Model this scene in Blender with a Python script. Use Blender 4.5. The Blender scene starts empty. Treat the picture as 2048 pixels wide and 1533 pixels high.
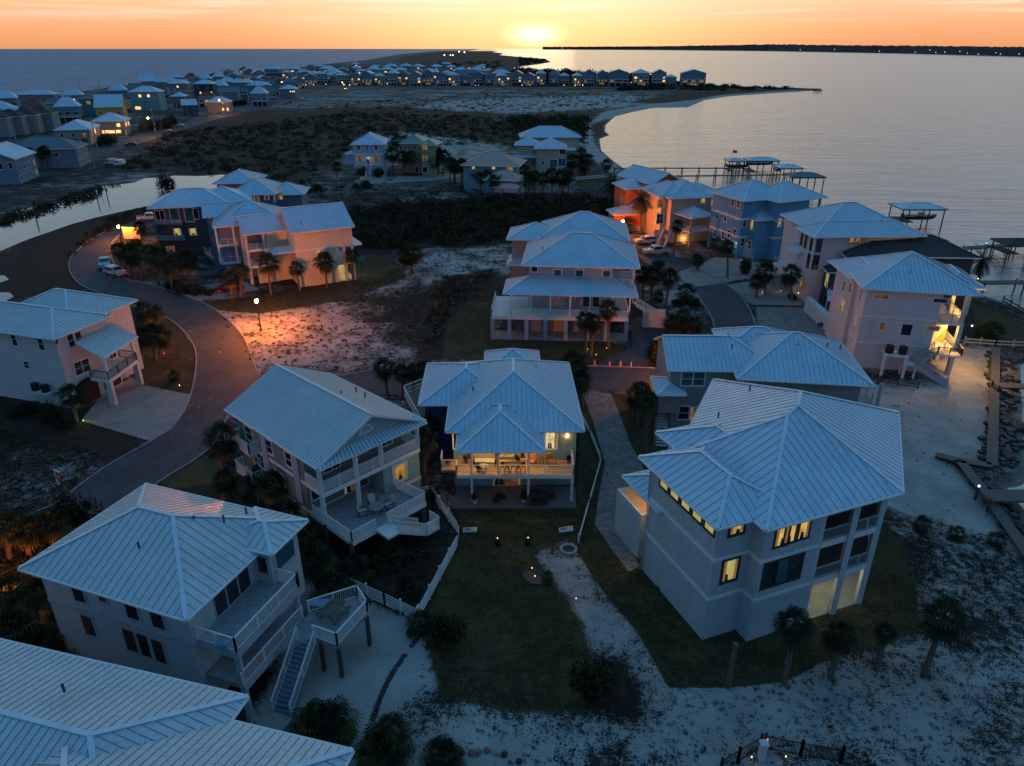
import bpy, math, random
import numpy as np
from mathutils import Vector, Matrix
R = math.radians
sc = bpy.context.scene
COL = sc.collection
# ------------------------------------------------------------------ camera
FPX = 1440.0; PITCH = math.atan(669.0/FPX); CAMH = 38.0
cd = bpy.data.cameras.new('camera'); cam = bpy.data.objects.new('camera', cd); COL.objects.link(cam)
cam.location = (0, 0, CAMH); cam.rotation_euler = (R(90)-PITCH, 0, 0)
cd.sensor_fit = 'HORIZONTAL'; cd.sensor_width = 36.0; cd.lens = 36.0*FPX/2048.0
cd.clip_start = 0.5; cd.clip_end = 120000
sc.camera = cam
sc.view_settings.view_transform = 'Standard'; sc.view_settings.look = 'None'
sc.view_settings.gamma = 1.0; sc.view_settings.use_curve_mapping = False
sc.view_settings.exposure = 0.0
def P(px, py, z=0.0):
    """the point of the photograph at height z, as real ground coordinates"""
    a = (px-1024)/FPX; b = (766.5-py)/FPX
    dy = math.cos(PITCH)+b*math.sin(PITCH); dz = -math.sin(PITCH)+b*math.cos(PITCH)
    t = (z-CAMH)/dz
    return Vector((a*t, dy*t))
def P3(px, py, z=0.0):
    v = P(px, py, z); return Vector((v.x, v.y, z))
# ------------------------------------------------------------------ world: dusk sky
SUNAZ = 1.6   # degrees right of +Y
wd = bpy.data.worlds.new("World"); sc.world = wd; wd.use_nodes = True
nt = wd.node_tree; nt.nodes.clear(); N = nt.nodes; L = nt.links
def wn(t, **k):
    n = N.new(t)
    for a, b in k.items(): setattr(n, a, b)
    return n
def wmath(op, a, b=None, clamp=False):
    n = wn('ShaderNodeMath', operation=op, use_clamp=clamp)
    for i, v in enumerate((a, b)):
        if v is None: continue
        if isinstance(v, (int, float)): n.inputs[i].default_value = v
        else: L.new(v, n.inputs[i])
    return n.outputs[0]
def wramp(fac, stops):
    n = wn('ShaderNodeValToRGB'); L.new(fac, n.inputs[0]); e = n.color_ramp.elements
    while len(e) < len(stops): e.new(0.5)
    for x, (p, c) in zip(e, stops): x.position = p; x.color = (c[0], c[1], c[2], 1)
    return n.outputs[0]
tc = wn('ShaderNodeTexCoord'); nrm = wn('ShaderNodeVectorMath', operation='NORMALIZE'); L.new(tc.outputs['Generated'], nrm.inputs[0])
sp = wn('ShaderNodeSeparateXYZ'); L.new(nrm.outputs[0], sp.inputs[0])
el = wmath('ARCSINE', sp.outputs[2]); el = wmath('MULTIPLY', el, 2/math.pi)   # 0..1 = 0..90 deg
el0 = wmath('MAXIMUM', el, 0.0)
sund = (math.sin(R(SUNAZ)), math.cos(R(SUNAZ)), 0)
hor = wn('ShaderNodeCombineXYZ'); L.new(sp.outputs[0], hor.inputs[0]); L.new(sp.outputs[1], hor.inputs[1])
hn = wn('ShaderNodeVectorMath', operation='NORMALIZE'); L.new(hor.outputs[0], hn.inputs[0])
dt = wn('ShaderNodeVectorMath', operation='DOT_PRODUCT'); L.new(hn.outputs[0], dt.inputs[0]); dt.inputs[1].default_value = sund
az = wmath('DIVIDE', wmath('ARCCOSINE', wmath('MULTIPLY', dt.outputs['Value'], 0.99999)), math.pi)    # 0..1 = 0..180 deg
dg = 1/90.0
near = wramp(el0, [(0.0, (.98,.56,.25)), (1.0*dg, (1.0,.67,.33)), (3.2*dg, (.99,.83,.54)), (6*dg, (1.5,1.15,.70)), (11*dg, (1.25,1.02,.70)),
                   (20*dg, (.52,.58,.60)), (36*dg, (.16,.37,.58)), (60*dg, (.10,.32,.62)), (1, (.092,.30,.61))])
side = wramp(el0, [(0.0, (.84,.34,.15)), (1.0*dg, (.95,.42,.20)), (3.2*dg, (.97,.63,.37)), (4.6*dg, (.52,.54,.54)), (9*dg, (.35,.49,.59)),
                   (20*dg, (.26,.44,.58)), (36*dg, (.14,.36,.58)), (60*dg, (.10,.32,.62)), (1, (.092,.30,.61))])
back = wramp(el0, [(0.0, (.05,.12,.24)), (12*dg, (.07,.17,.31)), (30*dg, (.08,.25,.48)), (60*dg, (.088,.30,.60)), (1, (.092,.30,.61))])
def wmix(f, a, b, mode='MIX'):
    n = wn('ShaderNodeMixRGB', blend_type=mode)
    for i, v in enumerate((f, a, b)):
        if isinstance(v, (int, float)): n.inputs[i].default_value = v
        elif isinstance(v, tuple): n.inputs[i].default_value = (*v, 1)
        else: L.new(v, n.inputs[i])
    return n.outputs[0]
def wmr(v, a, b, c=0., d=1.):
    n = wn('ShaderNodeMapRange', interpolation_type='SMOOTHSTEP'); L.new(v, n.inputs[0])
    for i, x in enumerate((a, b, c, d)): n.inputs[i+1].default_value = x
    return n.outputs[0]
skyc = wmix(wmr(az, 0.0, 27/180), near, side)
skyc = wmix(wmr(az, 55/180, 130/180), skyc, back)
# thin cirrus streaks low over the sunset
mp = wn('ShaderNodeMapping'); mp.inputs['Scale'].default_value = (2.6, 2.6, 75); L.new(nrm.outputs[0], mp.inputs[0])
nz = wn('ShaderNodeTexNoise'); nz.inputs['Scale'].default_value = 2.0; nz.inputs['Detail'].default_value = 6; L.new(mp.outputs[0], nz.inputs[0])
st = wmr(nz.outputs['Fac'], 0.45, 0.7)
st = wmath('MULTIPLY', st, wmath('MULTIPLY', wmr(el0, 0.012, 0.035), wmr(el0, 0.25, 0.05)))
skyc = wmix(wmath('MULTIPLY', st, 0.8), skyc, (1.0, .88, .70))
# sun just gone under: the bright core behind the horizon haze
sd = Vector((math.sin(R(SUNAZ)), math.cos(R(SUNAZ)), math.sin(R(.9)))).normalized()
mp2 = wn('ShaderNodeVectorMath', operation='SUBTRACT'); L.new(nrm.outputs[0], mp2.inputs[0]); mp2.inputs[1].default_value = sd
sc2 = wn('ShaderNodeVectorMath', operation='MULTIPLY'); L.new(mp2.outputs[0], sc2.inputs[0]); sc2.inputs[1].default_value = (1, 1, 2.6)
ln = wn('ShaderNodeVectorMath', operation='LENGTH'); L.new(sc2.outputs[0], ln.inputs[0])
g1 = wmath('POWER', wmr(ln.outputs['Value'], 0.055, 0.0), 1.4); g2 = wmath('POWER', wmr(ln.outputs['Value'], 0.38, 0.0), 1.5)
skyc = wmix(wmath('MULTIPLY', g2, 0.75), skyc, (0.14, .15, .05), 'ADD')
skyc = wmix(g1, skyc, (1.1, 1.0, .62), 'ADD')
# a little of the physical dusk sky in the mix
sky = wn('ShaderNodeTexSky', sky_type='NISHITA', sun_disc=False, sun_elevation=R(1.0), sun_rotation=R(SUNAZ), altitude=20)
skyc = wmix(0.012, skyc, sky.outputs[0], 'ADD')
bg = wn('ShaderNodeBackground'); L.new(skyc, bg.inputs[0]); bg.inputs[1].default_value = 1.0
wo = wn('ShaderNodeOutputWorld'); L.new(bg.outputs[0], wo.inputs[0])
# last weak sun, low over the bay
sl = bpy.data.lights.new('sun', 'SUN'); sl.energy = 0.02; sl.angle = R(6); sl.color = (1, .62, .35)
so = bpy.data.objects.new('sun', sl); COL.objects.link(so)
so.rotation_euler = (R(90-3), 0, R(180-SUNAZ)); so.location = (0, 0, 60)
# ------------------------------------------------------------------ materials
MATS = {}
def nodes(name):
    m = bpy.data.materials.new(name); m.use_nodes = True
    t = m.node_tree; return m, t, t.nodes['Principled BSDF']
def nadd(t, typ, ins=None, **k):
    n = t.nodes.new(typ)
    for a, b in k.items(): setattr(n, a, b)
    for key, v in (ins or {}).items():
        if hasattr(v, 'is_linked') or hasattr(v, 'links'): t.links.new(v, n.inputs[key])
        elif isinstance(v, tuple) and len(v) == 3 and n.inputs[key].type == 'RGBA': n.inputs[key].default_value = (*v, 1)
        else: n.inputs[key].default_value = v
    return n
def ramp(t, fac, stops):
    n = t.nodes.new('ShaderNodeValToRGB'); t.links.new(fac, n.inputs[0]); e = n.color_ramp.elements
    while len(e) < len(stops): e.new(0.5)
    for x, (p, c) in zip(e, stops): x.position = p; x.color = (*c, 1) if len(c) == 3 else c
    return n.outputs[0]
def mat(name, color, rough=0.7, var=0.12, scale=1.5, bump=0.0, bscale=20, metal=0.0, spec=0.5, lap=0.0):
    if name in MATS: return MATS[name]
    m, t, b = nodes(name)
    g = nadd(t, 'ShaderNodeNewGeometry')
    n = nadd(t, 'ShaderNodeTexNoise', {'Vector': g.outputs['Position'], 'Scale': scale, 'Detail': 6.0, 'Roughness': .65})
    lo = tuple(c*(1-var*1.6) for c in color); hi = tuple(min(1, c*(1+var)) for c in color)
    c = ramp(t, n.outputs['Fac'], [(0.3, lo), (0.5, color), (0.72, hi)])
    ms_ = nadd(t, 'ShaderNodeMapping', {'Vector': g.outputs['Position'], 'Scale': (2.2,2.2,.16)})
    ns_ = nadd(t, 'ShaderNodeTexNoise', {'Vector': ms_.outputs[0], 'Scale': 1.6, 'Detail': 5.0, 'Roughness': .7})
    c = nadd(t, 'ShaderNodeMixRGB', {0: .30, 1: c, 2: ramp(t, ns_.outputs['Fac'], [(.36, (.74,.74,.73)), (.52, (1,1,1))])}, blend_type='MULTIPLY').outputs[0]
    b.inputs['Roughness'].default_value = rough; b.inputs['Metallic'].default_value = metal
    b.inputs['Specular IOR Level'].default_value = spec
    h = None
    if bump:
        n2 = nadd(t, 'ShaderNodeTexNoise', {'Vector': g.outputs['Position'], 'Scale': bscale, 'Detail': 4.0})
        h = nadd(t, 'ShaderNodeBump', {'Height': n2.outputs['Fac'], 'Strength': bump, 'Distance': 0.03}).outputs[0]
    if lap:   # horizontal siding boards
        s = nadd(t, 'ShaderNodeSeparateXYZ', {0: g.outputs['Position']})
        f = nadd(t, 'ShaderNodeMath', {0: s.outputs[2], 1: lap}, operation='DIVIDE')
        f = nadd(t, 'ShaderNodeMath', {0: f.outputs[0]}, operation='FRACT')
        f2 = nadd(t, 'ShaderNodeMath', {0: f.outputs[0], 1: 0.88}, operation='GREATER_THAN')
        c = nadd(t, 'ShaderNodeMixRGB', {0: nadd(t, 'ShaderNodeMath', {0: f2.outputs[0], 1: .3}, operation='MULTIPLY').outputs[0], 1: c, 2: tuple(x*.4 for x in color)}).outputs[0]
        h = nadd(t, 'ShaderNodeBump', {'Height': f.outputs[0], 'Strength': .6, 'Distance': 0.03, **({'Normal': h} if h else {})}).outputs[0]
    t.links.new(c, b.inputs['Base Color'])
    if h: t.links.new(h, b.inputs['Normal'])
    MATS[name] = m; return m
def emis(name, color, strength, var=0.5, scale=2.0):
    if name in MATS: return MATS[name]
    m, t, b = nodes(name)
    g = nadd(t, 'ShaderNodeNewGeometry')
    n = nadd(t, 'ShaderNodeTexNoise', {'Vector': g.outputs['Position'], 'Scale': scale, 'Detail': 3.0, 'Roughness': .7})
    c = ramp(t, n.outputs['Fac'], [(0.35, tuple(x*(1-var) for x in color)), (0.65, color)])
    t.links.new(c, b.inputs['Emission Color']); b.inputs['Emission Strength'].default_value = strength
    b.inputs['Base Color'].default_value = (*[x*.1 for x in color], 1); b.inputs['Roughness'].default_value = .15
    MATS[name] = m; return m
# ------------------------------------------------------------------ mesh builder
class MB:
    def __init__(s): s.v = []; s.f = []; s.m = []; s.mats = []
    def mi(s, m):
        if m not in s.mats: s.mats.append(m)
        return s.mats.index(m)
    def face(s, pts, m=None):
        i = len(s.v); s.v += [tuple(p) for p in pts]; s.f.append(list(range(i, i+len(pts)))); s.m.append(s.mi(m) if m else 0)
    def hexa(s, p, m=None):
        """p: 4 bottom then 4 top points, each counterclockwise from above"""
        i = len(s.v); s.v += [tuple(q) for q in p]; k = s.mi(m) if m else 0
        for f in ((3,2,1,0),(4,5,6,7),(0,1,5,4),(1,2,6,5),(2,3,7,6),(3,0,4,7)): s.f.append([i+j for j in f]); s.m.append(k)
    def box(s, x0, y0, z0, x1, y1, z1, m=None):
        s.hexa([(x0,y0,z0),(x1,y0,z0),(x1,y1,z0),(x0,y1,z0),(x0,y0,z1),(x1,y0,z1),(x1,y1,z1),(x0,y1,z1)], m)
    def bar(s, a, b, w, h=None, m=None, up=Vector((0,0,1))):
        """box along a->b, width w (sideways), height h"""
        a = Vector(a); b = Vector(b); h = w if h is None else h; d = b-a
        if d.length < 1e-5: return
        d.normalize(); sd = d.cross(up)
        if sd.length < 1e-3: sd = Vector((1,0,0)) if abs(d.x) < .9 else Vector((0,1,0)); sd = (sd-d*sd.dot(d))
        sd.normalize(); u = sd.cross(d).normalized(); sd = sd*(w/2); u = u*(h/2)
        s.hexa([a-sd-u, a+sd-u, b+sd-u, b-sd-u, a-sd+u, a+sd+u, b+sd+u, b-sd+u], m)
    def prism(s, poly, z0, z1, m=None):
        n = len(poly)
        s.face([(p[0],p[1],z1) for p in poly], m); s.face([(p[0],p[1],z0) for p in reversed(poly)], m)
        for i in range(n):
            a, b = poly[i], poly[(i+1)%n]; s.face([(a[0],a[1],z0),(b[0],b[1],z0),(b[0],b[1],z1),(a[0],a[1],z1)], m)
    def tube(s, pts, rads, n=8, m=None, cap=True):
        k = s.mi(m) if m else 0; base = len(s.v); pts = [Vector(p) for p in pts]
        for i, p in enumerate(pts):
            d = (pts[min(i+1,len(pts)-1)]-pts[max(i-1,0)]).normalized()
            a = d.cross(Vector((0,1,0)) if abs(d.y) < .9 else Vector((1,0,0))).normalized(); b = d.cross(a)
            for j in range(n):
                t = 2*math.pi*j/n; s.v.append(tuple(p+(a*math.cos(t)+b*math.sin(t))*rads[i]))
        for i in range(len(pts)-1):
            for j in range(n):
                q = [base+i*n+j, base+i*n+(j+1)%n, base+(i+1)*n+(j+1)%n, base+(i+1)*n+j]; s.f.append(q[::-1]); s.m.append(k)
        if cap:
            s.f.append([base+j for j in range(n)]); s.m.append(k)
            s.f.append([base+(len(pts)-1)*n+j for j in range(n)][::-1]); s.m.append(k)
    def mesh(s, name, m=None, off=(0,0,0), smooth=False):
        me = bpy.data.meshes.new(name); ox, oy, oz = off
        me.from_pydata([(x-ox, y-oy, z-oz) for x, y, z in s.v], [], s.f)
        for q in (s.mats or ([m] if m else [])): me.materials.append(q)
        if s.mats: me.polygons.foreach_set('material_index', s.m)
        if smooth: me.polygons.foreach_set('use_smooth', [True]*len(me.polygons))
        me.update(); return me
    def build(s, name, m=None, parent=None, off=None, smooth=False):
        if not s.f: return None
        if off is None: off = wloc(parent) if parent else (0,0,0)
        o = bpy.data.objects.new(name, s.mesh(name, m, off, smooth)); COL.objects.link(o)
        if parent: o.parent = parent
        return o
def wloc(o):
    v = Vector((0,0,0))
    while o: v += o.location; o = o.parent
    return v
def tag(o, label=None, cat=None, group=None, kind=None):
    if label: o['label'] = label
    if cat: o['category'] = cat
    if group: o['group'] = group
    if kind: o['kind'] = kind
    return o
def empty(name, loc, label, cat, group=None, rz=0):
    o = bpy.data.objects.new(name, None); COL.objects.link(o); o.location = loc; o.rotation_euler = (0,0,rz); o.empty_display_size = .3
    return tag(o, label, cat, group)
def copy_tree(o, parent=None):
    c = o.copy(); COL.objects.link(c); c.parent = parent
    for ch in o.children: copy_tree(ch, c)
    return c
def v2(a): return Vector((a[0], a[1]))
def clip(poly, n, d):
    """keep points with n.p <= d"""
    out = []
    for i in range(len(poly)):
        a, b = poly[i], poly[(i+1)%len(poly)]; da = n.dot(a)-d; db = n.dot(b)-d
        if da <= 1e-6: out.append(a)
        if (da < -1e-6 and db > 1e-6) or (da > 1e-6 and db < -1e-6): out.append(a+(b-a)*(da/(da-db)))
    return out
def rectp(A, ang, L_, D):
    u = Vector((math.cos(R(ang)), math.sin(R(ang)))); v = Vector((-u.y, u.x)); A = v2(A)
    return [A, A+u*L_, A+u*L_+v*D, A+v*D]
def inset(poly, o):
    n = len(poly); lines = []
    for i in range(n):
        a, b = poly[i], poly[(i+1)%n]; oo = o[i] if isinstance(o, (list, tuple)) else o
        e = (b-a).normalized(); nn = Vector((-e.y, e.x)); lines.append((a+nn*oo, e))
    out = []
    for i in range(n):
        (p, e), (q, f) = lines[i-1], lines[i]; den = e.x*f.y-e.y*f.x
        if abs(den) < 1e-6: out.append(q.copy()); continue
        t = ((q.x-p.x)*f.y-(q.y-p.y)*f.x)/den; out.append(p+e*t)
    return out
def planes(poly, z, p, gables):
    r = []
    for i in range(len(poly)):
        if i in gables: continue
        a, b = poly[i], poly[(i+1)%len(poly)]; e = (b-a).normalized(); n = Vector((-e.y, e.x)); pp = p[i] if isinstance(p, (list, tuple)) else p
        r.append((i, n*pp, z-pp*n.dot(a), e, n))
    return r
def rh(pl, x): return min(g.dot(x)+c for _, g, c, _, _ in pl)
def roof_faces(poly, pl):
    out = []
    for i, g, c, e, n in pl:
        q = list(poly)
        for j, g2, c2, _, _ in pl:
            if j != i and q: q = clip(q, g-g2, c2-c)
        if len(q) >= 3: out.append((q, g, c, e, n))
    return out
def profile(a, b, pl):
    """points along a->b where the roof surface over it bends"""
    ts = [0.0, 1.0]
    for x in range(len(pl)):
        for y in range(x):
            g = pl[x][1]-pl[y][1]; c = pl[x][2]-pl[y][2]; f0 = g.dot(a)+c; f1 = g.dot(b)+c
            if f0*f1 < 0:
                t = f0/(f0-f1); q = a+(b-a)*t
                if abs(pl[x][1].dot(q)+pl[x][2]-rh(pl, q)) < 1e-4: ts.append(t)
    return [(a+(b-a)*t, rh(pl, a+(b-a)*t)) for t in sorted(ts)]
# ------------------------------------------------------------------ houses
CAM3 = Vector((0, 0, CAMH))
class House:
    def __init__(s, name, at, label, group=None, cat='house', wall='white', trim='trim_white', roofm=None, rib=0.55, ribm=None, frame=None, rw=.02):
        s.root = empty(name, (at[0], at[1], 0), label, cat, group)
        s.wm = wall if not isinstance(wall, str) else MATS[wall]; s.rm = roofm or MATS['roof_metal']; s.ribm = ribm or MATS['roof_seam_shade']
        s.trim = MATS[trim]; s.frame = frame or s.trim; s.rib = rib; s.rw = rw
        s.W = MB(); s.Rf = MB(); s.Cap = MB(); s.quads = []; s.T = MB()
    def roof(s, poly, z, p=.48, gables=(), th=.2, rib=None, caps=True, rm=None):
        pl = planes(poly, z, p, gables); fs = roof_faces(poly, pl); rm = rm or s.rm
        rib = s.rib if rib is None else rib; edges = {}
        for q, g, c, e, n in fs:
            H = lambda x: g.dot(x)+c
            s.Rf.face([(x.x, x.y, H(x)) for x in q], rm)
            s.Rf.face([(x.x, x.y, H(x)-th) for x in reversed(q)], s.trim)
            for i in range(len(q)):
                a, b = q[i], q[(i+1)%len(q)]
                if (b-a).length < .3: continue
                onb = False
                for k in range(len(poly)):
                    A, B = poly[k], poly[(k+1)%len(poly)]; d = (B-A).normalized(); nn = Vector((-d.y, d.x))
                    if abs(nn.dot(a-A)) < 1e-3 and abs(nn.dot(b-A)) < 1e-3: onb = True
                if not onb:
                    key = tuple(sorted([(round(a.x,1),round(a.y,1)),(round(b.x,1),round(b.y,1))]))
                    edges[key] = (Vector((a.x,a.y,H(a))), Vector((b.x,b.y,H(b))))
            if rib:
                ts = [e.dot(x) for x in q]; t = min(ts)+rib*.5
                nh = Vector((n.x, n.y, g.length)).normalized(); up = Vector((0,0,1)) - nh*nh.z; up.normalize()
                while t < max(ts):
                    xs = []
                    for i in range(len(q)):
                        a, b = q[i], q[(i+1)%len(q)]; da = e.dot(a)-t; db = e.dot(b)-t
                        if da*db < 0: xs.append(a+(b-a)*(da/(da-db)))
                    if len(xs) == 2 and (xs[0]-xs[1]).length > .3:
                        A = Vector((xs[0].x, xs[0].y, H(xs[0])+.01)); B = Vector((xs[1].x, xs[1].y, H(xs[1])+.01))
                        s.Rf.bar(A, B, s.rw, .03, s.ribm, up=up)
                    t += rib
        for i in range(len(poly)):
            a, b = poly[i], poly[(i+1)%len(poly)]; pr = profile(a, b, pl)
            for (x, h), (y, k) in zip(pr, pr[1:]): s.Rf.face([(x.x,x.y,h-th),(y.x,y.y,k-th),(y.x,y.y,k),(x.x,x.y,h)], s.trim)
            if i not in gables:     # gutter
                e = (b-a).normalized(); o = Vector((e.y, -e.x))*.06
                s.T.bar((a.x+o.x, a.y+o.y, z-.07), (b.x+o.x, b.y+o.y, z-.07), .1, .12)
        if caps:
            for a, b in edges.values():
                s.Cap.bar(a+Vector((0,0,.03)), b+Vector((0,0,.03)), .26, .07)
        return pl
    def walls(s, poly, z0, top, pl=None, m=None):
        """top: height, or None to follow the roof planes pl"""
        m = m or s.wm; n = len(poly)
        for i in range(n):
            a, b = poly[i], poly[(i+1)%n]
            if pl: pr = [(x, h-.15) for x, h in profile(a, b, pl)]
            else: pr = [(a, top), (b, top)]
            s.W.face([(a.x,a.y,z0), (b.x,b.y,z0)]+[(x.x,x.y,h) for x, h in reversed(pr)], m)
            e = (b-a).normalized(); s.quads.append((a, b, Vector((e.y, -e.x)), z0, max(h for _, h in pr)))
        if not pl: s.W.face([(p.x,p.y,top) for p in poly], m)
        if z0 > .3: s.W.face([(p.x,p.y,z0) for p in reversed(poly)], m)
    def block(s, poly, z, z0=0, p=.48, ov=.6, gables=(), rib=None, m=None, th=.2, rm=None):
        pl = s.roof(poly, z, p, gables, th, rib, rm=rm)
        wp = inset(poly, ov); s.walls(wp, z0, None, pl, m); return wp
    def hit(s, px, py):
        d = P3(px, py, 0)-CAM3; best = None
        for a, b, n, z0, z1 in s.quads:
            den = n.x*d.x+n.y*d.y
            if den >= 0: continue
            t = (n.dot(a))/den if False else ((a.x-CAM3.x)*n.x+(a.y-CAM3.y)*n.y)/den
            p = CAM3+d*t; u = (b-a); k = (Vector((p.x,p.y))-a).dot(u)/u.length_squared
            if -.02 <= k <= 1.02 and z0-.4 <= p.z <= z1+.4 and (best is None or t < best[0]): best = (t, p, n, u.normalized())
        return best
    def win(s, px, py, w, h, lit=None, cols=1, rows=1, fw=.1, name='window', label=None, fm=None, depth=.06, q=None):
        """window centred on the wall point seen at (px, py)"""
        r = q or s.hit(px, py)
        if r is None: print('MISS', s.root.name, px, py); return None
        _, p, n, u = r; n3 = Vector((n.x, n.y, 0)); u3 = Vector((u.x, u.y, 0)); Z = Vector((0,0,1))
        F = MB(); c = Vector(p)+n3*(depth/2-.01)
        def B(x0, x1, z0, z1, d=depth): 
            a = c+u3*x0; b = c+u3*x1
            F.hexa([a+Z*z0-n3*-d/2*1, a+Z*z0+n3*-d/2, b+Z*z0+n3*-d/2, b+Z*z0+n3*d/2, a+Z*z1+n3*d/2, a+Z*z1-n3*d/2, b+Z*z1-n3*d/2, b+Z*z1+n3*d/2])
        B(-w/2-fw, w/2+fw, h/2, h/2+fw*1.2); B(-w/2-fw, w/2+fw, -h/2-fw*1.2, -h/2); B(-w/2-fw, -w/2, -h/2, h/2); B(w/2, w/2+fw, -h/2, h/2)
        for i in range(1, cols): x = -w/2+w*i/cols; B(x-.03, x+.03, -h/2, h/2, depth*.8)
        for i in range(1, rows): z = -h/2+h*i/rows; B(-w/2, w/2, z-.025, z+.025, depth*.7)
        f = F.build(name, fm or s.frame, s.root)
        if label: f['label'] = label
        G = MB(); a = c-n3*(depth/2-.022)
        G.hexa([a-u3*w/2-Z*h/2, a+u3*w/2-Z*h/2, a+u3*w/2-Z*h/2-n3*.02, a-u3*w/2-Z*h/2-n3*.02, a-u3*w/2+Z*h/2, a+u3*w/2+Z*h/2, a+u3*w/2+Z*h/2-n3*.02, a-u3*w/2+Z*h/2-n3*.02])
        G.build('pane', MATS[lit or 'glass_dark'], f)
        if lit and lit.startswith('lit') and lit != 'lit_far' and w > .7 and h > .7:
            for s_ in (-1, 1):      # curtains drawn to the sides, room light painted in as their own glow
                K = MB(); x0 = s_*(w/2-.12); cc_ = c-n3*(depth/2-.03)+u3*x0
                K.hexa([cc_-u3*.1-Z*h/2, cc_+u3*.1-Z*h/2, cc_+u3*.1-Z*h/2-n3*.01, cc_-u3*.1-Z*h/2-n3*.01, cc_-u3*.07+Z*h/2, cc_+u3*.12+Z*h/2, cc_+u3*.12+Z*h/2-n3*.01, cc_-u3*.07+Z*h/2-n3*.01]); K.build('curtain', MATS['curtain'], f)
            K = MB(); x0 = ((int(abs(px)*7+w*50) % 5)-2)*w*.12; cc_ = c-n3*(depth/2-.028)+u3*x0-Z*(h*.30)
            K.hexa([cc_-u3*w*.17-Z*h*.2, cc_+u3*w*.17-Z*h*.2, cc_+u3*w*.17-Z*h*.2-n3*.01, cc_-u3*w*.17-Z*h*.2-n3*.01, cc_-u3*w*.1+Z*h*.16, cc_+u3*w*.12+Z*h*.1, cc_+u3*w*.12+Z*h*.1-n3*.01, cc_-u3*w*.1+Z*h*.16-n3*.01]); K.build('room_furniture', MATS['interior_dark'], f)
        return f
    def door(s, px, py, w, h, m, label=None):
        r = s.hit(px, py)
        if r is None: print('MISSdoor', s.root.name, px, py); return
        _, p, n, u = r; n3 = Vector((n.x, n.y, 0))*.03; u3 = Vector((u.x, u.y, 0))*w/2; Z = Vector((0,0,h/2)); p = Vector(p)
        G = MB(); G.hexa([p-u3-Z+n3, p-u3-Z-n3, p+u3-Z-n3, p+u3-Z+n3, p-u3+Z+n3, p-u3+Z-n3, p+u3+Z-n3, p+u3+Z+n3]); o = G.build('door', m, s.root)
        if label: o['label'] = label
        return o
    def part(s, name, mb, m, label=None):
        o = mb.build(name, m, s.root)
        if o and label: o['label'] = label
        return o
    def band(s, poly, z, h=.25, m=None, o=.05):
        b = MB(); q = inset(poly, -o); n = len(q); p = inset(poly, .05)
        for i in range(n):
            A, B, C_, D = q[i], q[(i+1)%n], p[(i+1)%n], p[i]
            b.hexa([(A.x,A.y,z),(B.x,B.y,z),(C_.x,C_.y,z),(D.x,D.y,z),(A.x,A.y,z+h),(B.x,B.y,z+h),(C_.x,C_.y,z+h),(D.x,D.y,z+h)])
        s.part('trim_band', b, m or s.trim)
    def slab(s, poly, z, th=.3, m=None, name='deck'):
        b = MB(); b.prism([v2(p) for p in poly], z-th, z); return s.part(name, b, m or MATS['deck_board'])
    def fasc(s, poly, z, h=.35, m=None):
        s.band(poly, z-h, h+.02, m, .04)
    def column(s, p, z0, z1, w=.3, m=None, name='column'):
        b = MB(); b.box(p[0]-w/2, p[1]-w/2, z0, p[0]+w/2, p[1]+w/2, z1); s.part(name, b, m or s.trim)
    def rail(s, pts, z, h=1.0, style='v', m=None, gap=.14, name='railing', post=1.8, zs=None):
        """railing over a run of ground points at deck height z (zs: heights per point)"""
        b = MB(); zs = zs or [z]*len(pts); pts = [v2(p) for p in pts]
        for (a, za), (c, zc) in zip(zip(pts, zs), zip(pts[1:], zs[1:])):
            Lg = (c-a).length
            if Lg < .05: continue
            q = lambda t, dz: Vector((a.x+(c.x-a.x)*t, a.y+(c.y-a.y)*t, za+(zc-za)*t+dz))
            b.bar(q(0,h), q(1,h), .09, .06)
            if style == 'v':
                b.bar(q(0,.1), q(1,.1), .05, .05); n = max(2, int(Lg/gap))
                for i in range(1, n): t = i/n; b.bar(q(t,.1), q(t,h-.02), .028, .028)
            elif style == 'h':
                for k in range(1, 7): b.bar(q(0,h*k/7), q(1,h*k/7), .035, .06)
            elif style == 'x':
                b.bar(q(0,h/2), q(1,h/2), .04, .04); b.bar(q(0,.1), q(1,.1), .05, .05)
            n = max(1, round(Lg/post))
            for i in range(n+1): t = i/n; b.bar(q(t,0), q(t,h+.04), .1, .1)
        return s.part(name, b, m or s.trim)
    def stairs(s, a, b, z0, z1, w=1.2, m=None, rails='v', rm=None, name='stair'):
        """flight from a (height z0) up to b (height z1)"""
        a = v2(a); b = v2(b); d = b-a; Lg = d.length; d.normalize(); sd = Vector((-d.y, d.x)); n = max(3, int(abs(z1-z0)/.18)); M = MB()
        for i in range(n):
            t0 = a+d*(Lg*i/n); t1 = a+d*(Lg*(i+1)/n); zz = z0+(z1-z0)*(i+1)/n
            q = [t0-sd*w/2, t1-sd*w/2, t1+sd*w/2, t0+sd*w/2]
            M.hexa([(x.x,x.y,zz-.06) for x in q]+[(x.x,x.y,zz) for x in q])
        for k in (-1, 1):
            o = sd*(w/2+.03)*k; M.bar((a.x+o.x,a.y+o.y,z0-.05), (b.x+o.x,b.y+o.y,z1-.1), .06, .28)
        s.part(name, M, m or MATS['deck_board'])
        if rails:
            for k in (-1, 1): o = sd*(w/2)*k; s.rail([a+o, b+o], 0, 1.0, rails, rm, zs=[z0, z1], name='stair_railing')
    def vent(s, px, py, z):
        b = MB(); p = P3(px, py, z); b.tube([p-Vector((0,0,.3)), p+Vector((0,0,.22))], [.07,.07], 8); s.part('roof_vent', b, MATS['vent_dark'])
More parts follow.
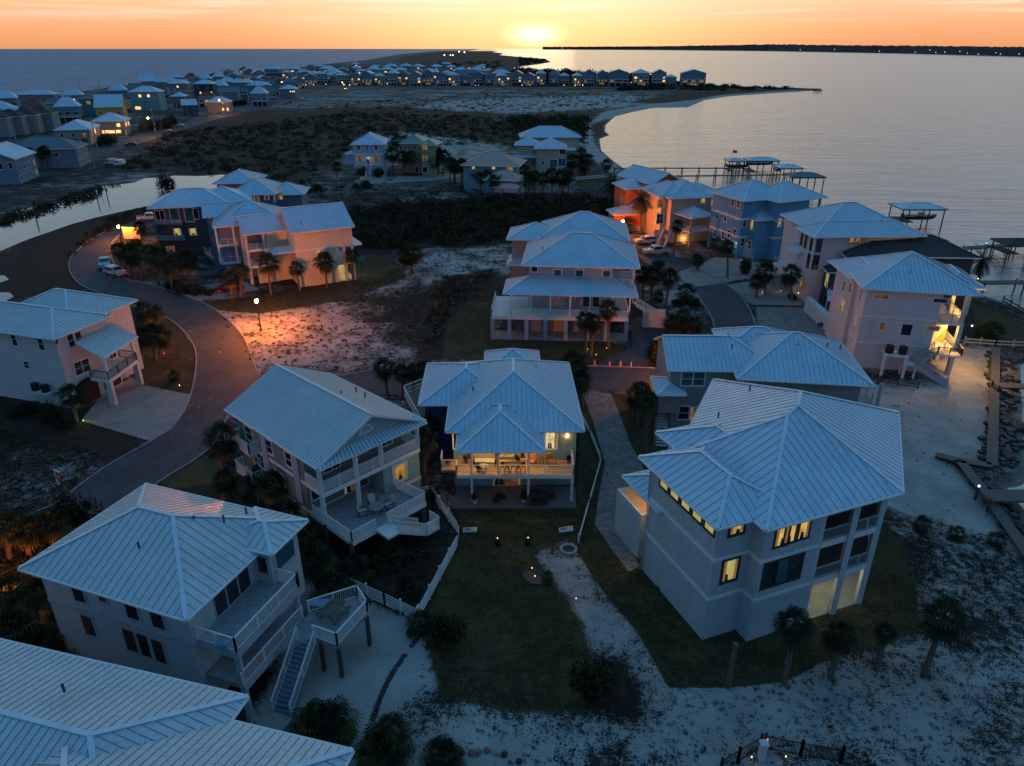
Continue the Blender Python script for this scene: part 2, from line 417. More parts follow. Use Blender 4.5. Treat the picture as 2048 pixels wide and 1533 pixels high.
    def done(s, trimname='gutter'):
        w = s.W.build('wall', None, s.root)
        r = s.Rf.build('roof', None, s.root)
        if s.Cap.f: s.Cap.build('ridge_cap', MATS['roof_cap'] if s.rm in (MATS['roof_metal'], MATS['roof_weathered']) else s.rm, r)
        if s.T.f: s.T.build('gutter', s.trim, r)
        return s.root
def lamp_light(parent, loc, color, power, size=.15, name='lamp_glow'):
    l = bpy.data.lights.new(name, 'POINT'); l.energy = power; l.color = color; l.shadow_soft_size = size
    o = bpy.data.objects.new(name, l); COL.objects.link(o); o.parent = parent; o.location = Vector(loc)-wloc(parent); return o
def fixture(s, p3, color, power, size=.09, m='bulb_warm', name='ceiling_light'):
    """a small lit light fitting on the house with its own light"""
    b = MB(); p3 = Vector(p3); b.tube([p3+Vector((0,0,.08)), p3+Vector((0,0,-.04)), p3+Vector((0,0,-.08))], [size*.7, size, size*.4], 10)
    o = b.build(name, MATS[m], s.root); lamp_light(s.root, p3-Vector((0,0,.28)), color, power)
    return o
# ================================================================== shared materials
def glass(name, col, rough=.08):
    m, t, b = nodes(name); b.inputs['Base Color'].default_value = (*col, 1); b.inputs['Roughness'].default_value = rough
    b.inputs['Specular IOR Level'].default_value = .8; MATS[name] = m
def roofmat(nm='roof_metal', k=(1,1,1)):
    m, t, b = nodes(nm)
    g = nadd(t, 'ShaderNodeNewGeometry')
    n = nadd(t, 'ShaderNodeTexNoise', {'Vector': g.outputs['Position'], 'Scale': .35, 'Detail': 7.0, 'Roughness': .7})
    mp_ = nadd(t, 'ShaderNodeMapping', {'Vector': g.outputs['Position'], 'Scale': (2.5,2.5,.25)})
    n2 = nadd(t, 'ShaderNodeTexNoise', {'Vector': mp_.outputs[0], 'Scale': 2.5, 'Detail': 4.0})
    f = nadd(t, 'ShaderNodeMath', {0: n.outputs['Fac'], 1: n2.outputs['Fac']}, operation='ADD')
    c = ramp(t, nadd(t, 'ShaderNodeMath', {0: f.outputs[0], 1: .5}, operation='MULTIPLY').outputs[0], [(.30, (.25*k[0],.34*k[1],.43*k[2])), (.5, (.36*k[0],.47*k[1],.57*k[2])), (.68, (.44*k[0],.55*k[1],.64*k[2]))])
    t.links.new(c, b.inputs['Base Color']); b.inputs['Roughness'].default_value = .5; b.inputs['Metallic'].default_value = .22
    b.inputs['Specular IOR Level'].default_value = .5
    MATS[nm] = m
roofmat(); roofmat('roof_weathered', (1.12,.98,.86))
mat('roof_seam_shade', (.12,.16,.21), .6, .1); mat('roof_cap', (.46,.55,.63), .4, .08, 2.0, metal=.15)  # rib seams get a darker tone standing for their shaded side
mat('roof_dark', (.025,.022,.024), .85, .3, 6, bump=.5); mat('roof_brown', (.22,.15,.12), .8, .2, 6); mat('roof_terracotta', (.13,.045,.035), .8, .2, 5)
mat('roof_green', (.10,.20,.18), .5, .15); mat('roof_pink', (.33,.25,.22), .8, .12, 4); mat('roof_slate', (.09,.12,.15), .7, .2, 4)
mat('trim_white', (.60,.61,.61), .6, .06); mat('trim_dark', (.03,.032,.05), .5, .1); mat('trim_grey', (.30,.33,.37), .6, .1)
mat('white', (.42,.45,.47), .85, .06, .8, .25); mat('stucco_grey', (.32,.38,.42), .85, .07, .8, .25); mat('cream', (.48,.45,.35), .85, .06, .8, .2)
mat('stucco_tan', (.40,.33,.25), .85, .08, .8, .2); mat('grey_green', (.12,.19,.185), .8, .08, 1, lap=.2); mat('mauve', (.24,.19,.21), .8, .08, 1, lap=.2)
mat('sea_green', (.22,.34,.33), .8, .08, 1, lap=.2); mat('navy', (.03,.05,.13), .8, .1, 1, lap=.2); mat('blue', (.09,.27,.44), .8, .07, 1, lap=.2)
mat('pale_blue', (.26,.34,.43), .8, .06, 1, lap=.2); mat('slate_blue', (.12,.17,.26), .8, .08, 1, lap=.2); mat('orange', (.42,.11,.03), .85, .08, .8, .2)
mat('grey_siding', (.22,.235,.235), .8, .06, 1, lap=.2); mat('teal', (.06,.18,.22), .8, .08, 1, lap=.25); mat('yellow', (.50,.33,.07), .8, .08, 1, lap=.25)
mat('olive', (.24,.22,.13), .8, .1, 1); mat('aqua', (.15,.29,.33), .8, .08, 1, lap=.25); mat('sky_siding', (.25,.42,.58), .8, .07, 1, lap=.2)
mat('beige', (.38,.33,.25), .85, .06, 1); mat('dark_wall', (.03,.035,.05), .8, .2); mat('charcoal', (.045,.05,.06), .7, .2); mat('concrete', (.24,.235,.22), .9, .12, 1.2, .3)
mat('deck_board', (.22,.23,.25), .75, .2, 3, .3); mat('deck_wood', (.38,.22,.10), .7, .2, 3, .3); mat('wood_grey', (.085,.078,.07), .85, .3, 4, .4); mat('pile_wood', (.06,.055,.05), .9, .3, 5, .5)
mat('vent_dark', (.05,.05,.05), .6); mat('metal_dark', (.03,.03,.03), .45, .1, metal=.6); mat('black', (.015,.015,.017), .6); mat('cushion', (.45,.42,.36), .9); mat('orange_plastic', (.75,.13,.03), .5)
mat('red_sign', (.45,.02,.03), .6); mat('terracotta_pot', (.30,.12,.06), .8); mat('white_pot', (.6,.6,.58), .6); mat('rock', (.035,.036,.04), .9, .5, 3, .8, 6); mat('wicker', (.08,.05,.03), .8); mat('tyre', (.012,.012,.012), .8)
mat('blinds', (.20,.30,.34), .5, .1)
glass('glass_dark', (.012,.016,.025)); glass('glass_teal', (.03,.09,.12)); glass('rail_glass', (.05,.08,.11))
mat('patio', (.11,.105,.10), .9, .2, 2); emis('curtain', (.8,.42,.14), .28, .3, 3); mat('interior_dark', (.03,.018,.012), .8)
emis('lit_warm', (1.0,.62,.18), .75, .6, 1.2); emis('lit_gold', (1.0,.50,.10), .42, .75, 1.4); emis('lit_white', (1.0,.80,.45), .95, .5, 1.3)
emis('lit_dim', (.55,.24,.07), .22, .85, 1.5); emis('lit_green', (.85,.72,.22), .55, .4, 1.0); glass('pane_red', (.05,.012,.008), .5); emis('lit_far', (1.0,.55,.18), 2.2, .5, .8)
emis('lamp_sodium', (1.0,.50,.14), 14.0, 0.02); emis('lamp_globe', (1.0,.34,.06), 2600.0, 0.0); emis('bulb_warm', (1.0,.62,.25), 3.0, .02); emis('bulb_white', (1.0,.95,.85), 6, .02); emis('bulb_blue', (.25,.4,1.0), 5, .02); emis('bulb_red', (1.0,.1,.05), 4, .02); emis('bulb_pink', (1.0,.1,.45), 4, .02); emis('bulb_lime', (.75,1.0,.15), 4, .02)
# ================================================================== ground
def hz(px): return 94.5+12*((px-1024)/1024)**2
def FP(px, py, z=0.0):
    """like P for far points, straightening the lens curve of the horizon"""
    k = min(1, max(0, (210-py)/100)); return P(px, max(py+(97.9-hz(px))*k, 98.15+z*0), z)
land = [(-600,-200),(-560,250)] + [tuple(FP(*q)) for q in [(-260,236),(-120,219),(0,206),(60,200),(125,192),(180,182),(250,172),(300,167),(400,158),(480,149),(560,139),(640,128),(735,118),(800,106),(880,98.6),(910,96.6),(935,95.3),
   (960,95.2),(990,96.8),(1000,99),(985,101),(1008,104),(1000,107),(1040,111),(1085,114.5),(1102,121.5),(1076,126),(1040,130.5),(1024,133),(1030,139),(1100,146),(1200,152),(1340,160),(1400,165),(1440,171),(1560,175),(1638,177.5),(1636,180.5),(1540,186),(1450,192),(1400,200),
   (1367,214),(1300,215),(1262,222),(1220,232),(1200,250),(1198,262),(1207,269),(1186,277),(1188,300),(1212,322),(1236,340),(1250,362)]] + \
   [tuple(P(*q)) for q in [(1300,368),(1400,378),(1500,395),(1600,428),(1660,458),(1780,500),(1880,545),(1935,590),(2000,612),(2048,630),(2110,655),(2110,700),(2048,698),(1990,699),(1980,938),(1920,928),(1962,985),(2048,1108),(2180,1330)]] + [(70,-30),(60,-200)]
LP = np.array(land)
def sdist(X, Y, poly):
    """signed distance, positive inside"""
    poly = np.asarray(poly); n = len(poly); d = np.full(X.shape, 1e18); inside = np.zeros(X.shape, bool)
    for i in range(n):
        ax, ay = poly[i]; bx, by = poly[(i+1)%n]; ex, ey = bx-ax, by-ay; wx, wy = X-ax, Y-ay
        t = np.clip((wx*ex+wy*ey)/(ex*ex+ey*ey+1e-12), 0, 1); d = np.minimum(d, (wx-ex*t)**2+(wy-ey*t)**2)
        c = ((ay > Y) != (by > Y)) & (X < (bx-ax)*(Y-ay)/(by-ay+1e-12)+ax); inside ^= c
    return np.sqrt(d)*np.where(inside, 1, -1)
NR, NC = 720, 600
rr = np.geomspace(9.0, 16000.0, NR); th = np.radians(np.linspace(-64, 64, NC))
RR, TH = np.meshgrid(rr, th, indexing='ij'); GX = RR*np.sin(TH); GY = RR*np.cos(TH)-6
SD = sdist(GX, GY, LP)
GZ = np.where(SD < 0, np.maximum(SD*.10, -2.5), 0.0)
GZ = np.where((SD >= 0) & (SD < 3), -0.25*(1-SD/3)**2, GZ)
def pp(pts): return [tuple(FP(*q)) for q in pts]
zones = [  # attribute, value, softness in m, outline
 ('scrub', .76, 14, pp([(330,262),(520,222),(700,212),(870,222),(1000,232),(1190,225),(1185,300),(1020,290),(860,292),(690,310),(600,390),(440,350),(240,335)])),
 ('scrub', .50, 14, pp([(540,205),(690,180),(1000,178),(1330,186),(1330,196),(1000,212),(700,214),(560,226)])),
 ('scrub', .30, 9, pp([(830,215),(900,202),(1060,196),(1250,190),(1300,196),(1328,204),(1240,214),(1120,222),(1010,226),(920,222)])),
 ('scrub', .95, 6, pp([(1260,206),(1310,196),(1380,185),(1500,179),(1600,178.5),(1500,184),(1400,196),(1340,207)])),
 ('scrub', .97, 6, pp([(1030,142),(1340,160),(1400,168),(1560,176),(1400,181),(1200,177),(1030,175)])),
 ('scrub', .78, 20, pp([(800,113),(900,98.6),(960,96.4),(1000,102),(1095,121),(1024,131),(1030,140),(800,125)])),
 ('scrub', .10, 2.5, pp([(1180,250),(1210,238),(1260,226),(1380,216),(1440,196),(1540,187),(1630,181),(1560,183),(1440,190),(1390,200),(1300,209),(1210,224),(1165,255),(1155,280),(1180,310),(1225,345),(1240,372),(1236,335),(1186,290)])),
 ('scrub', .35, 6, pp([(680,312),(790,262),(870,270),(1010,290),(1000,325),(870,335),(700,330)])),
 ('scrub', .55, 5, pp([(560,372),(700,330),(915,345),(1010,365),(1010,400),(860,410),(700,415),(600,410)])),
 ('scrub', .97, 3, pp([(690,425),(860,405),(1010,395),(1240,395),(1240,470),(1010,480),(960,490),(790,500),(730,505)])),
 ('scrub', .39, 3, pp([(430,620),(520,610),(780,545),(860,498),(1010,488),(1010,540),(940,580),(900,640),(870,720),(640,750),(510,735),(480,650)])),
 ('scrub', .95, 2.0, pp([(905,560),(985,540),(1000,610),(905,600),(870,716),(845,700),(880,620)])),
 ('scrub', .72, 4, pp([(700,600),(900,570),(870,700),(760,650)])),
 ('scrub', .95, 3, pp([(120,420),(300,400),(300,440),(200,465),(130,520),(140,580),(200,615),(280,640),(90,580),(0,600),(0,520)])),
 ('scrub', .60, 4, pp([(0,455),(120,440),(60,500),(0,530)])),
 ('scrub', .50, 2, pp([(0,860),(60,862),(200,905),(180,950),(110,1005),(40,1030),(0,1040)])),
 ('scrub', .98, 3, pp([(-60,810),(150,850),(260,880),(240,905),(100,880),(0,858)])),
 ('scrub', .985, 3, pp([(0,1050),(120,1020),(230,970),(330,960),(420,900),(640,930),(860,1040),(840,1250),(590,1160),(560,1400),(380,1420),(0,1300)])),
 ('scrub', .13, 3, pp([(1690,775),(1860,780),(1900,690),(1990,699),(1980,938),(1920,928),(1962,985),(2048,1108),(1990,1090),(1900,1060),(1815,1040),(1700,900)])),
 ('scrub', .38, 5, pp([(1830,1060),(1990,1060),(2100,1200),(2100,1330),(1950,1300),(1850,1270)])),
 ('scrub', .37, 3, pp([(850,1270),(880,1400),(1100,1410),(1350,1385),(1700,1340),(2060,1260),(2060,1560),(700,1560),(800,1400)])),
 ('scrub', .33, 2.5, pp([(960,1090),(1090,1095),(1160,1130),(1230,1240),(1290,1330),(1360,1385),(1560,1372),(1800,1310),(2060,1300),(2060,1440),(1700,1440),(1400,1440),(1280,1400),(1190,1290),(1130,1190)])),
 ('scrub', .03, 1.5, pp([(560,1300),(590,1150),(835,1245),(862,1290),(850,1360),(800,1440),(720,1500),(480,1560)])),
 ('scrub', .12, 1.5, pp([(800,1480),(900,1468),(1000,1470),(1060,1500),(1080,1560),(830,1560)])),
 ('scrub', .97, 1.5, pp([(1150,1330),(1230,1340),(1250,1420),(1140,1400)])),
 ('scrub', .4, 3, pp([(1280,600),(1360,560),(1400,600),(1400,640),(1330,630)])),
 ('lawn', 1, 1.3, pp([(915,1012),(1150,1012),(1160,1060),(1075,1110),(1115,1170),(1170,1250),(1190,1330),(1210,1400),(1100,1430),(980,1420),(880,1390),(850,1300),(845,1245),(915,1080)])),
 ('lawn', 1, .3, pp([(1165,1010),(1138,1072),(1174,1137),(1210,1188),(1275,1267),(1337,1377),(1448,1377),(1573,1365),(1655,1319),(1738,1299),(1842,1257),(1834,1195),(1800,1070),(1757,1043),(1500,1000),(1290,1150),(1195,1050)])),
 ('lawn', 1, .3, pp([(310,640),(265,740),(275,765),(380,792),(393,755),(394,722),(385,690),(350,646),(325,631)])),
 ('lawn', 1, .6, pp([(915,602),(985,605),(985,680),(1255,690),(1250,715),(1180,732),(885,717),(895,650)])),
 ('lawn', 1, .8, pp([(405,603),(520,590),(710,560),(735,510),(790,520),(815,555),(700,600),(520,628),(440,622)])),
 ('lawn', 1, .3, pp([(1150,780),(1164,790),(1186,844),(1202,899),(1210,927),(1199,981),(1190,1050),(1165,1090),(1150,1012),(1160,900)])),
 ('lawn', 1, .3, pp([(1224,786),(1320,790),(1340,900),(1290,945),(1260,885),(1235,817)])),
 ('lawn', 1, .3, pp([(1940,605),(2000,625),(2060,655),(2060,694),(1990,690),(1950,650)])),
 ('lawn', 1, .3, pp([(320,960),(420,905),(500,960),(330,980)])),
 ('lawn', 1, 1, pp([(1160,345),(1236,350),(1225,375),(1150,370)])),
]
attrs = {'scrub': np.full(GX.shape, .57), 'lawn': np.zeros(GX.shape)}
for k, val, soft, pts in zones:
    q = np.array(pts); lo = q.min(0)-soft*2; hi = q.max(0)+soft*2; msk = (GX > lo[0]) & (GX < hi[0]) & (GY > lo[1]) & (GY < hi[1])
    if not msk.any(): continue
    w = np.clip(sdist(GX[msk], GY[msk], q)/soft*.5+.5, 0, 1); a = attrs[k]; a[msk] = a[msk]*(1-w)+val*w
    if k == 'scrub': continue
rng0 = np.random.default_rng(3)
GZ = GZ + np.where(SD > 4, rng0.normal(0, .012, GX.shape)*(GY < 300), 0)
me = bpy.data.meshes.new('ground')
co = np.stack([GX.ravel(), GY.ravel(), GZ.ravel()], 1).astype(np.float32)
idx = np.arange(NR*NC).reshape(NR, NC); F4 = np.stack([idx[:-1,:-1], idx[:-1,1:], idx[1:,1:], idx[1:,:-1]], -1).reshape(-1, 4)[:, ::-1]
keep = (SD[:-1,:-1] > -60).ravel() & (RR[:-1,:-1] < 13000).ravel(); F4 = F4[keep]
me.vertices.add(len(co)); me.vertices.foreach_set('co', co.ravel())
me.loops.add(F4.size); me.loops.foreach_set('vertex_index', F4.ravel().astype(np.int32))
me.polygons.add(len(F4)); me.polygons.foreach_set('loop_start', np.arange(0, F4.size, 4, dtype=np.int32)); me.polygons.foreach_set('loop_total', np.full(len(F4), 4, np.int32))
me.update(); me.validate()
for k, a in attrs.items():
    at_ = me.attributes.new(k, 'FLOAT', 'POINT'); at_.data.foreach_set('value', a.ravel().astype(np.float32))
me.polygons.foreach_set('use_smooth', [True]*len(me.polygons))
ground = bpy.data.objects.new('ground', me); COL.objects.link(ground); ground['kind'] = 'structure'
def groundmat():
    m, t, b = nodes('ground_sand')
    g = nadd(t, 'ShaderNodeNewGeometry'); pos = g.outputs['Position']
    A = nadd(t, 'ShaderNodeAttribute', attribute_name='scrub').outputs['Fac']; Lw = nadd(t, 'ShaderNodeAttribute', attribute_name='lawn').outputs['Fac']
    def nz(s, d=6.0, r=.6, v=pos, off=0): 
        return nadd(t, 'ShaderNodeTexNoise', {'Vector': v, 'Scale': s, 'Detail': d, 'Roughness': r}).outputs['Fac']
    def mth(op, a, c, cl=False):
        n = nadd(t, 'ShaderNodeMath', {0: a, 1: c}, operation=op); n.use_clamp = cl; return n.outputs[0]
    def smooth(v, a, c):
        n = nadd(t, 'ShaderNodeMapRange', {0: v, 1: a, 2: c}, interpolation_type='SMOOTHSTEP'); return n.outputs[0]
    big = nz(.035, 5, .55); mid = nz(.22, 5, .6); fine = nz(1.6, 5, .75); vf = nz(7, 3, .7)
    patch = mth('ADD', mth('ADD', mth('MULTIPLY', big, .20), mth('MULTIPLY', mid, .24)), mth('ADD', mth('MULTIPLY', fine, .28), mth('MULTIPLY', vf, .28)))
    # cover where patch noise < threshold from the density
    thr = nadd(t, 'ShaderNodeMapRange', {0: A, 1: 0.0, 2: 1.0, 3: .335, 4: .665}).outputs[0]
    dlt = mth('SUBTRACT', thr, patch); cover = smooth(dlt, -.03, .03)
    sand = ramp(t, mid, [(.3, (.27,.265,.255)), (.5, (.37,.36,.345)), (.7, (.46,.45,.43))])
    sand = nadd(t, 'ShaderNodeMixRGB', {0: mth('MULTIPLY', vf, .45), 1: sand, 2: (.30,.28,.25)}, blend_type='MULTIPLY').outputs[0]
    veg = ramp(t, nz(.5, 4, .6), [(.3, (.012,.013,.009)), (.5, (.029,.021,.014)), (.62, (.060,.032,.020)), (.75, (.018,.018,.011))])
    veg = nadd(t, 'ShaderNodeMixRGB', {0: smooth(fine, .40, .62), 1: veg, 2: (.011,.013,.011)}).outputs[0]
    veg = nadd(t, 'ShaderNodeMixRGB', {0: mth('MULTIPLY', smooth(nz(.05, 6, .65), .44, .56), .75), 1: veg, 2: (.014,.020,.017)}).outputs[0]
    sand = nadd(t, 'ShaderNodeMixRGB', {0: mth('MULTIPLY', smooth(nz(.13, 7, .7), .38, .60), .42), 1: sand, 2: (.19,.175,.165)}).outputs[0]
    c = nadd(t, 'ShaderNodeMixRGB', {0: cover, 1: sand, 2: veg}).outputs[0]
    lawn = ramp(t, nz(.9, 6, .7), [(.25, (.035,.036,.016)), (.45, (.062,.056,.024)), (.6, (.095,.078,.034)), (.8, (.050,.052,.022))])
    lawn = nadd(t, 'ShaderNodeMixRGB', {0: smooth(nz(12, 2, .6), .35, .7), 1: lawn, 2: (.022,.028,.014)}).outputs[0]
    edge = mth('ADD', Lw, mth('MULTIPLY', mth('SUBTRACT', fine, .5), .9)); lw = smooth(edge, .42, .62)
    c = nadd(t, 'ShaderNodeMixRGB', {0: lw, 1: c, 2: lawn}).outputs[0]
    # wet strand below the waterline
    s = nadd(t, 'ShaderNodeSeparateXYZ', {0: pos}); wet = smooth(s.outputs[2], -.10, -.32)
    c = nadd(t, 'ShaderNodeMixRGB', {0: wet, 1: c, 2: (.19,.18,.16)}).outputs[0]
    t.links.new(c, b.inputs['Base Color']); b.inputs['Roughness'].default_value = .95; b.inputs['Specular IOR Level'].default_value = .15
    h = mth('ADD', mth('MULTIPLY', fine, .5), mth('ADD', mth('MULTIPLY', vf, .25), mth('MULTIPLY', cover, .6)))
    bp = nadd(t, 'ShaderNodeBump', {'Height': h, 'Strength': 1.0, 'Distance': .26}); t.links.new(bp.outputs[0], b.inputs['Normal'])
    return m
me.materials.append(groundmat())
# the yard right under the drone and behind it
def plain(name, pts, z, m, kind='structure'):
    b = MB(); b.face([(p[0], p[1], z) for p in pts]); o = b.build(name, m); o['kind'] = kind; return o
def tri_sheet(name, pts, z, m, kind='structure', th=None):
    from mathutils.geometry import tessellate_polygon
    pts = [v2(p) for p in pts]; tri = tessellate_polygon([[Vector((p.x,p.y,0)) for p in pts]])
    b = MB()
    for a in tri:
        q = [pts[i] for i in a]
        if (q[1]-q[0]).x*(q[2]-q[0]).y-(q[1]-q[0]).y*(q[2]-q[0]).x < 0: q = q[::-1]
        b.face([(p.x,p.y,z) for p in q])
    if th:
        n = len(pts)
        for i in range(n):
            a, c = pts[i], pts[(i+1)%n]; b.face([(a.x,a.y,z-th),(c.x,c.y,z-th),(c.x,c.y,z),(a.x,a.y,z)])
    o = b.build(name, m); o['kind'] = kind; return o
# ================================================================== water
def watermat(name, base, rough, s1, s2, st1, st2, ior=1.6, stretch=(1,1,1), foam=False):
    m, t, b = nodes(name); g = nadd(t, 'ShaderNodeNewGeometry')
    mp_ = nadd(t, 'ShaderNodeMapping', {'Vector': g.outputs['Position'], 'Scale': stretch, 'Rotation': (0,0,.15)})
    n1 = nadd(t, 'ShaderNodeTexNoise', {'Vector': mp_.outputs[0], 'Scale': s1, 'Detail': 5.0, 'Roughness': .6})
    n2 = nadd(t, 'ShaderNodeTexNoise', {'Vector': mp_.outputs[0], 'Scale': s2, 'Detail': 5.0, 'Roughness': .6})
    b1 = nadd(t, 'ShaderNodeBump', {'Height': n1.outputs['Fac'], 'Strength': 1.0, 'Distance': st1})
    b2 = nadd(t, 'ShaderNodeBump', {'Height': n2.outputs['Fac'], 'Strength': 1.0, 'Distance': st2, 'Normal': b1.outputs[0]})
    t.links.new(b2.outputs[0], b.inputs['Normal'])
    n3 = nadd(t, 'ShaderNodeTexNoise', {'Vector': mp_.outputs[0], 'Scale': s2*.5, 'Detail': 4.0, 'Roughness': .6})
    c = ramp(t, n3.outputs['Fac'], [(.35, tuple(x*.55 for x in base)), (.5, base), (.68, tuple(x*1.7 for x in base))])
    t.links.new(c, b.inputs['Base Color']); b.inputs['Roughness'].default_value = rough; b.inputs['IOR'].default_value = ior
    return m
M_ocean = watermat('ocean_water', (.03,.13,.23), .45, .35, .04, 1.2, 7.0, 1.25, (.6,1.6,1))
M_bay = watermat('bay_water', (.04,.09,.12), .20, .55, .07, .14, .9, 3.1, (.45,1.6,1))
WZ = -.30
A0 = FP(960, 95.2); Bx = 90000
# one sheet of sea each side of the island, meeting under the land
plain('sea', [(-Bx,-300),(-120,-300),(-780,14500),(-3600,Bx),(-Bx,Bx)], WZ, M_ocean)
plain('bay', [(-120,-300),(Bx,-300),(Bx,Bx),(-3600,Bx),(-780,14500)], WZ, M_bay)
plain('seabed', [(-Bx,-300),(Bx,-300),(Bx,Bx),(-Bx,Bx)], -2.6, MATS['rock'])
M_pond = watermat('pond_water', (.02,.03,.04), .05, 1.5, .2, .012, .03, 1.9)
tri_sheet('pond', pp([(-40,512),(0,503),(35,488),(60,478),(95,466),(140,450),(190,436),(260,420),(300,412),(330,400),(395,385),(440,375),(500,365),(520,352),(440,350),(400,353),(350,352),(318,356),(290,357),(268,366),(235,370),(205,374),(185,381),(180,387),(150,392),(125,402),(112,411),(70,414),(40,420),(20,432),(-40,440)]), .03, M_pond)
tri_sheet('pool', pp([(-30,548),(10,552),(18,560),(0,566),(-30,566)]), .03, M_pond); tri_sheet('pool', pp([(-30,584),(20,586),(28,594),(10,603),(-30,606)]), .03, M_pond)
# ================================================================== roads, drives
def asphalt(name, col, crack=(.012,.012,.014), sc_=.17, joints=None):
    m, t, b = nodes(name); g = nadd(t, 'ShaderNodeNewGeometry'); pos = g.outputs['Position']
    n = nadd(t, 'ShaderNodeTexNoise', {'Vector': pos, 'Scale': .25, 'Detail': 6.0, 'Roughness': .65})
    c = ramp(t, n.outputs['Fac'], [(.3, tuple(x*.65 for x in col)), (.5, col), (.7, tuple(x*1.4 for x in col))])
    wn_ = nadd(t, 'ShaderNodeTexNoise', {'Vector': pos, 'Scale': .9, 'Detail': 4.0}); mx = nadd(t, 'ShaderNodeMixRGB', {0: .18, 1: pos, 2: wn_.outputs['Color']}, blend_type='ADD')
    v = nadd(t, 'ShaderNodeTexVoronoi', {'Vector': mx.outputs[0], 'Scale': sc_}, feature='DISTANCE_TO_EDGE')
    n4 = nadd(t, 'ShaderNodeTexNoise', {'Vector': pos, 'Scale': .12, 'Detail': 2.0})
    k = nadd(t, 'ShaderNodeMath', {0: n4.outputs['Fac'], 1: .016*sc_/.17}, operation='MULTIPLY')
    f = nadd(t, 'ShaderNodeMath', {0: v.outputs['Distance'], 1: k.outputs[0]}, operation='LESS_THAN')
    f = nadd(t, 'ShaderNodeMath', {0: f.outputs[0], 1: .45}, operation='MULTIPLY')
    c = nadd(t, 'ShaderNodeMixRGB', {0: f.outputs[0], 1: c, 2: crack}).outputs[0]
    n5 = nadd(t, 'ShaderNodeTexNoise', {'Vector': pos, 'Scale': 14.0, 'Detail': 3.0})
    bp = nadd(t, 'ShaderNodeBump', {'Height': n5.outputs['Fac'], 'Strength': .5, 'Distance': .02})
    t.links.new(bp.outputs[0], b.inputs['Normal'])
    t.links.new(c, b.inputs['Base Color']); b.inputs['Roughness'].default_value = .8; b.inputs['Specular IOR Level'].default_value = .3
    return m
def slabmat(name, col, size, mortar=(.08,.08,.08), ms=.02, rot=0.0, offs=.5, ratio=1.0, var=.2):
    m, t, b = nodes(name); g = nadd(t, 'ShaderNodeNewGeometry')
    mp_ = nadd(t, 'ShaderNodeMapping', {'Vector': g.outputs['Position'], 'Rotation': (0,0,rot)})
    br = nadd(t, 'ShaderNodeTexBrick', {'Vector': mp_.outputs[0], 'Color1': tuple(x*(1-var) for x in col), 'Color2': tuple(x*(1+var) for x in col), 'Mortar': mortar, 'Scale': 1.0, 'Mortar Size': ms, 'Brick Width': size, 'Row Height': size*ratio})
    br.offset = offs
    n = nadd(t, 'ShaderNodeTexNoise', {'Vector': g.outputs['Position'], 'Scale': .6, 'Detail': 5.0, 'Roughness': .7})
    c = nadd(t, 'ShaderNodeMixRGB', {0: .7, 1: br.outputs[0], 2: ramp(t, n.outputs['Fac'], [(.3, (.5,.5,.5)), (.7, (1,1,1))])}, blend_type='MULTIPLY').outputs[0]
    t.links.new(c, b.inputs['Base Color']); b.inputs['Roughness'].default_value = .85; return m
M_asph = asphalt('asphalt', (.036,.042,.050), sc_=.42); M_conc = slabmat('concrete_slabs', (.23,.225,.21), 3.2, (.12,.12,.12), .02, .9, 0, 1, .05)
M_pave = slabmat('pavers', (.21,.20,.19), .42, (.07,.065,.06), .03, .3, .5, .6, .35); M_kerb = MATS['concrete']
road_out = [(229,456),(187,475),(160,496),(142,512),(136,535),(145,555),(162,572),(200,587),(237,602),(275,615),(325,631),(350,646),(375,670),(390,695),(394,722),(390,755),(382,792),(370,822),(345,857),(304,883),(261,906),(217,931),(183,954),(157,973),(117,1007),(52,1033),(0,1058),(-80,1090)]
road_in = [(-80,1180),(0,1135),(120,1075),(200,1035),(250,1010),(300,978),(337,952),(400,915),(432,885),(452,840),(470,800),(500,790),(512,765),(520,752),(512,740),(502,710),(490,677),(470,652),(437,624),(400,601),(335,580),(282,565),(250,560),(235,540),(222,515),(218,490),(240,470),(285,450),(330,446),(330,436),(285,438)]
def smooth_px(pts, it=2):
    q = [P(*p) for p in pts]
    for _ in range(it):
        o = [q[0]]
        for a, b in zip(q, q[1:]): o += [a*.75+b*.25, a*.25+b*.75]
        q = o+[q[-1]]
    return q
ro = smooth_px(road_out); ri = smooth_px(road_in[:13])+smooth_px(road_in[13:])
tri_sheet('main_road', ro+ri, .02, M_asph)
def kerb(name, pts, h=.11, w=.14):
    b = MB()
    for a, c in zip(pts, pts[1:]): b.bar((a.x,a.y,h/2), (c.x,c.y,h/2), w, h)
    o = b.build(name, M_kerb); o['kind'] = 'structure'
kerb('kerb', ro); kerb('kerb', smooth_px(road_in[:13])); kerb('kerb', smooth_px(road_in[13:-4]))
side = [(510,760),(520,752),(600,750),(682,752),(742,742),(820,735),(884,726),(980,722),(1100,728),(1175,733),(1310,737),(1380,722),(1424,690),(1432,668),(1425,640),(1405,605),(1385,575),(1340,545),(1290,525),(1275,510),(1320,500),(1400,540),(1450,567),(1480,590),(1500,620),(1512,655),(1500,710),(1450,760),(1380,780),(1310,785),(1180,781),(1000,784),(900,787),(740,790),(640,800),(480,810)]
tri_sheet('side_street', [P(*p) for p in side], .024, M_asph)
kerb('kerb', [P(*p) for p in side[1:11]]); kerb('kerb', [P(*p) for p in side[21:28]]); kerb('kerb', [P(*p) for p in side[13:19]])
tri_sheet('concrete_driveway', [P(*p) for p in [(162,842),(304,884),(345,858),(371,822),(383,790),(285,772),(262,755),(205,790)]], .03, M_conc)
tri_sheet('concrete_driveway', [P(*p) for p in [(335,581),(397,603),(450,592),(520,580),(480,558),(425,568)]], .03, M_conc)
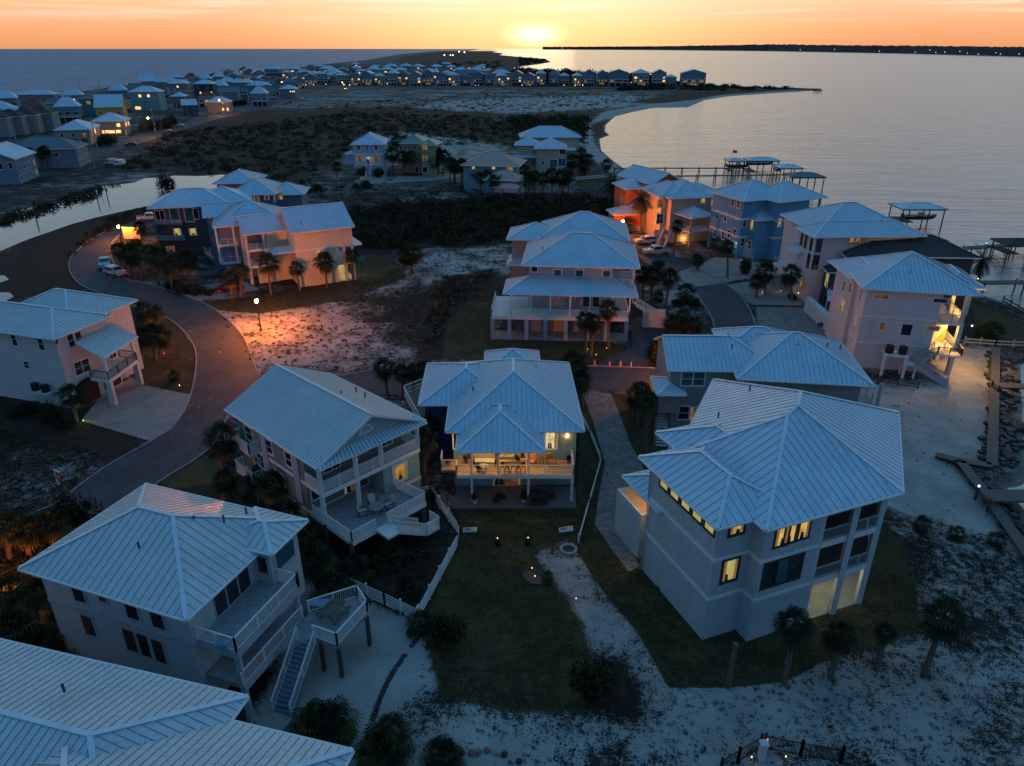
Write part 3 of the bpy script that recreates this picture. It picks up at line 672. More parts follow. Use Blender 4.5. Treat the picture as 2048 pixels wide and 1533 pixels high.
tri_sheet('concrete_driveway', [P(*p) for p in [(1345,548),(1385,575),(1450,566),(1560,545),(1500,520),(1430,515),(1400,530)]], .03, M_conc)
tri_sheet('concrete_driveway', [P(*p) for p in [(1455,570),(1484,592),(1505,610),(1600,612),(1620,590),(1560,555)]], .03, M_conc)
tri_sheet('paver_court', [P(*p) for p in [(1512,614),(1516,655),(1560,670),(1650,680),(1700,650),(1690,610),(1610,616)]], .03, M_pave)
tri_sheet('paver_driveway', [P(*p) for p in [(1164,784),(1186,844),(1202,899),(1210,927),(1199,981),(1190,1050),(1218,1091),(1257,1145),(1279,1134),(1262,1100),(1330,1040),(1300,985),(1288,940),(1260,885),(1235,817),(1222,787)]], .028, M_pave)
tri_sheet('driveway', [P(*p) for p in [(1190,732),(1265,694),(1262,640),(1300,636),(1335,655),(1335,700),(1290,735)]], .028, M_asph)
tri_sheet('lane', [P(*p) for p in [(590,386),(700,371),(790,366),(860,362),(915,352),(980,360),(1100,372),(1100,382),(960,372),(910,364),(800,376),(690,384),(600,397)]], .02, M_asph)
tri_sheet('concrete_driveway', [P(*p) for p in [(698,371),(740,345),(775,345),(768,366)]], .03, M_conc)
tri_sheet('concrete_driveway', [P(*p) for p in [(778,366),(795,352),(850,353),(905,346),(925,338),(932,350),(905,356),(860,362)]], .03, M_conc)
hw = [(-40,398),(0,386),(60,362),(150,330),(240,300),(320,275),(430,240),(520,218),(600,196),(680,180),(780,176),(1330,176),(1330,173.5),(780,173.5),(680,172),(640,180),(560,195),(450,222),(400,238),(300,262),(200,295),(100,330),(0,358),(-40,372)]
tri_sheet('highway', [FP(*p) for p in hw], .02, M_asph)
# ================================================================== near houses
def ang(a, b): d = v2(b)-v2(a); return math.degrees(math.atan2(d.y, d.x))
def pts(*q, z=0): return [P(x, y, z) for x, y in q]
U = lambda a: Vector((math.cos(R(a)), math.sin(R(a))))
WARM = (1.0, .60, .26); SOD = (1.0, .42, .10)
mat('porch_inner_shade', (.055,.045,.04), .8); mat('porch_screen', (.022,.025,.035), .8)
# ---- E: the big white house in the right foreground
S = P(1533,1061,10.3); SE = P(1806,985,10.3); NE = P(1797,825,10.3); NW = P(1427,759,10.3)
uE = U(21); wE = U(111.5); dW = U(245.2)
den = wE.x*dW.y-wE.y*dW.x; tt = ((NW-S).x*dW.y-(NW-S).y*dW.x)/den; SWc = S+wE*tt
h = House('three_storey_house', (20,46), 'large white three storey stucco house with glowing open ground bays, right foreground', 'houses around the near streets', wall='stucco_grey', frame=MATS['trim_dark'], rib=.62)
polyM = [S, SE, NE, NW, SWc]
plM = h.roof(polyM, 10.3)
A1 = P(1434,1058,10.3); B1 = P(1284,912,10.3); L1 = (B1-A1).length
r1 = [A1, A1+uE*6.2, A1+uE*6.2+wE*L1, A1+wE*L1]
A2 = P(1312,864,10.3); L2 = 7.5
r2 = [A2-wE*L2, A2-wE*L2+uE*6.4, A2+uE*6.4, A2]
pl1 = h.roof(r1, 10.3); pl2 = h.roof(r2, 10.28)
ov = .75
# footprints: the left wing, and the main body whose right end is open porches
w1 = inset(r1, [ov, -.0, ov, ov]); h.walls(w1, 0, None, pl1)
w2 = inset(r2, [ov, 0, ov, ov]); h.walls(w2, 0, 9.9)
wm = inset(polyM, ov); s0, se, ne, nw, sw = wm
um = (se-s0).normalized(); vm = Vector((-um.y, um.x)); Lm = (se-s0).length
pa = s0+um*(Lm*.46)                                   # porch starts here
ptE = se; dE = (ne-se).normalized(); pc = se+dE*4.4     # porch corner back on the east side
pd = pa+vm*3.6
body = [s0, pa, pd, pc, ne, nw, sw]
h.walls(body, 0, 10.2)
for z in (3.55, 6.85): h.band(w1, z, .28); h.band(body, z, .28)
deckpoly = [pa, se, pc, pd]
h.T.f = h.T.f
for z in (3.85, 7.1): h.slab(deckpoly, z, .5, MATS['trim_white'])
g0 = MB(); g0.prism(deckpoly, 0, .12); h.part('porch_floor', g0, MATS['concrete'])
pm = pa+um*((se-pa).length*.5)
n_in = -vm*.04
for z0_, z1_, m_ in ((3.86,6.6,'porch_inner_shade'),(7.11,10.1,'porch_screen')):  # dark panels put the deep porch's shade into colour; upper ones also screens
    b_ = MB(); b_.bar((pd.x-vm.x*.05,pd.y-vm.y*.05,(z0_+z1_)/2),(pc.x-vm.x*.05,pc.y-vm.y*.05,(z0_+z1_)/2),.04,z1_-z0_); h.part('inner_dark_panel', b_, MATS[m_]); b_ = MB(); b_.bar((pa.x+um.x*.05,pa.y+um.y*.05,(z0_+z1_)/2),(pd.x+um.x*.05,pd.y+um.y*.05,(z0_+z1_)/2),.04,z1_-z0_); h.part('inner_dark_panel', b_, MATS[m_])
    b_ = MB(); b_.prism(inset([pa, se, pc, pd], .25), z0_, z0_+.02); h.part('floor_boards', b_, MATS['porch_inner_shade'])
for q, w in ((pm,.42),(se-um*.2+vm*.15,.42),(pa+um*.1+vm*.1,.3),((se+pc)/2,.35)):
    h.column(q, 0, 10.2, w, MATS['white'])
for z in (3.85, 7.1):
    h.rail([pa+um*.2, pm], z, 1.05, 'v', MATS['trim_grey']); h.rail([pm, se], z, 1.05, 'v', MATS['trim_grey']); h.rail([se, pc], z, 1.05, 'v', MATS['trim_grey'])
# clerestory row on the left wall, then the front windows
hit = h.hit(1375, 985)
base = Vector(hit[1]); ud = Vector((hit[3].x, hit[3].y, 0))
for k in range(5):
    p = base+ud*(k-2)*1.38; p.z = 9.15
    h.win(0, 0, .95, .62, 'lit_green', 1, 1, .16, q=(0, p, hit[2], hit[3]))
h.win(1474,1055, 1.0, .95, 'lit_warm', 1, 1, .2); h.win(1460,1140, 1.1, 1.7, 'lit_green', 1, 1, .22)
h.win(1564,1072, 1.0, 1.5, 'lit_warm', 1, 1, .16); h.win(1583,1065, 1.0, 1.5, 'lit_warm', 1, 1, .16); h.win(1606,1058, 1.0, 1.5, 'lit_warm', 1, 1, .16)
for x, y, m_ in ((1538,1150,'glass_dark'),(1564,1142,'glass_teal'),(1591,1134,'glass_dark')): h.win(x, y, .92, 2.0, m_, 1, 1, .16)
for q, z in ((pa+um*1.4+vm*2, 3.3), (pm+um*1.6+vm*2, 3.3)): fixture(h, (q.x, q.y, z), (1,.86,.42), 60, .12, 'bulb_white')
fixture(h, ((pa+um*1.5+vm*2.2).x, (pa+um*1.5+vm*2.2).y, 6.5), WARM, 5, .1)
fixture(h, (*((w1[0]+w1[1])/2+U(-69)*.0-vm*.15+um*1.2), 4.2), (1,.85,.5), 2.5, .08, name='wall_light')
# entry tower on the left with its own small roof, lit stairwell
eA = P(1307,1020,6.8); er = [eA, eA+uE*2.2, eA+uE*2.2+wE*4.2, eA+wE*4.2]
E0 = P(1240,953,6.8); E1 = P(1318,1025,6.8)
dd = (E0-E1).normalized(); er = [E1, E1+uE*4, E1+uE*4+wE*(E0-E1).length, E1+wE*(E0-E1).length]
h.roof(er, 6.8, .42, rib=.6)
ew = inset(er, .5)
qx = [P(1229,1065,0), P(1272,1120,0)]
en = MB(); b0 = P(1275,1118,0); b1 = P(1228,1062,0); d_ = (b1-b0).normalized(); o_ = Vector((d_.y,-d_.x))
tower = [b0, b0+uE*1.6, b1+uE*1.6, b1]
h.walls(tower, 0, 4.3); h.slab([x for x in inset(tower, .2)], 4.31, .02, MATS['deck_wood'])
hd = h.hit(1297, 1095)
h.slab([b0+uE*1.6, b0+uE*4.6, b0+uE*4.6+wE*4, b0+uE*1.6+wE*4], 3.3, .35, MATS['trim_white'])
h.rail([b0+uE*1.6, b0+uE*3.4], 3.3, 1.0, 'v', MATS['deck_wood'])
h.column(b0+uE*1.75, 0, 3.3, .5, MATS['white']); h.column(ew[0], 3.3, 6.8, .3, MATS['white'])
c_ = (er[0]+er[2])/2; fixture(h, (c_.x, c_.y, 6.3), WARM, 190, .12)
fixture(h, (*(b0+uE*.8+wE*1.3), 6.0), WARM, 25, .1)
for x, y in ((1500,776),(1437,830)): h.vent(x, y, 12.6)
dp = MB(); q = w1[3]-uE*.1; dp.tube([(q.x,q.y,9.8),(q.x,q.y,.3)], [.06,.06], 6); h.part('downpipe', dp, MATS['trim_grey']); dp = MB(); q = w1[1]-vm*.12-um*.0; dp.tube([(q.x,q.y,9.8),(q.x,q.y,.3)], [.06,.06], 6)
h.part('downpipe', dp, MATS['trim_grey'])
for px, py in ((1317,1176),(1380,1258),(1541,1275)):
    r_ = h.hit(px, py)
    if r_: p_ = Vector(r_[1]); n_ = Vector((r_[2].x,r_[2].y,0)); u_ = Vector((r_[3].x,r_[3].y,0)); b_ = MB(); b_.hexa([p_-u_*.22-Vector((0,0,.12))+n_*.04, p_+u_*.22-Vector((0,0,.12))+n_*.04, p_+u_*.22-Vector((0,0,.12)), p_-u_*.22-Vector((0,0,.12)), p_-u_*.22+Vector((0,0,.12))+n_*.04, p_+u_*.22+Vector((0,0,.12))+n_*.04, p_+u_*.22+Vector((0,0,.12)), p_-u_*.22+Vector((0,0,.12))]); h.part('foundation_vent', b_, MATS['trim_dark'])
for px, py in ((1566,1105),(1587,1098)):
    r_ = h.hit(px, py)
    if r_: p_ = Vector(r_[1]); n_ = Vector((r_[2].x,r_[2].y,0)); b_ = MB(); b_.tube([p_, p_+n_*.12, p_+n_*.22-Vector((0,0,.08))], [.05,.06,.08], 8); h.part('flood_light', b_, MATS['trim_white'])
h.done()
# ---- D: the central house with the lit deck
h = House('beach_house', (0,62), 'blue green house with intersecting metal roofs and brightly lit rear deck, picture centre', 'houses around the near streets', wall='sea_green', rib=.48)
A = P(890,872,6.6); A.y = 57.1
zM = 6.6; rD = rectp(A, 1.2, 12.55, 15.6); plD = h.roof(rD, zM, .5)
wD = inset(rD, [1.25, .55, .6, .55]); h.walls(wD, 0, None, plD)
rL = rectp(P(837,810,zM), 1.2, 9.0, 10.2); h.block(rL, zM-.02, 0, .42, .55, m=MATS['navy'])
zD = 2.95; dk = [P(913,951,zD), P(1147,951,zD)]; ud = (dk[1]-dk[0]).normalized(); vd = Vector((-ud.y, ud.x))
rP = rectp(P(912,904,6.35), 1.0, 7.7, 9); h.roof(rP, 6.35, .5)
rB = rectp((-2.9,69.5), 1.2, 6, 6); h.roof(rB, 6.9, .5)
dep = wD[0].y-dk[0].y-.02
fl = [dk[0], dk[1], dk[1]+vd*dep, dk[0]+vd*dep]
h.slab(fl, zD, .25, MATS['deck_wood'])
h.slab([dk[0]-ud*1.5+vd*.9, dk[0]+vd*.9, dk[0]+vd*dep, dk[0]-ud*1.5+vd*dep], zD-.02, .25, MATS['deck_wood'])
a = dk[0]; b = dk[1]; fb = MB(); fb.bar((a.x,a.y-.06,zD-.12),(b.x,b.y-.06,zD-.12),.08,.36); h.part('fascia_board', fb, MATS['trim_white'])
h.rail([dk[0], dk[1]], zD, 1.05, 'x', post=2.6); h.rail([dk[1], dk[1]+vd*dep], zD, 1.05, 'x')
h.rail([dk[0], dk[0]+vd*.9, dk[0]+vd*.9-ud*1.5, dk[0]-ud*1.5+vd*(dep-.1)], zD, 1.05, 'x')
for px in (943, 996, 1057): q = P(px, 951, zD); h.column(q+vd*.12, 0 if px != 996 else zD, 6.3, .2)
h.column(dk[1]+vd*.1-ud*.1, 0, zD, .2)
Wd = (wD[1]-wD[0]).length; eD = (wD[1]-wD[0]).normalized()
def onD(x, z):          # x in metres from the left end of the rear wall
    q = wD[0]+eD*x; return (0, Vector((q.x,q.y,z)), Vector((eD.y,-eD.x)), eD)
h.win(0,0,1.25,1.75,'lit_white',2,2,.14,q=onD(9.0,4.95))
h.win(0,0,1.7,2.2,'lit_gold',2,1,.12,q=onD(1.9,4.1)); h.win(0,0,2.0,1.9,'lit_gold',2,1,.12,q=onD(4.5,4.3)); h.win(0,0,1.5,2.2,'lit_gold',2,1,.12,q=onD(6.8,4.1))
h.win(0,0,.8,1.6,'glass_dark',1,1,.12,q=onD(.45,5.0))
for x in (1.0, 3.9, 6.7): q = dk[0]+ud*x+vd*1.9; fixture(h, (q.x, q.y, 5.75), (1,.58,.18), 170, .09)
q = dk[0]+ud*9.2+vd*2; fixture(h, (*(wD[0]+eD*10.6-Vector((0,.12))), 5.6), (1,.45,.18), 22, .1, 'bulb_warm', 'wall_light')
h.win(0,0,2.7,2.2,'lit_dim',4,1,.12,q=onD(4.9,1.2), label='lit glass doors under the deck')
h.door(0,0,0,0,None) if False else None
gd = MB(); q = wD[0]+eD*2.0; gd.bar((q.x-eD.x*1.7,q.y-.04,1.15),(q.x+eD.x*1.7,q.y-.04,1.15),.06,2.2); h.part('garage_door', gd, MATS['pale_blue'])
q = wD[0]+eD*4.9; fixture(h, (q.x, q.y-.6, 2.5), (1,.55,.22), 10, .06)
dl = [P(845,775,zD), P(808,790,zD), P(846,860,zD), P(885,850,zD), P(885,775,zD)]
h.slab(dl, zD, .2, MATS['wood_grey'], 'side_deck'); h.rail([dl[0], dl[1], dl[2], dl[3]], zD, 1.05, 'x')
for x, y in ((1072,737),(979,728)): h.vent(x, y, 8.4)
h.vent(946, 777, 8)
h.slab([P(905,1018), P(1152,1018), P(1150,975), P(915,975)], .12, .12, MATS['patio'], 'patio')
h.done()
# ---- C: grey green house with white railed decks, left of centre
h = House('beach_house', (-16,58), 'grey green gabled house with white horizontal railed balconies and deck table, left of centre', 'houses around the near streets', wall='grey_green', roofm=MATS['roof_weathered'], rib=.36)
A = P(634,937,8.5); aC = 46.8+90
uC = U(-43.2); vC = U(46.8); W_ = P(449,818,8.5)
rC = rectp(W_, -43.2, 14.9, 11.0)           # edge 0: left eave, 1: gable toward us, 2: right eave, 3: far gable
plC = h.roof(rC, 8.5, .48, (1,3), th=.22)
ovC = .5; fp = inset(rC, [ovC, 2.9, ovC, 1.0])
h.walls(inset(rC, [ovC, .8, ovC, 1.0])[:0] or fp, 0, None, plC)
cl = rectp(W_, -43.2, 14.9, 11.0); s0_, s1_ = rC[1], rC[2]; g = inset(rC, [ovC,.65,ovC,1.0])
gw = MB(); # gable wall above the porch
gp = profile(g[1], g[2], plC); h.W.face([(g[1].x,g[1].y,8.75),(g[2].x,g[2].y,8.75)]+[(x.x,x.y,k-.15) for x,k in reversed(gp)], MATS['sea_green'])
nC = uC; h.quads.append((g[1], g[2], uC, 8.6, 11.2))
# pent roof under the gable
a, b = rC[1]+uC*.25, rC[2]+uC*.25; c, d = g[2]-uC*.0, g[1]-uC*.0
h.Rf.face([(a.x,a.y,8.35),(b.x,b.y,8.35),(c.x,c.y,8.95),(d.x,d.y,8.95)], MATS['roof_metal']); h.Rf.face([(a.x,a.y,8.25),(b.x,b.y,8.25),(c.x,c.y,8.25),(d.x,d.y,8.25)], MATS['trim_white'])
h.Rf.face([(a.x,a.y,8.25),(b.x,b.y,8.25),(b.x,b.y,8.35),(a.x,a.y,8.35)], MATS['trim_white'])
for i in range(1, 30):
    t = i/30; x0 = a.lerp(b, t); x1 = d.lerp(c, t); h.Rf.bar((x0.x,x0.y,8.37),(x1.x,x1.y,8.97),.05,.04,MATS['roof_seam_shade'])
hw_ = MB(); q = g[1].lerp(g[2], .47); n3 = Vector((uC.x,uC.y,0)); u3 = Vector((vC.x,vC.y,0)); cc = Vector((q.x,q.y,9.35))+n3*.04
ap = [cc+u3*(.72*math.cos(R(t)))+Vector((0,0,.72*math.sin(R(t)))) for t in range(0,181,15)]; hw_.face(ap); bk = [p-n3*.03 for p in ap]
for i in range(len(ap)): hw_.face([bk[i],bk[(i+1)%len(ap)],ap[(i+1)%len(ap)],ap[i]])
fr = h.part('arched_window', hw_, MATS['trim_white']); hp = MB(); hp.face([cc+n3*.01+u3*(.56*math.cos(R(t)))+Vector((0,0,.1+.52*math.sin(R(t)))) for t in range(0,181,15)]); hp.build('pane', MATS['pale_blue'], fr)
# balconies: upper floor across the gable end, deck below
fW, fS, fE, fN = fp
z2, z1 = 5.7, 2.75
up = [g[1]-uC*.1, g[2]-uC*.1, fE, fS]
h.slab([g[1]+uC*.15, g[2]+uC*.15, fE, fS], z2, .32, MATS['deck_board'], 'balcony'); h.fasc([g[1]+uC*.15, g[2]+uC*.15, fE, fS], z2, .38)
e0, e1 = g[1]+uC*.05, g[2]+uC*.05
h.rail([fS, e0, e1, fE], z2, 1.0, 'h')
# right part is enclosed below the balcony
mid = e0.lerp(e1, .60)
enc = [mid, e1, fE, fS.lerp(fE, .60)]; h.walls(enc, 0, z2-.3, m=MATS['sea_green'])
h.band([mid, e1, e1-uC*.5, mid-uC*.5], z1-.3, .3)
for t in (0, .34, .60, 1): q = e0.lerp(e1, t); h.column(q-uC*.1, z1 if t < .6 else z2, 8.4, .32)
h.column(e0-uC*.1, 0, z1, .3, MATS['pile_wood'])
dk1, dk2, dk3 = P(627,1020,z1), P(720,1105,z1), P(817,1025,z1)
ux = (dk2-dk1).normalized(); uy = vC
q0 = e0-uC*1.0; q1 = e0+uC*3.6; q2 = q1+vC*8.2; q3 = e0.lerp(e1, .80)+uC*.1
deck = [fS, q1, q1+vC*7.6, e0.lerp(e1,.72)+uC*.05+vC*0, fS.lerp(fE,.60)]
h.slab(deck, z1, .25, MATS['deck_board'], 'deck'); 
for a, b in ((fS,q1),(q1,q1+vC*7.6),(q1+vC*7.6,deck[3])):
    fb = MB(); fb.bar((a.x,a.y,z1-.15),(b.x,b.y,z1-.15),.08,.42); h.part('fascia_board', fb, MATS['trim_white'])
h.rail([fS+uC*.5, q1, q1+vC*2.3], z1, 1.0, 'h'); h.rail([q1+vC*3.5, q1+vC*7.6, deck[3]], z1, 1.0, 'h')
for q in (q1, q1+vC*7.4, q1+vC*3.5-uC*.2): h.column(q-uC*.15, 0, z1-.1, .3, MATS['pile_wood'])
st0 = q1+vC*2.9; h.stairs(st0+uC*.9+vC*3.4, st0+uC*.9+vC*.5, .9, z1, 1.1, MATS['trim_white'], 'h')
h.slab([st0+uC*.3+vC*3.4, st0+uC*1.6+vC*3.4, st0+uC*1.6+vC*4.8, st0+uC*.3+vC*4.8], .95, .2, MATS['trim_white'], 'stair_landing')
h.rail([st0+uC*1.6+vC*3.4, st0+uC*1.6+vC*4.8, st0+uC*.3+vC*4.8], .95, 1.0, 'h')
h.slab([q1+vC*2.3, q1+vC*3.5, q1+vC*3.5+uC*1.6, q1+vC*2.3+uC*1.6], z1-.03, .2, MATS['trim_white'], 'stair_landing')
for z in (z1-.15, z2-.3): h.band(fp, z, .28)
for px, py, w_, hh in ((522,922,1.0,1.3),(545,935,.0,0)):
    if w_: h.win(px, py, w_, hh, 'glass_dark', 1, 2)
h.win(800, 945, 1.35, 1.5, 'lit_gold', 1, 1, .18, label='lit picture window with a warm lamp inside')
def onC(t, z): q = fS.lerp(fE, t); return (0, Vector((q.x,q.y,z)), uC, vC)
h.win(0,0,2.0,1.1,'glass_dark',1,1,.12,q=onC(.13,z1+1.6)); h.win(0,0,1.5,2.1,'lit_dim',2,1,.12,q=onC(.42,z1+1.15)); h.win(0,0,.8,2.1,'glass_teal',1,2,.12,q=onC(.55,z1+1.15))
h.win(0,0,1.5,1.9,'glass_dark',2,1,.12,q=onC(.25,z2+1.1)); h.win(0,0,1.2,1.5,'glass_dark',1,1,.12,q=onC(.55,z2+1.2)); h.win(0,0,1.2,1.9,'glass_dark',2,1,.12,q=onC(.82,z2+1.1))
for t, zz, w_ in ((.18,6.9,1.2),(.5,6.9,.9),(.78,6.9,.9),(.25,4.1,1.0),(.6,4.1,1.2)):
    q = fW.lerp(fS, t); e = (fS-fW).normalized(); h.win(0,0,w_,1.3,'glass_dark',1,2,.12,q=(0,Vector((q.x,q.y,zz)),Vector((e.y,-e.x)),e))
for t in (.42, .88):
    q = fW.lerp(fS, t); e = (fS-fW).normalized(); n = Vector((e.y,-e.x)); b_ = MB(); q2_ = q+n*.06; b_.bar((q2_.x,q2_.y,z1+.3),(q2_.x,q2_.y,8.2),.9,.1,up=Vector((n.x,n.y,0))); h.part('wall_panel', b_, MATS['pale_blue'])
# far-left corner balcony rails
fb = fW+uC*.3; 
for z in (z1, z2):
    q = fW+Vector((-vC.x,-vC.y))*.9; h.slab([fW, fW-vC*.9, fW-vC*.9+uC*3.4, fW+uC*3.4], z, .25, MATS['trim_white'], 'balcony'); h.rail([fW, fW-vC*.9, fW-vC*.9+uC*3.4, fW+uC*3.4], z, 1.0, 'h')
for x, y in ((682,786),(712,779),(730,790)): h.vent(x, y, 10.6)
h.done()
# ---- B: left house with the two level deck
h = House('beach_house', (-24,39), 'pale stucco house with wide hipped metal roof and white railed upper deck, lower left', 'houses around the near streets', wall='stucco_grey', roofm=MATS['roof_weathered'], rib=.55, frame=None)
h.frame = MATS['trim_grey']
zB = 8.2; WB = P(37,1137,zB); SB = P(372,1240,zB); EB = P(583,1037,zB); aB = ang(WB, SB); LB = (SB-WB).length
vB = U(aB+90); uB = U(aB); DB = (EB-SB).dot(vB)
rBh = rectp(WB, aB, LB, DB); plB = h.block(rBh, zB, 0, .48, .7)
wB = inset(rBh, .7); h.band(wB, 5.15, .3, MATS['trim_grey'])
# corner bay with its own little roof
bc = wB[2]-vB*3.0; bay = [bc, bc+uB*1.3, bc+uB*1.3+vB*3.0, bc+vB*3.0]
h.walls(bay, 2.6, 8.4); bp_ = [bc-vB*.4-uB*2.5, bc-vB*.4+uB*1.9, bc+uB*1.9+vB*3.6, bc-uB*2.5+vB*3.6]; h.roof(bp_, 8.5, .35)
q = bay[0].lerp(bay[1], .5); e = uB; h.win(0,0,.75,1.3,'glass_dark',1,1,.14,q=(0,Vector((q.x,q.y,7.0)),Vector((e.y,-e.x)),e))
q = bay[1].lerp(bay[2], .5); e = vB; h.win(0,0,1.9,1.5,'glass_teal',1,1,.16,q=(0,Vector((q.x,q.y,7.0)),Vector((e.y,-e.x)),e)); h.win(0,0,1.9,1.3,'glass_dark',1,1,.16,q=(0,Vector((q.x,q.y,4.1)),Vector((e.y,-e.x)),e))
for x, y, w_, hh, m_ in ((157,1187,.95,1.35,'glass_dark'),(205,1195,.6,.7,'pane_red'),(264,1222,.95,1.35,'glass_dark'),(315,1240,.95,1.35,'glass_dark'),(178,1252,.95,1.7,'pane_red'),(262,1282,1.0,1.9,'pane_red'),(290,1292,1.0,1.9,'glass_dark'),(317,1303,1.0,1.9,'pane_red')):
    h.win(x, y, w_, hh, m_, 1, 1, .16)
# decks along the right side
cS = wB[1]; zU, zL_ = 5.55, 2.8
d0, d1, d2 = cS+vB*.3, cS+vB*.3+uB*2.9, cS+vB*6.4+uB*2.9; d3 = cS+vB*6.4
h.slab([d0,d1,d2,d3], zU, .35, MATS['deck_board'], 'upper_deck'); h.rail([d0,d1,d2,d2-uB*1.7], zU, 1.05, 'v', gap=.13)
fb = MB(); fb.bar((d1.x,d1.y,zU-.3),(d2.x,d2.y,zU-.3),.12,.5); fb.bar((d0.x,d0.y,zU-.3),(d1.x,d1.y,zU-.3),.12,.5); h.part('fascia_board', fb, MATS['trim_grey'])
fb = MB(); fb.bar((d1.x,d1.y,zL_-.3),(d2.x,d2.y,zL_-.3),.12,.5); h.part('fascia_board', fb, MATS['trim_grey'])
h.slab([d0,d1,d2,d3], zL_, .35, MATS['deck_board'], 'lower_deck'); h.rail([d1,d2], zL_, 1.05, 'v', gap=.13)
for q in (d1-uB*.15+vB*.15, d2-uB*.15-vB*.15): h.column(q, 0, zU-.3, .32, MATS['trim_grey'])
def wl(px, py): return h.hit(px, py)
e = vB; 
for t in (2.6, 3.7, 4.8): q = cS+vB*t; h.win(0,0,1.0,2.1,'glass_dark',1,1,.06,q=(0,Vector((q.x,q.y,zU+1.2)),Vector((e.y,-e.x)),e))
q = cS+vB*6.2; h.door(0,0,0,0,None) if False else None
pw = pts((612,1165),(716,1200),(737,1228),(676,1292),(629,1275),(600,1295), z=zL_)
plat = [d2-vB*3.2+uB*.1, d2+vB*.6+uB*.1, P(716,1195,zL_), P(735,1225,zL_), P(675,1292,zL_), P(628,1275,zL_)]
h.slab(plat, zL_-.02, .3, MATS['deck_board'], 'pool_deck'); h.rail(plat[1:]+[], zL_, 1.05, 'v', gap=.13)
for q in (P(733,1228,zL_), P(676,1290,zL_), P(640,1278,zL_)): h.column(q, 0, zL_-.3, .26, MATS['pile_wood'])
sa, sb = P(565,1428,0), P(613,1283,zL_); h.stairs(sa, sb, 0, zL_, 1.3, MATS['slate_blue'], 'v')
for x, y in ((388,1038),(492,1021),(447,1037)): h.vent(x, y, 10.2)
h.vent(277,1091,9.8); h.done()
# ---- A: the roof cutting the lower left corner
h = House('beach_house', (-20,24), 'white ribbed metal roof of the nearest house cutting the lower left corner', 'houses around the near streets', wall='stucco_grey', roofm=MATS['roof_weathered'], rib=.42)
zA = 8.3; C1 = P(495,1393,zA); aA = -14.4; uA = U(aA); vA = U(aA+90)
rA = [C1-uA*26-vA*9.5, C1-vA*9.5, C1, C1-uA*26]; h.block(rA, zA, 0, .30, .7)
C2 = P(705,1500,zA); rA2 = [C2-uA*16-vA*13, C2-vA*13, C2, C2-uA*16]; h.block(rA2, zA-.01, 0, .30, .7)
h.vent(126,1375,9.6); h.done()
# ---- F: behind E
h = House('beach_house', (27,72), 'grey sided house with broad blue hipped metal roof behind the big white house', 'houses around the near streets', wall='grey_siding', rib=.5)
rF = rectp(P(1475,758,7.5), -7.3, 13.3, 12.5)
h.block(rF, 7.5, 0, .48, .9)
rF2 = rectp(P(1335,741,7.5), -1.5, 12, 9.2); h.block(rF2, 7.5, 0, .46, .45, gables=(3,), m=MATS['grey_siding'])
rF3 = rectp(P(1440,700,7.5)+Vector((0,-1.5)), -4, 8.5, 7); h.block(rF3, 7.9, 0, .48, .6)
rF4 = rectp(P(1315,790,5.2), -1.5, 3.0, 4.6); h.block(rF4, 5.2, 2.9, .4, .4)
for x, y in ((1374,758),(1398,758)): h.win(x, y, 1.1, 1.5, 'glass_teal', 1, 2, .12)
h.win(1367,826,1.1,1.5,'glass_dark',1,2,.12); h.win(1391,828,1.1,1.5,'lit_dim',1,2,.12)
wF = inset(rF, .9); q0 = wF[1]; uF = U(-7.3); vF = U(82.7)
h.slab([q0, q0+uF*3.4, q0+uF*3.4+vF*7, q0+vF*7], 2.9, .3, MATS['deck_board']); h.rail([q0, q0+uF*3.4, q0+uF*3.4+vF*7], 2.9, 1.0, 'x', MATS['trim_grey'])
h.column(q0+uF*2.0+vF*.2, 0, 7.3, .25, MATS['trim_grey'])
f0 = P(1313,800,2.6); f1 = P(1352,800,2.6)
h.slab([f0, f1, f1+vF*3, f0+vF*3], 2.75, .25, MATS['deck_board']); h.column(f0+vF*.2, 0, 5.2, .2, MATS['trim_dark']); 
h.stairs(P(1322,895,0), P(1325,805,2.7), 0, 2.7, 1.3, MATS['white'], 'x', MATS['trim_dark'])
for x, y in ((1456,672),(1464,693),(1594,692),(1655,689),(1681,694)): h.vent(x, y, 9.6)
h.done()
# ---- M: pale blue house with wrap porch
h = House('beach_house', (8,104), 'pale blue house on white columns with long porch roof and hipped metal roof, picture centre', 'houses around the near streets', wall='pale_blue', rib=.45)
aM = -5.2; uM = U(aM); vM = U(aM+90)
rM = rectp(P(1043,531,10), aM, 16.7, 13.6); pm_ = h.roof(rM, 10, .48)
wM = inset(rM, 1.0); wM = [wM[0], wM[0]+uM*12.0, wM[0]+uM*12.0+vM*11.6, wM[3]]; h.walls(wM, 3.6, 9.85)
d0 = P(983,632,3.6); d1 = P(1258,637,3.6); uP = (d1-d0).normalized(); vP = Vector((-uP.y,uP.x))
rMp = rectp(P(1006,588,6.6), ang(P(1006,588,6.6),P(1275,594,6.6)), 18.9, 7.0); h.roof(rMp, 6.6, .48)
h.slab([d0, d1, d1+vP*9, d0+vP*9], 3.6, .5, MATS['trim_white'], 'porch_floor')
h.rail([d0+vP*8, d0, d1, d1+vP*8], 3.6, 1.0, 'v', gap=.16)
for i in range(8):
    q = d0.lerp(d1, i/7)+vP*.2
    if i: h.column(q, 3.6, 6.6, .2)
for i, t in enumerate((.005,.13,.255,.395,.545,.70,.84,.985)): h.column(d0.lerp(d1, t)+vP*.3, 0, 3.2, .55, MATS['pale_blue'])
inn = [d0+vP*3.4+uP*3.2, d1+vP*3.4-uP*2.2, d1+vP*9-uP*2.2, d0+vP*9+uP*3.2]; h.walls(inn, 0, 3.2, m=MATS['slate_blue'])
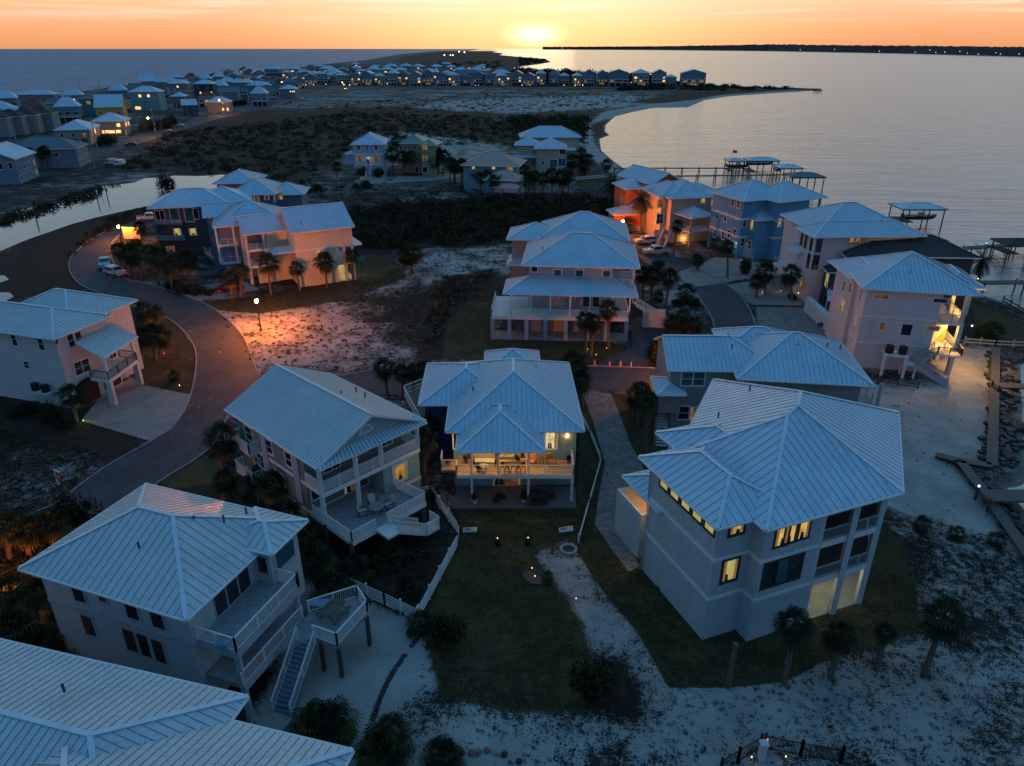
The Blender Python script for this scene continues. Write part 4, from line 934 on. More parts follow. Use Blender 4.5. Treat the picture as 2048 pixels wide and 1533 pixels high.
gf = [d0+vP*.1, d1+vP*.1, d1+vP*3.4, d0+vP*3.4]; b_ = MB(); b_.prism(gf, 0, .1); h.part('carport_floor', b_, MATS['concrete'])
for t, w_, m_ in ((.34,2.6,'pale_blue'),(.50,2.0,'beige'),(.66,2.4,'pale_blue')):
    q = inn[0].lerp(inn[1], (t-.14)/.76); b_ = MB(); c = q-vP*.04; b_.bar((c.x-uP.x*w_/2,c.y-uP.y*w_/2,1.2),(c.x+uP.x*w_/2,c.y+uP.y*w_/2,1.2),.05,2.1); h.part('garage_door', b_, MATS[m_])
for x in (1069,1115,1159,1213):
    y = 545+ (x-1069)*.02; 
    if x == 1069: h.win(x, 539, .8, .7, 'glass_dark')
    else: h.win(x, y+1, 1.0, 1.0, 'glass_teal', 1, 1, .16)
pw_ = [wM[0]-Vector((0,0)), wM[1], wM[2], wM[3]]
for t, w_, hh, zz in ((.2,1.0,.3,5.9),(.33,1.0,.35,5.2),(.53,1.0,.35,5.2),(.70,.9,2.0,4.8),(.82,.9,2.0,4.8)):
    q = wM[0].lerp(wM[1], t); h.win(0,0,w_,hh,'lit_dim' if hh < .5 else 'glass_dark',1,1,.1,q=(0,Vector((q.x,q.y,zz)),Vector((uM.y,-uM.x)),uM))
q = wM[1]+uM*.1; h.slab([q, q+uM*3, q+uM*3+vM*8, q+vM*8], 7.0, .3, MATS['trim_white'], 'balcony'); h.rail([q, q+uM*3, q+uM*3+vM*8], 7.0, 1.0, 'v', gap=.16)
h.column(q+uM*2.9+vM*.1, 7.0, 9.9, .25); 
aw = [wM[0]+vM*3-uM*.05, wM[0]+vM*3+uM*8]
wall_r = rectp(P(1283,612,0)+Vector((0,0)), aM, .3, .3)
sw0 = P(1287,655,0); h.stairs(P(1335,645,.2), P(1268,612,3.2), 0, 3.6, 1.6, MATS['trim_white'], 'v')
sw_ = [P(1284,655), P(1328,657), P(1328,657)+vM*.3, P(1284,655)+vM*.3]; h.walls(sw_, 0, 2.9, m=MATS['white'])
h.vent(1085,496,12); h.done()
# ---- N: the wing behind M
h = House('beach_house', (8,122), 'grey blue house with stepped hipped metal roofs directly behind the white columned house', 'houses around the near streets', wall='pale_blue', rib=.5)
rN = rectp(P(1076,478,10.5), aM, 14.5, 13); h.block(rN, 10.5, 0, .48, .8)
rN2 = rectp(P(1013,479,10), aM, 9, 8.5); h.block(rN2, 10, 0, .44, .8, m=MATS['grey_siding'])
rN3 = rectp(P(1013,530,6), aM, 6.5, 6); h.block(rN3, 6, 0, .46, .5, m=MATS['grey_siding'])
h.done()
# ---- S: left white house
h = House('beach_house', (-56,80), 'white stucco house with balcony over open garage and arched door, left edge', 'houses around the near streets', wall='white', roofm=MATS['roof_weathered'], rib=.5)
SS = P(107,679,9.0); aS = 72.5; uS = U(aS-90); vS = U(aS)
NS = P(248,610,9.0); rS = rectp(SS-uS*17, aS-90, 17, 8.2); h.block(rS, 9.0, 0, .46, .7)
rS2 = [SS-uS*13+vS*3.0, SS+uS*.0+vS*3.0-uS*1.0, SS-uS*1.0+vS*13.4, SS-uS*13+vS*13.4]; h.block(rS2, 9.2, 0, .46, .7)
wS = inset(rS, .7)
rS3 = rectp(P(206,717,6.3), aS-90, 4.2, 6.9); rS3 = [P(206,717,6.3)-uS*3.6, P(206,717,6.3), P(275,673,6.3), P(275,673,6.3)-uS*3.6]; h.roof(rS3, 6.3, .42, (0,2,3))
b0 = P(206,717,6.3)-uS*.5+vS*.5; b1 = P(275,673,6.3)-uS*.5-vS*.4; h.slab([b0-uS*2.8, b0, b1, b1-uS*2.8], 3.3, .45, MATS['trim_white'], 'balcony')
h.rail([b0-uS*2.6, b0, b1, b1-uS*2.6], 3.3, 1.0, 'v', MATS['metal_dark'], gap=.2)
for q in (b0-uS*.15+vS*.1, b1-uS*.15-vS*.1): h.column(q, 3.3, 6.2, .25); h.column(q-uS*.1, 0, 2.9, .6, MATS['white'])
for x, y, w_, hh, c in ((28,679,.75,1.5,1),(82,688,.75,1.5,1),(53,730,.75,.8,1),(142,682,.8,1.5,1),(157,677,.8,1.5,1),(157,737,.95,1.5,1),(172,731,.95,1.5,1),(214,633,.7,.8,1),(224,705,.9,1.5,2)): h.win(x, y, w_, hh, 'glass_dark', c, 2, .1)
# the arched garage door and the open garage
hd = h.hit(183, 805)
if hd:
    c = Vector(hd[1]); u3 = Vector((hd[3].x,hd[3].y,0)); n3 = Vector((hd[2].x,hd[2].y,0)); c.z = 0; g_ = MB(); w_ = 1.5
    a_ = [c-u3*w_+Vector((0,0,.02)), c+u3*w_+Vector((0,0,.02))]+[c+u3*(w_*math.cos(R(t)))+Vector((0,0,2.1+.75*math.sin(R(t)))) for t in range(0,181,20)]
    g_.face([p+n3*.04 for p in a_]); bk = [p-n3*.02 for p in a_]; 
    for i in range(len(a_)): g_.face([a_[i]+n3*.04, bk[i], bk[(i+1)%len(a_)], a_[(i+1)%len(a_)]+n3*.04])
    h.part('garage_door', g_, MATS['metal_dark'], 'dark arched garage door')
hd = h.hit(226, 770)
if hd: h.win(0,0,2.7,2.2,'black',1,1,.15,name='garage_opening',q=(0, Vector((hd[1].x,hd[1].y,1.25)), hd[2], hd[3]))
h.door(248, 762, .9, 2.1, MATS['pale_blue'])
acp = P3(87,775,2.6); r_ = h.hit(87, 768)
if r_:
    c = Vector(r_[1]); n = r_[2]; u = r_[3]; z = c.z; b_ = MB(); q = v2(c); b_.prism([q-u*1.5, q+u*1.5, q+u*1.5+n*1.1, q-u*1.5+n*1.1], z-.9, z-.65); h.part('unit_ledge', b_, MATS['white'])
    for k in (-.75, .75): b_ = MB(); o = q+u*k+n*.55; b_.tube([(o.x,o.y,z-.65),(o.x,o.y,z+.2)], [.42,.42], 12); h.part('cooling_unit', b_, MATS['metal_dark'])
br = MB()
for q in (wS[1],): 
    for k in (0,1): a = q+uS*.02; br.bar((a.x,a.y,8.1),(a.x+uS.x*.5,a.y+uS.y*.5,8.8),.12,.14)
h.part('bracket', br, MATS['trim_dark']); h.vent(42,615,10.5)
fixture(h, (*(b0.lerp(b1,.5)-uS*2), 2.7), (1,.5,.2), 2, .06)
h.done()
# ---- O: cream gabled house
h = House('beach_house', (-38,128), 'cream stucco house with two stepped gable roofs lit orange from below by a lamp', 'houses around the near streets', wall='cream', rib=.45)
aO = 18.0; uO = U(aO); vO = U(aO+90)
O1 = P(582,467,9.7); O1b = P(710,453,9.7); zO = 9.7; aO = ang(O1, O1b); uO = U(aO); vO = U(aO+90); LO = (O1b-O1).length
rO = rectp(O1, aO, LO, 12.5); plO = h.roof(rO, zO, .5, (1,3)); wO = inset(rO, .5); h.walls([wO[0], wO[0]+uO*7.0, wO[3]+uO*7.0, wO[3]], 0, None, plO); h.walls([wO[0]+uO*7, wO[1], wO[2], wO[3]+uO*7], 6.2, None, plO)
O2 = P(485,470,9.0); h_r2 = rectp(O2, aO, 9.5, 9.0); h.roof(h_r2, 9.0, .5, (1,3)); pw0 = inset(h_r2, .5)
w2_ = [pw0[0].lerp(pw0[1], .40), pw0[1], pw0[2], pw0[3].lerp(pw0[2], .40)]; h.walls(w2_, 0, 8.95)
a0, a3 = pw0[0], pw0[3]
for z in (3.2, 6.1): h.slab([a0, w2_[0], w2_[3], a3], z, .4, MATS['trim_white'], 'balcony'); h.rail([w2_[0], a0, a3], z, 1.0, 'x')
for q in (a0, a0+vO*4.2, a3, a0+uO*3.0): h.column(q, 0, 9.0, .45, MATS['white'])
o3 = P(541,509,6.2); h.roof([o3, o3+uO*5.5, o3+uO*5.5+vO*3, o3+vO*3], 6.2, .42, (1,))
lw0 = a0.lerp(w2_[0], .35)-vO*.25; h.walls([lw0, lw0+uO*3.5, lw0+uO*3.5+vO*1, lw0+vO*1], 0, 2.9)
c0 = wO[0]+uO*7; 
for z in (3.3, .12): h.slab([c0, wO[1], wO[2], c0+vO*11], z, .3 if z > 1 else .1, MATS['trim_white'] if z > 1 else MATS['concrete'], 'porch_floor')
for t in (.52, 1): q = c0.lerp(wO[1], t); h.column(q+vO*.1-uO*.2, 0, 6.2, .45, MATS['white'])
h.rail([c0, wO[1], wO[2]], 3.3, 1.0, 'x'); h.slab([c0-uO*.0, wO[1]+uO*1.6, wO[2]+uO*1.6, c0+vO*11], 6.5, .35, MATS['trim_white'], 'roof_terrace')
bw = MB(); bw.prism([c0+vO*5, wO[1]+vO*5, wO[1]+vO*5.2, c0+vO*5.2], .12, 3); h.part('rear_wall', bw, MATS['cream'])
for t in (.25,.75): q = c0.lerp(wO[1], t)+vO*2.8; fixture(h, (q.x,q.y,2.8), (1,.70,.20), 110, .12)
h.band([wO[0], wO[0]+uO*7, wO[3]+uO*7, wO[3]], 6.3, .25); h.band([wO[0], wO[0]+uO*7, wO[3]+uO*7, wO[3]], 3.2, .25)
h.win(637, 503, .8, 1.1, 'lit_warm'); h.win(612,500,.01,.01) if False else None
h.vent(602,447,12); h.done()
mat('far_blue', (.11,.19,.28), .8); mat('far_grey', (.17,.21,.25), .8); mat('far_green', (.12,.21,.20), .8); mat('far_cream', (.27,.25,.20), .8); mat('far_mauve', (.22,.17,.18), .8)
# ================================================================== the houses further back
G2 = 'houses around the near streets'
def gbox(h, pts_, z0, z1, m): b = MB(); b.prism(pts_, z0, z1); h.part('storey', b, m)
# ---- G: white house on the right with lit stair
h = House('three_storey_house', (52,92), 'tall white stucco house with hipped metal roof and lit golden outside stair, right edge', G2, wall='white', rib=.5)
gA = P(1724,577,10.9); aG = -12.5; uG = U(aG); vG = U(aG+90); gB = P(1969,594,10.9); LG = (gB-gA).dot(uG)
rG = rectp(gA, aG, LG, 13.8); plG = h.roof(rG, 10.9)
wG = inset(rG, .9); LL = (wG[1]-wG[0]).length; k = LL-3.1
h.walls([wG[0], wG[0]+uG*k, wG[3]+uG*k, wG[3]], 0, None, plG)
h.roof([gA-uG*.3+vG*5, gA+vG*5+uG*5, gA+vG*14.2+uG*5, gA+vG*14.2-uG*1.6], 10.6); h.walls([wG[0]+vG*5-uG*.5, wG[0]+vG*5+uG*1, wG[3]+uG*1, wG[3]-uG*1.4], 0, 10.4)
h.roof(rectp(P(1966,572,10.6)-uG*5-vG*1, aG, 5, 9), 10.5)
pG = wG[0]+uG*k
for z in (3.2, 6.9): h.slab([pG, wG[1], wG[2], pG+vG*11], z, .35, MATS['trim_white'], 'porch_floor'); h.rail([pG+uG*.2, wG[1], wG[1]+vG*6], z, 1.05, 'v', MATS['trim_grey'])
for q in (wG[1]-uG*.2+vG*.2, wG[1]-uG*.2+vG*5): h.column(q, 0, 10.8, .5, MATS['white'])
h.stairs(pG+uG*.6+vG*2.5, pG+uG*2.4+vG*2.5, 3.2, 6.8, .9, MATS['trim_white'], 'x'); yb = MB(); yb.prism([pG+uG*.05+vG*3.3, wG[1]-uG*.5+vG*3.3, wG[1]-uG*.5+vG*3.5, pG+uG*.05+vG*3.5], 3.22, 6.5); h.part('stair_wall', yb, MATS['yellow'])
q = pG+uG*1.5+vG*1.0; fixture(h, (q.x,q.y,6.35), (1,.56,.09), 260, .12); q = wG[1]+uG*1.4+vG*1.0; fixture(h, (q.x,q.y,6.4), (1,.50,.12), 2600, .1, name='wall_light')  # second lamp added off the wall to throw golden spill onto the yard
for z in (3.4, 7.0): h.band([wG[0], pG, pG+vG*11, wG[3]], z, .12)
h.win(1763,594,1.6,.5,'lit_dim'); h.win(1881,602,1.6,.5,'glass_dark'); h.win(1765,653,.6,1.1,'lit_dim'); h.win(1813,660,1.2,1.5,'glass_dark'); h.win(1864,657,1.6,.5,'lit_dim')
h.win(1722,590,.6,1.5,'glass_dark'); h.win(1712,640,.7,1.2,'lit_gold'); h.win(1688,572,.5,1.3,'glass_dark'); h.win(1701,576,.5,1.3,'glass_dark'); h.win(1685,610,1.6,1.4,'lit_gold',3,2)
lb = P(1780,742); a = P(1760,752); b = P(1806,757); 
h.slab([a, b, b+vG*1.6, a+vG*1.6], 3.0, .25, MATS['trim_white'], 'unit_platform')
for q in (a+uG*.1, b-uG*.1): h.column(q+vG*.1, 0, 2.8, .28)
for t in (.22, .8): q = a.lerp(b, t)+vG*.7; b_ = MB(); b_.tube([(q.x,q.y,3.0),(q.x,q.y,4.0)], [.5,.5], 12); h.part('cooling_unit', b_, MATS['metal_dark'])
s0_ = P(1893,771); s1_ = P(1848,728); q = pG-vG*1.2; h.slab([pG-vG*1.7+uG*.4, pG-vG*1.7+uG*3.2, pG+uG*3.2, pG+uG*.4], 3.2, .25, MATS['trim_white'], 'stair_landing'); h.rail([pG-vG*1.7+uG*.4, pG-vG*1.7+uG*3.2, pG+uG*3.2], 3.2, 1.0, 'v', MATS['metal_dark'])
m0 = pG-vG*1.2-uG*3.2; h.slab([m0, m0+uG*1.4, m0+uG*1.4-vG*1.4, m0-vG*1.4], 1.9, .2, MATS['trim_white'], 'stair_landing')
h.stairs(m0+uG*1.2-vG*.3, pG-vG*.8+uG*.5, 1.9, 3.2, 1.0, MATS['trim_grey'], 'v', MATS['trim_grey']); h.stairs(s0_, m0+uG*1.3-vG*.9, 0, 1.9, 1.0, MATS['trim_grey'], 'v', MATS['trim_grey'])
for q in (m0+vG*.0, m0+uG*1.3-vG*1.3): h.column(q, 0, 1.8, .2)
h.vent(1820,546,12.4); h.done()
# ---- H: white house with corner bay
h = House('beach_house', (58,118), 'white house with dark framed corner windows and two level metal roof, beside blue house', G2, wall='white', rib=.5, frame=MATS['trim_dark'])
hA = P(1627,475,11); r_ = rectp(hA, 3, 18.5, 7.2); h.block(r_, 11, 0, .48, .8); uH = U(3); vH = U(93)
r2_ = rectp(hA+uH*1.5+vH*2.4, 3, 17, 15); h.block(r2_, 11.02, 0, .46, .8)
h.roof(rectp(P(1598,507,7.3)-vH*.1, 3, 5, 5), 7.3); 
p0 = P(1546,527,3.4); p1 = P(1585,553,3.4); h.slab([p0, p1, p1+vH*6+uH*4, p0+vH*3+uH*5], 3.5, .35, MATS['trim_white'], 'balcony'); h.rail([p0+uH*3, p0, p1, p1+uH*1], 3.5, 1.0, 'x')
for x, y in ((1604,477),(1612,482),(1623,487),(1638,490)): h.win(x, y, .8, 2.2, 'glass_dark', 1, 1, .1)
for x, y in ((1617,522),(1631,525)): h.win(x, y, .9, 2.2, 'glass_dark', 1, 1, .1)
for x, y in ((1704,481),(1716,481)): h.win(x, y, .8, .9, 'lit_gold')
h.win(1603,564,.7,1.8,'lit_gold'); q = P(1600,575,3); fixture(h, (q.x-.6,q.y-1.2,2.4), WARM, 14, .08, name='wall_light'); h.column(P(1583,580), 0, 3.2, .6, MATS['white']); h.column(P(1547,566), 0, 3.2, .5, MATS['white'])
h.vent(1764,440,13); h.done()
# ---- I: dark shingle roof
h = House('beach_house', (72,104), 'dark shingle roofed teal house squeezed between two white houses on the right', G2, wall='dark_wall', roofm=MATS['roof_dark'], rib=0)
iA = P(1711,512,8.6); h.block(rectp(iA, -4, 19, 11), 8.6, 0, .40, .7)
h.block(rectp(P(1560+130,500,8.6)+Vector((-1.5,-4)), -12, 7, 9), 8.4, 0, .4, .7)
h.block(rectp(P(1655,545,6), -8, 4, 8), 6, 0, .4, .5); h.win(1654,560,1.6,2.2,'lit_green',2,3)
st = [P(1610,622), P(1652,662)]; h.walls([P(1607,622), P(1650,662), P(1655,655), P(1615,618)], 0, 2.2, m=MATS['white'])
h.stairs(P(1655,655), P(1668,590,3), 0, 3, 1.6, MATS['wood_grey'], 'x', MATS['white']); h.slab([P(1655,600,3),P(1690,600,3),P(1690,580,3),P(1655,580,3)], 3, .3, MATS['trim_white'], 'landing')
h.done()
# ---- J: the blue house
h = House('three_storey_house', (52,142), 'bright blue three storey house with white banded floors and stepped hipped roof by the water', G2, wall='blue', rib=.55)
jS = P(1487,403,11.5); aJ = 20; uJ = U(aJ); vJ = U(aJ+90)
rJ = rectp(jS, aJ, 12.5, 11.8); plJ = h.roof(rJ, 11.5); wJ = inset(rJ, .8); h.walls(wJ, 3.2, None, plJ)
rJ2 = rectp(P(1560,405.5,11.5), aJ+6, 12.5, 11); h.roof(rJ2, 11.5); wJ2 = inset(rJ2, .8); wJ2[1] = wJ2[0].lerp(wJ2[1], .72); wJ2[2] = wJ2[3].lerp(wJ2[2], .72); h.walls(wJ2, 0, 11.4)
rJ3 = rectp(P(1517,442,8.0), aJ+3, 8.0, 7); h.block(rJ3, 8.0, 0, .48, .6)
h.walls([wJ[0]+uJ*0+vJ*3.4, wJ[1], wJ[2], wJ[3]+uJ*6], 0, 3.2)
for q in (wJ[0]+uJ*.2+vJ*.2, wJ[3]+uJ*.2-vJ*.2): h.column(q, 0, 3.2, .5, MATS['blue'])
h.band(wJ, 7.6, .3); h.band(wJ, 4.2, .3); h.band(wJ2, 7.6, .3); h.band(wJ2, 4.2, .3)
q = wJ2[1]; e = U(aJ+6); f = U(aJ+96)
for z in (3.9, 7.9): h.slab([q, q+e*3.2, q+e*3.2+f*8, q+f*8], z, .35, MATS['blue'], 'balcony'); h.rail([q, q+e*3.2, q+e*3.2+f*8], z, 1.0, 'x')
h.column(q+e*3.0+f*.2, 0, 11.3, .4, MATS['blue'])
for x, y in ((1466,405),(1477,408),(1435,430),(1451,435),(1430,467),(1446,471),(1458,468),(1469,466),(1489,446),(1485,485),(1499,490),): h.win(x, y, .75, 1.5, 'glass_dark', 1, 2, .14)
h.win(1462,433,.5,.6,'glass_dark'); h.win(1473,436,.5,.6,'glass_dark'); h.win(1504,450,.85,1.8,'lit_green'); h.win(1559,446,.8,1.5,'lit_green'); h.win(1572,444,.8,1.5,'lit_green')
q = P(1452,512,0); fixture(h, (*(wJ[0]+uJ*2+vJ*2), 2.9), (1,.85,.45), 120, .1); gd = MB(); g_ = wJ[0]+vJ*3.3+uJ*3; gd.bar((g_.x,g_.y,1.2),(g_.x+uJ.x*3,g_.y+uJ.y*3,1.2),.06,2.3); h.part('garage_door', gd, MATS['white'])
h.done()
# ---- K: the tan house
h = House('beach_house', (40,158), 'tan stucco house with long entry stair and round porch window between orange and blue houses', G2, wall='stucco_tan', rib=.55)
kA = P(1340,398,9.5); aK = 12; uK = U(aK); vK = U(aK+90)
rK = rectp(kA, aK, 11.5, 13); h.block(rK, 9.5, 0, .48, .8); h.block(rectp(P(1304,388,9.5)+Vector((1,-4.0)), aK, 9, 12), 9.5, 0, .48, .8)
h.block(rectp(kA+uK*6+vK*1, aK+8, 8, 10), 9.48, 0, .48, .8)
h.roof(rectp(P(1383,437,6.3), aK+14, 6.4, 7), 6.3); zc = P(1383,437,6.3); e = U(aK+14); f = U(aK+104)
h.slab([zc+e*.5+f*.5, zc+e*6+f*.5, zc+e*6+f*6, zc+e*.5+f*6], 3.3, .35, MATS['trim_white'], 'porch_floor'); h.rail([zc+e*.5+f*3, zc+e*.5+f*.5, zc+e*6+f*.5], 3.3, 1, 'x')
for q in (zc+e*.6+f*.6, zc+e*5.9+f*.6): h.column(q, 0, 6.2, .35, MATS['stucco_tan'])
h.win(1322,407,1.3,1.6,'lit_dim',2,2,.16); h.win(1320,438,1.4,1.9,'glass_dark',2,2,.16); h.win(1406,402,1.0,1.0,'lit_green'); h.win(1426,405,.9,1.3,'lit_green')
h.stairs(P(1319,500), P(1343,447,3.3), 0, 3.3, 1.6, MATS['wood_grey'], 'x', MATS['trim_white'])
q = P(1372,490); fixture(h, (q.x,q.y+2,1.0), SOD, 120, .1); q = P(1322,482); gd = MB(); gd.bar((q.x-1.6,q.y-.0,1.2),(q.x+1.2,q.y+.3,1.2),.06,2.2); h.part('garage_door', gd, MATS['cream'])
h.done()
# ---- L: the orange house
h = House('beach_house', (28,172), 'orange stucco house with gabled metal roof lit by the street lamp', G2, wall='orange', rib=.55)
lA = P(1250,379,9); h.block(rectp(lA, 12, 7.5, 9), 9, 0, .5, .6); h.block(rectp(P(1330,377,9.6)+Vector((-3,0)), 24, 9, 15), 10.4, 0, .5, .8, gables=(0,2))
h.block(rectp(P(1226,430,4.0), 8, 7, 6), 4.0, 0, .42, .5); h.block(rectp(P(1262,412,5.6), 8, 7, 5), 5.6, 0, .42, .5)
h.win(1285,386,1.6,1.7,'lit_dim',2,2,.2); h.win(1243,400,.7,1.0,'glass_dark'); h.win(1243,408,.5,.8,'lit_dim')
q = P(1260,455); fixture(h, (q.x, q.y-.2, 2.6), SOD, 300, .1, name='wall_light'); h.door(1272,462,2.4,2.2,MATS['cream'])
h.done()
# ---- T: pale blue two storey
h = House('beach_house', (-47,256), 'sky blue two storey house with central entry stair and lit windows, across the brown marsh', G2, wall='sky_siding', rib=.7)
tA = P(700,290,9.5); r_ = rectp(tA, 4, 11.3, 17); h.block(r_, 9.5, 0, .5, .7); uT = U(4); vT = U(94)
for x in (717,734,752): h.win(x, 295, .9 if x != 734 else .5, 1.5, 'glass_dark', 1, 2, .2)
for x in (719,753): h.win(x, 318, 1.9, 1.7, 'lit_dim', 3, 1, .2)
h.band(inset(r_, .7), 6.3, .3); h.band(inset(r_, .7), 3.0, .3)
m = inset(r_, .7)[0]+uT*4.9; h.roof(rectp(m-vT*1.5-uT*1.9, 4, 3.8, 3), 6.0); h.stairs(m-vT*6, m-vT*.6, 0, 3.1, 1.5, MATS['sky_siding'], 'x'); h.door(736,326,1.0,2.1,MATS['navy']); fixture(h, (m.x,m.y-.8,5.4), WARM, 25, .12)
h.block(rectp(tA-uT*2.5+vT*3, 4, 4, 5), 6.2, 3, .4, .4); h.done()
# ---- U: olive house
h = House('three_storey_house', (-30,262), 'olive house with green tiled hip roofs and lit loggia, beside the sky blue house', G2, wall='olive', roofm=MATS['roof_green'], rib=0)
A = P(797,287,9.6); h.block(rectp(A, -4, 9, 14), 9.6, 0, .48, .6); h.block(rectp(P(838,291,9.8), -4, 5.6, 12), 9.8, 0, .48, .5)
for x in (802,812,819,830): h.win(x, 295, .55, 1.5, 'glass_dark')
h.win(850,294,1.4,1.9,'lit_gold',2,1); h.win(850,317,1.4,1.6,'lit_dim'); h.win(850,340,1.6,1.8,'glass_dark'); h.win(834,340,.9,1.8,'glass_dark'); q = P(868,350); fixture(h, (q.x,q.y-1,1.5), SOD, 250, .1); h.done()
# ---- V: brown pink roof among palms
h = House('beach_house', (-4,232), 'low house with pinkish brown hip roof half hidden behind a row of palms', G2, wall='aqua', roofm=MATS['roof_pink'], rib=0)
A = P(920,331,7.0); h.block(rectp(A, -10, 17.5, 15), 7.0, 0, .42, .8); h.block(rectp(P(965,360,4.6), -10, 10.5, 9), 4.6, 0, .45, .6); h.block(rectp(P(985,374,3.2)+Vector((0,-2)), -10, 7, 4), 3.4, 2.0, .42, .5, m=MATS['white'])
for x in (986, 1030): h.column(P(1024+(x-1008), 401), 0, 3.6, .3, MATS['white'])
for x in (947,987): h.win(x, 336, .9, .7, 'lit_warm')
h.win(1020,338,1.6,1.2,'lit_gold'); h.done()
# ---- W: cream house by the shore
h = House('beach_house', (12,254), 'cream house with layered hipped metal roofs by the curved beach', G2, wall='beige', rib=.7)
A = P(1028,291,8.8); h.block(rectp(A, -4, 9, 10), 8.8, 0, .46, .7); h.block(rectp(P(1069,298,8.8), -2, 10.6, 13), 8.8, 0, .5, .7); h.block(rectp(P(1030,283,8.8)+Vector((2,8)), 2, 22, 14), 9.2, 0, .46, .8)
h.roof(rectp(P(1022,315,5.2), -4, 9.5, 3), 5.2, .4)
for x, y, w_, hh in ((1046,300,1.8,.4),(1068,303,.5,1.2),(1108,301,1.8,.4),(1125,304,1.8,1.5),(1042,324,.8,.9),(1052,324,.8,.9),(1067,327,.6,1.6),(1086,326,.8,.8),(1107,327,2.2,2.4),(1124,325,2.4,2.4)): h.win(x, y, w_, hh, 'glass_teal' if hh > 2 else 'glass_dark', 2 if w_ > 1 else 1, 1, .15)
h.slab([P(1130,300,5.6), P(1152,300,5.6), P(1152,290,5.6), P(1130,290,5.6)], 5.6, .4, MATS['trim_white'], 'balcony'); h.rail([P(1130,300,5.6), P(1152,300,5.6), P(1152,290,5.6)], 5.6, 1, 'x')
h.done()
# ---- P, Q, R: the cluster at the bend
h = House('beach_house', (-46,136), 'slate blue house with white porches and ribbed hip roof touching the cream gabled house', G2, wall='slate_blue', rib=.5)
A = P(426,455,9.6); h.block(rectp(A, 20, 13, 13.5), 9.6, 0, .48, .8, m=MATS['slate_blue']); h.block(rectp(P(403,440,9.6)+Vector((0,.5)), 20, 9, 8), 9.9, 0, .44, .6, gables=(3,))
u_ = U(20); v_ = U(110); b0 = P(426,485,6.3)
for z in (3.1, 6.3): q = A+u_*.6+v_*.4; h.slab([q-u_*.2-v_*.2, q+u_*3-v_*.2, q+u_*3+v_*9, q-u_*.2+v_*9], z, .35, MATS['trim_white'], 'balcony'); h.rail([q+u_*3-v_*.2, q-u_*.2-v_*.2, q-u_*.2+v_*9], z, 1.0, 'x')
for q in (A+u_*.3+v_*.2, A+u_*3.2+v_*.2, A+u_*.3+v_*4.5, A+u_*.3+v_*9): h.column(q, 3.1, 9.5, .3)
h.stairs(P(441,530), P(415,505,3.1), 0, 3.1, 1.2, MATS['trim_white'], 'x'); h.done()
h = House('three_storey_house', (-62,152), 'dark navy house with smooth metal hip roof beside the pond', G2, wall='charcoal', rib=0)
A = P(293,418,9.6); aQ = 15; h.block(rectp(A, aQ, 15.5, 11), 9.6, 0, .48, .8); h.block(rectp(P(441,407,9.6)-U(15)*5, aQ+4, 11, 11), 9.58, 0, .46, .8)
for x in (349,378): h.win(x, 430, 1.5, 2.6, 'glass_teal', 1, 1, .12)
for x in (355,386): h.win(x, 464, 1.3, 1.3, 'lit_green')
h.win(392,428,.9,2.0,'glass_dark'); h.win(320,432,1.6,2,'glass_dark',2); h.win(341,498,1.4,1.0,'lit_dim')
q = A+U(aQ)*1.0; 
for z in (3.2, 6.4): h.slab([q, q+U(aQ)*5-U(105)*1.2, q+U(aQ)*5+U(105)*1, q+U(105)*1], z, .3, MATS['trim_dark'], 'balcony'); h.rail([q+U(105)*1, q, q+U(aQ)*5-U(105)*1.2], z, 1.0, 'h', MATS['trim_grey'])
h.done()
h = House('beach_house', (-55,170), 'grey house with cluster of blue metal roofs and lit corner porch behind the bend', G2, wall='slate_blue', rib=.6)
A = P(440,389,9.8)+Vector((0,0)); h.block(rectp(P(455,391,9.8), 6, 10, 13), 9.8, 0, .5, .8); h.block(rectp(P(437,362,9.8)+Vector((0,-4)), 6, 10, 12), 9.8, 0, .44, .8); h.block(rectp(P(527,383,9.8), 6, 8.5, 9), 9.0, 0, .46, .7)
h.win(512,396,1.2,1.6,'lit_dim',2); h.win(533,392,1.0,1.6,'lit_dim'); 
for x, y in ((548,392),(560,389)): h.win(x, y, 1.0, 2.2, 'lit_gold')
h.slab(rectp(P(540,402,3.2), 6, 6, 5), 3.2, .3, MATS['trim_white'], 'balcony'); q = P(540,402,3.2); h.rail([q+U(96)*4, q, q+U(6)*6], 3.2, 1, 'x'); h.done()
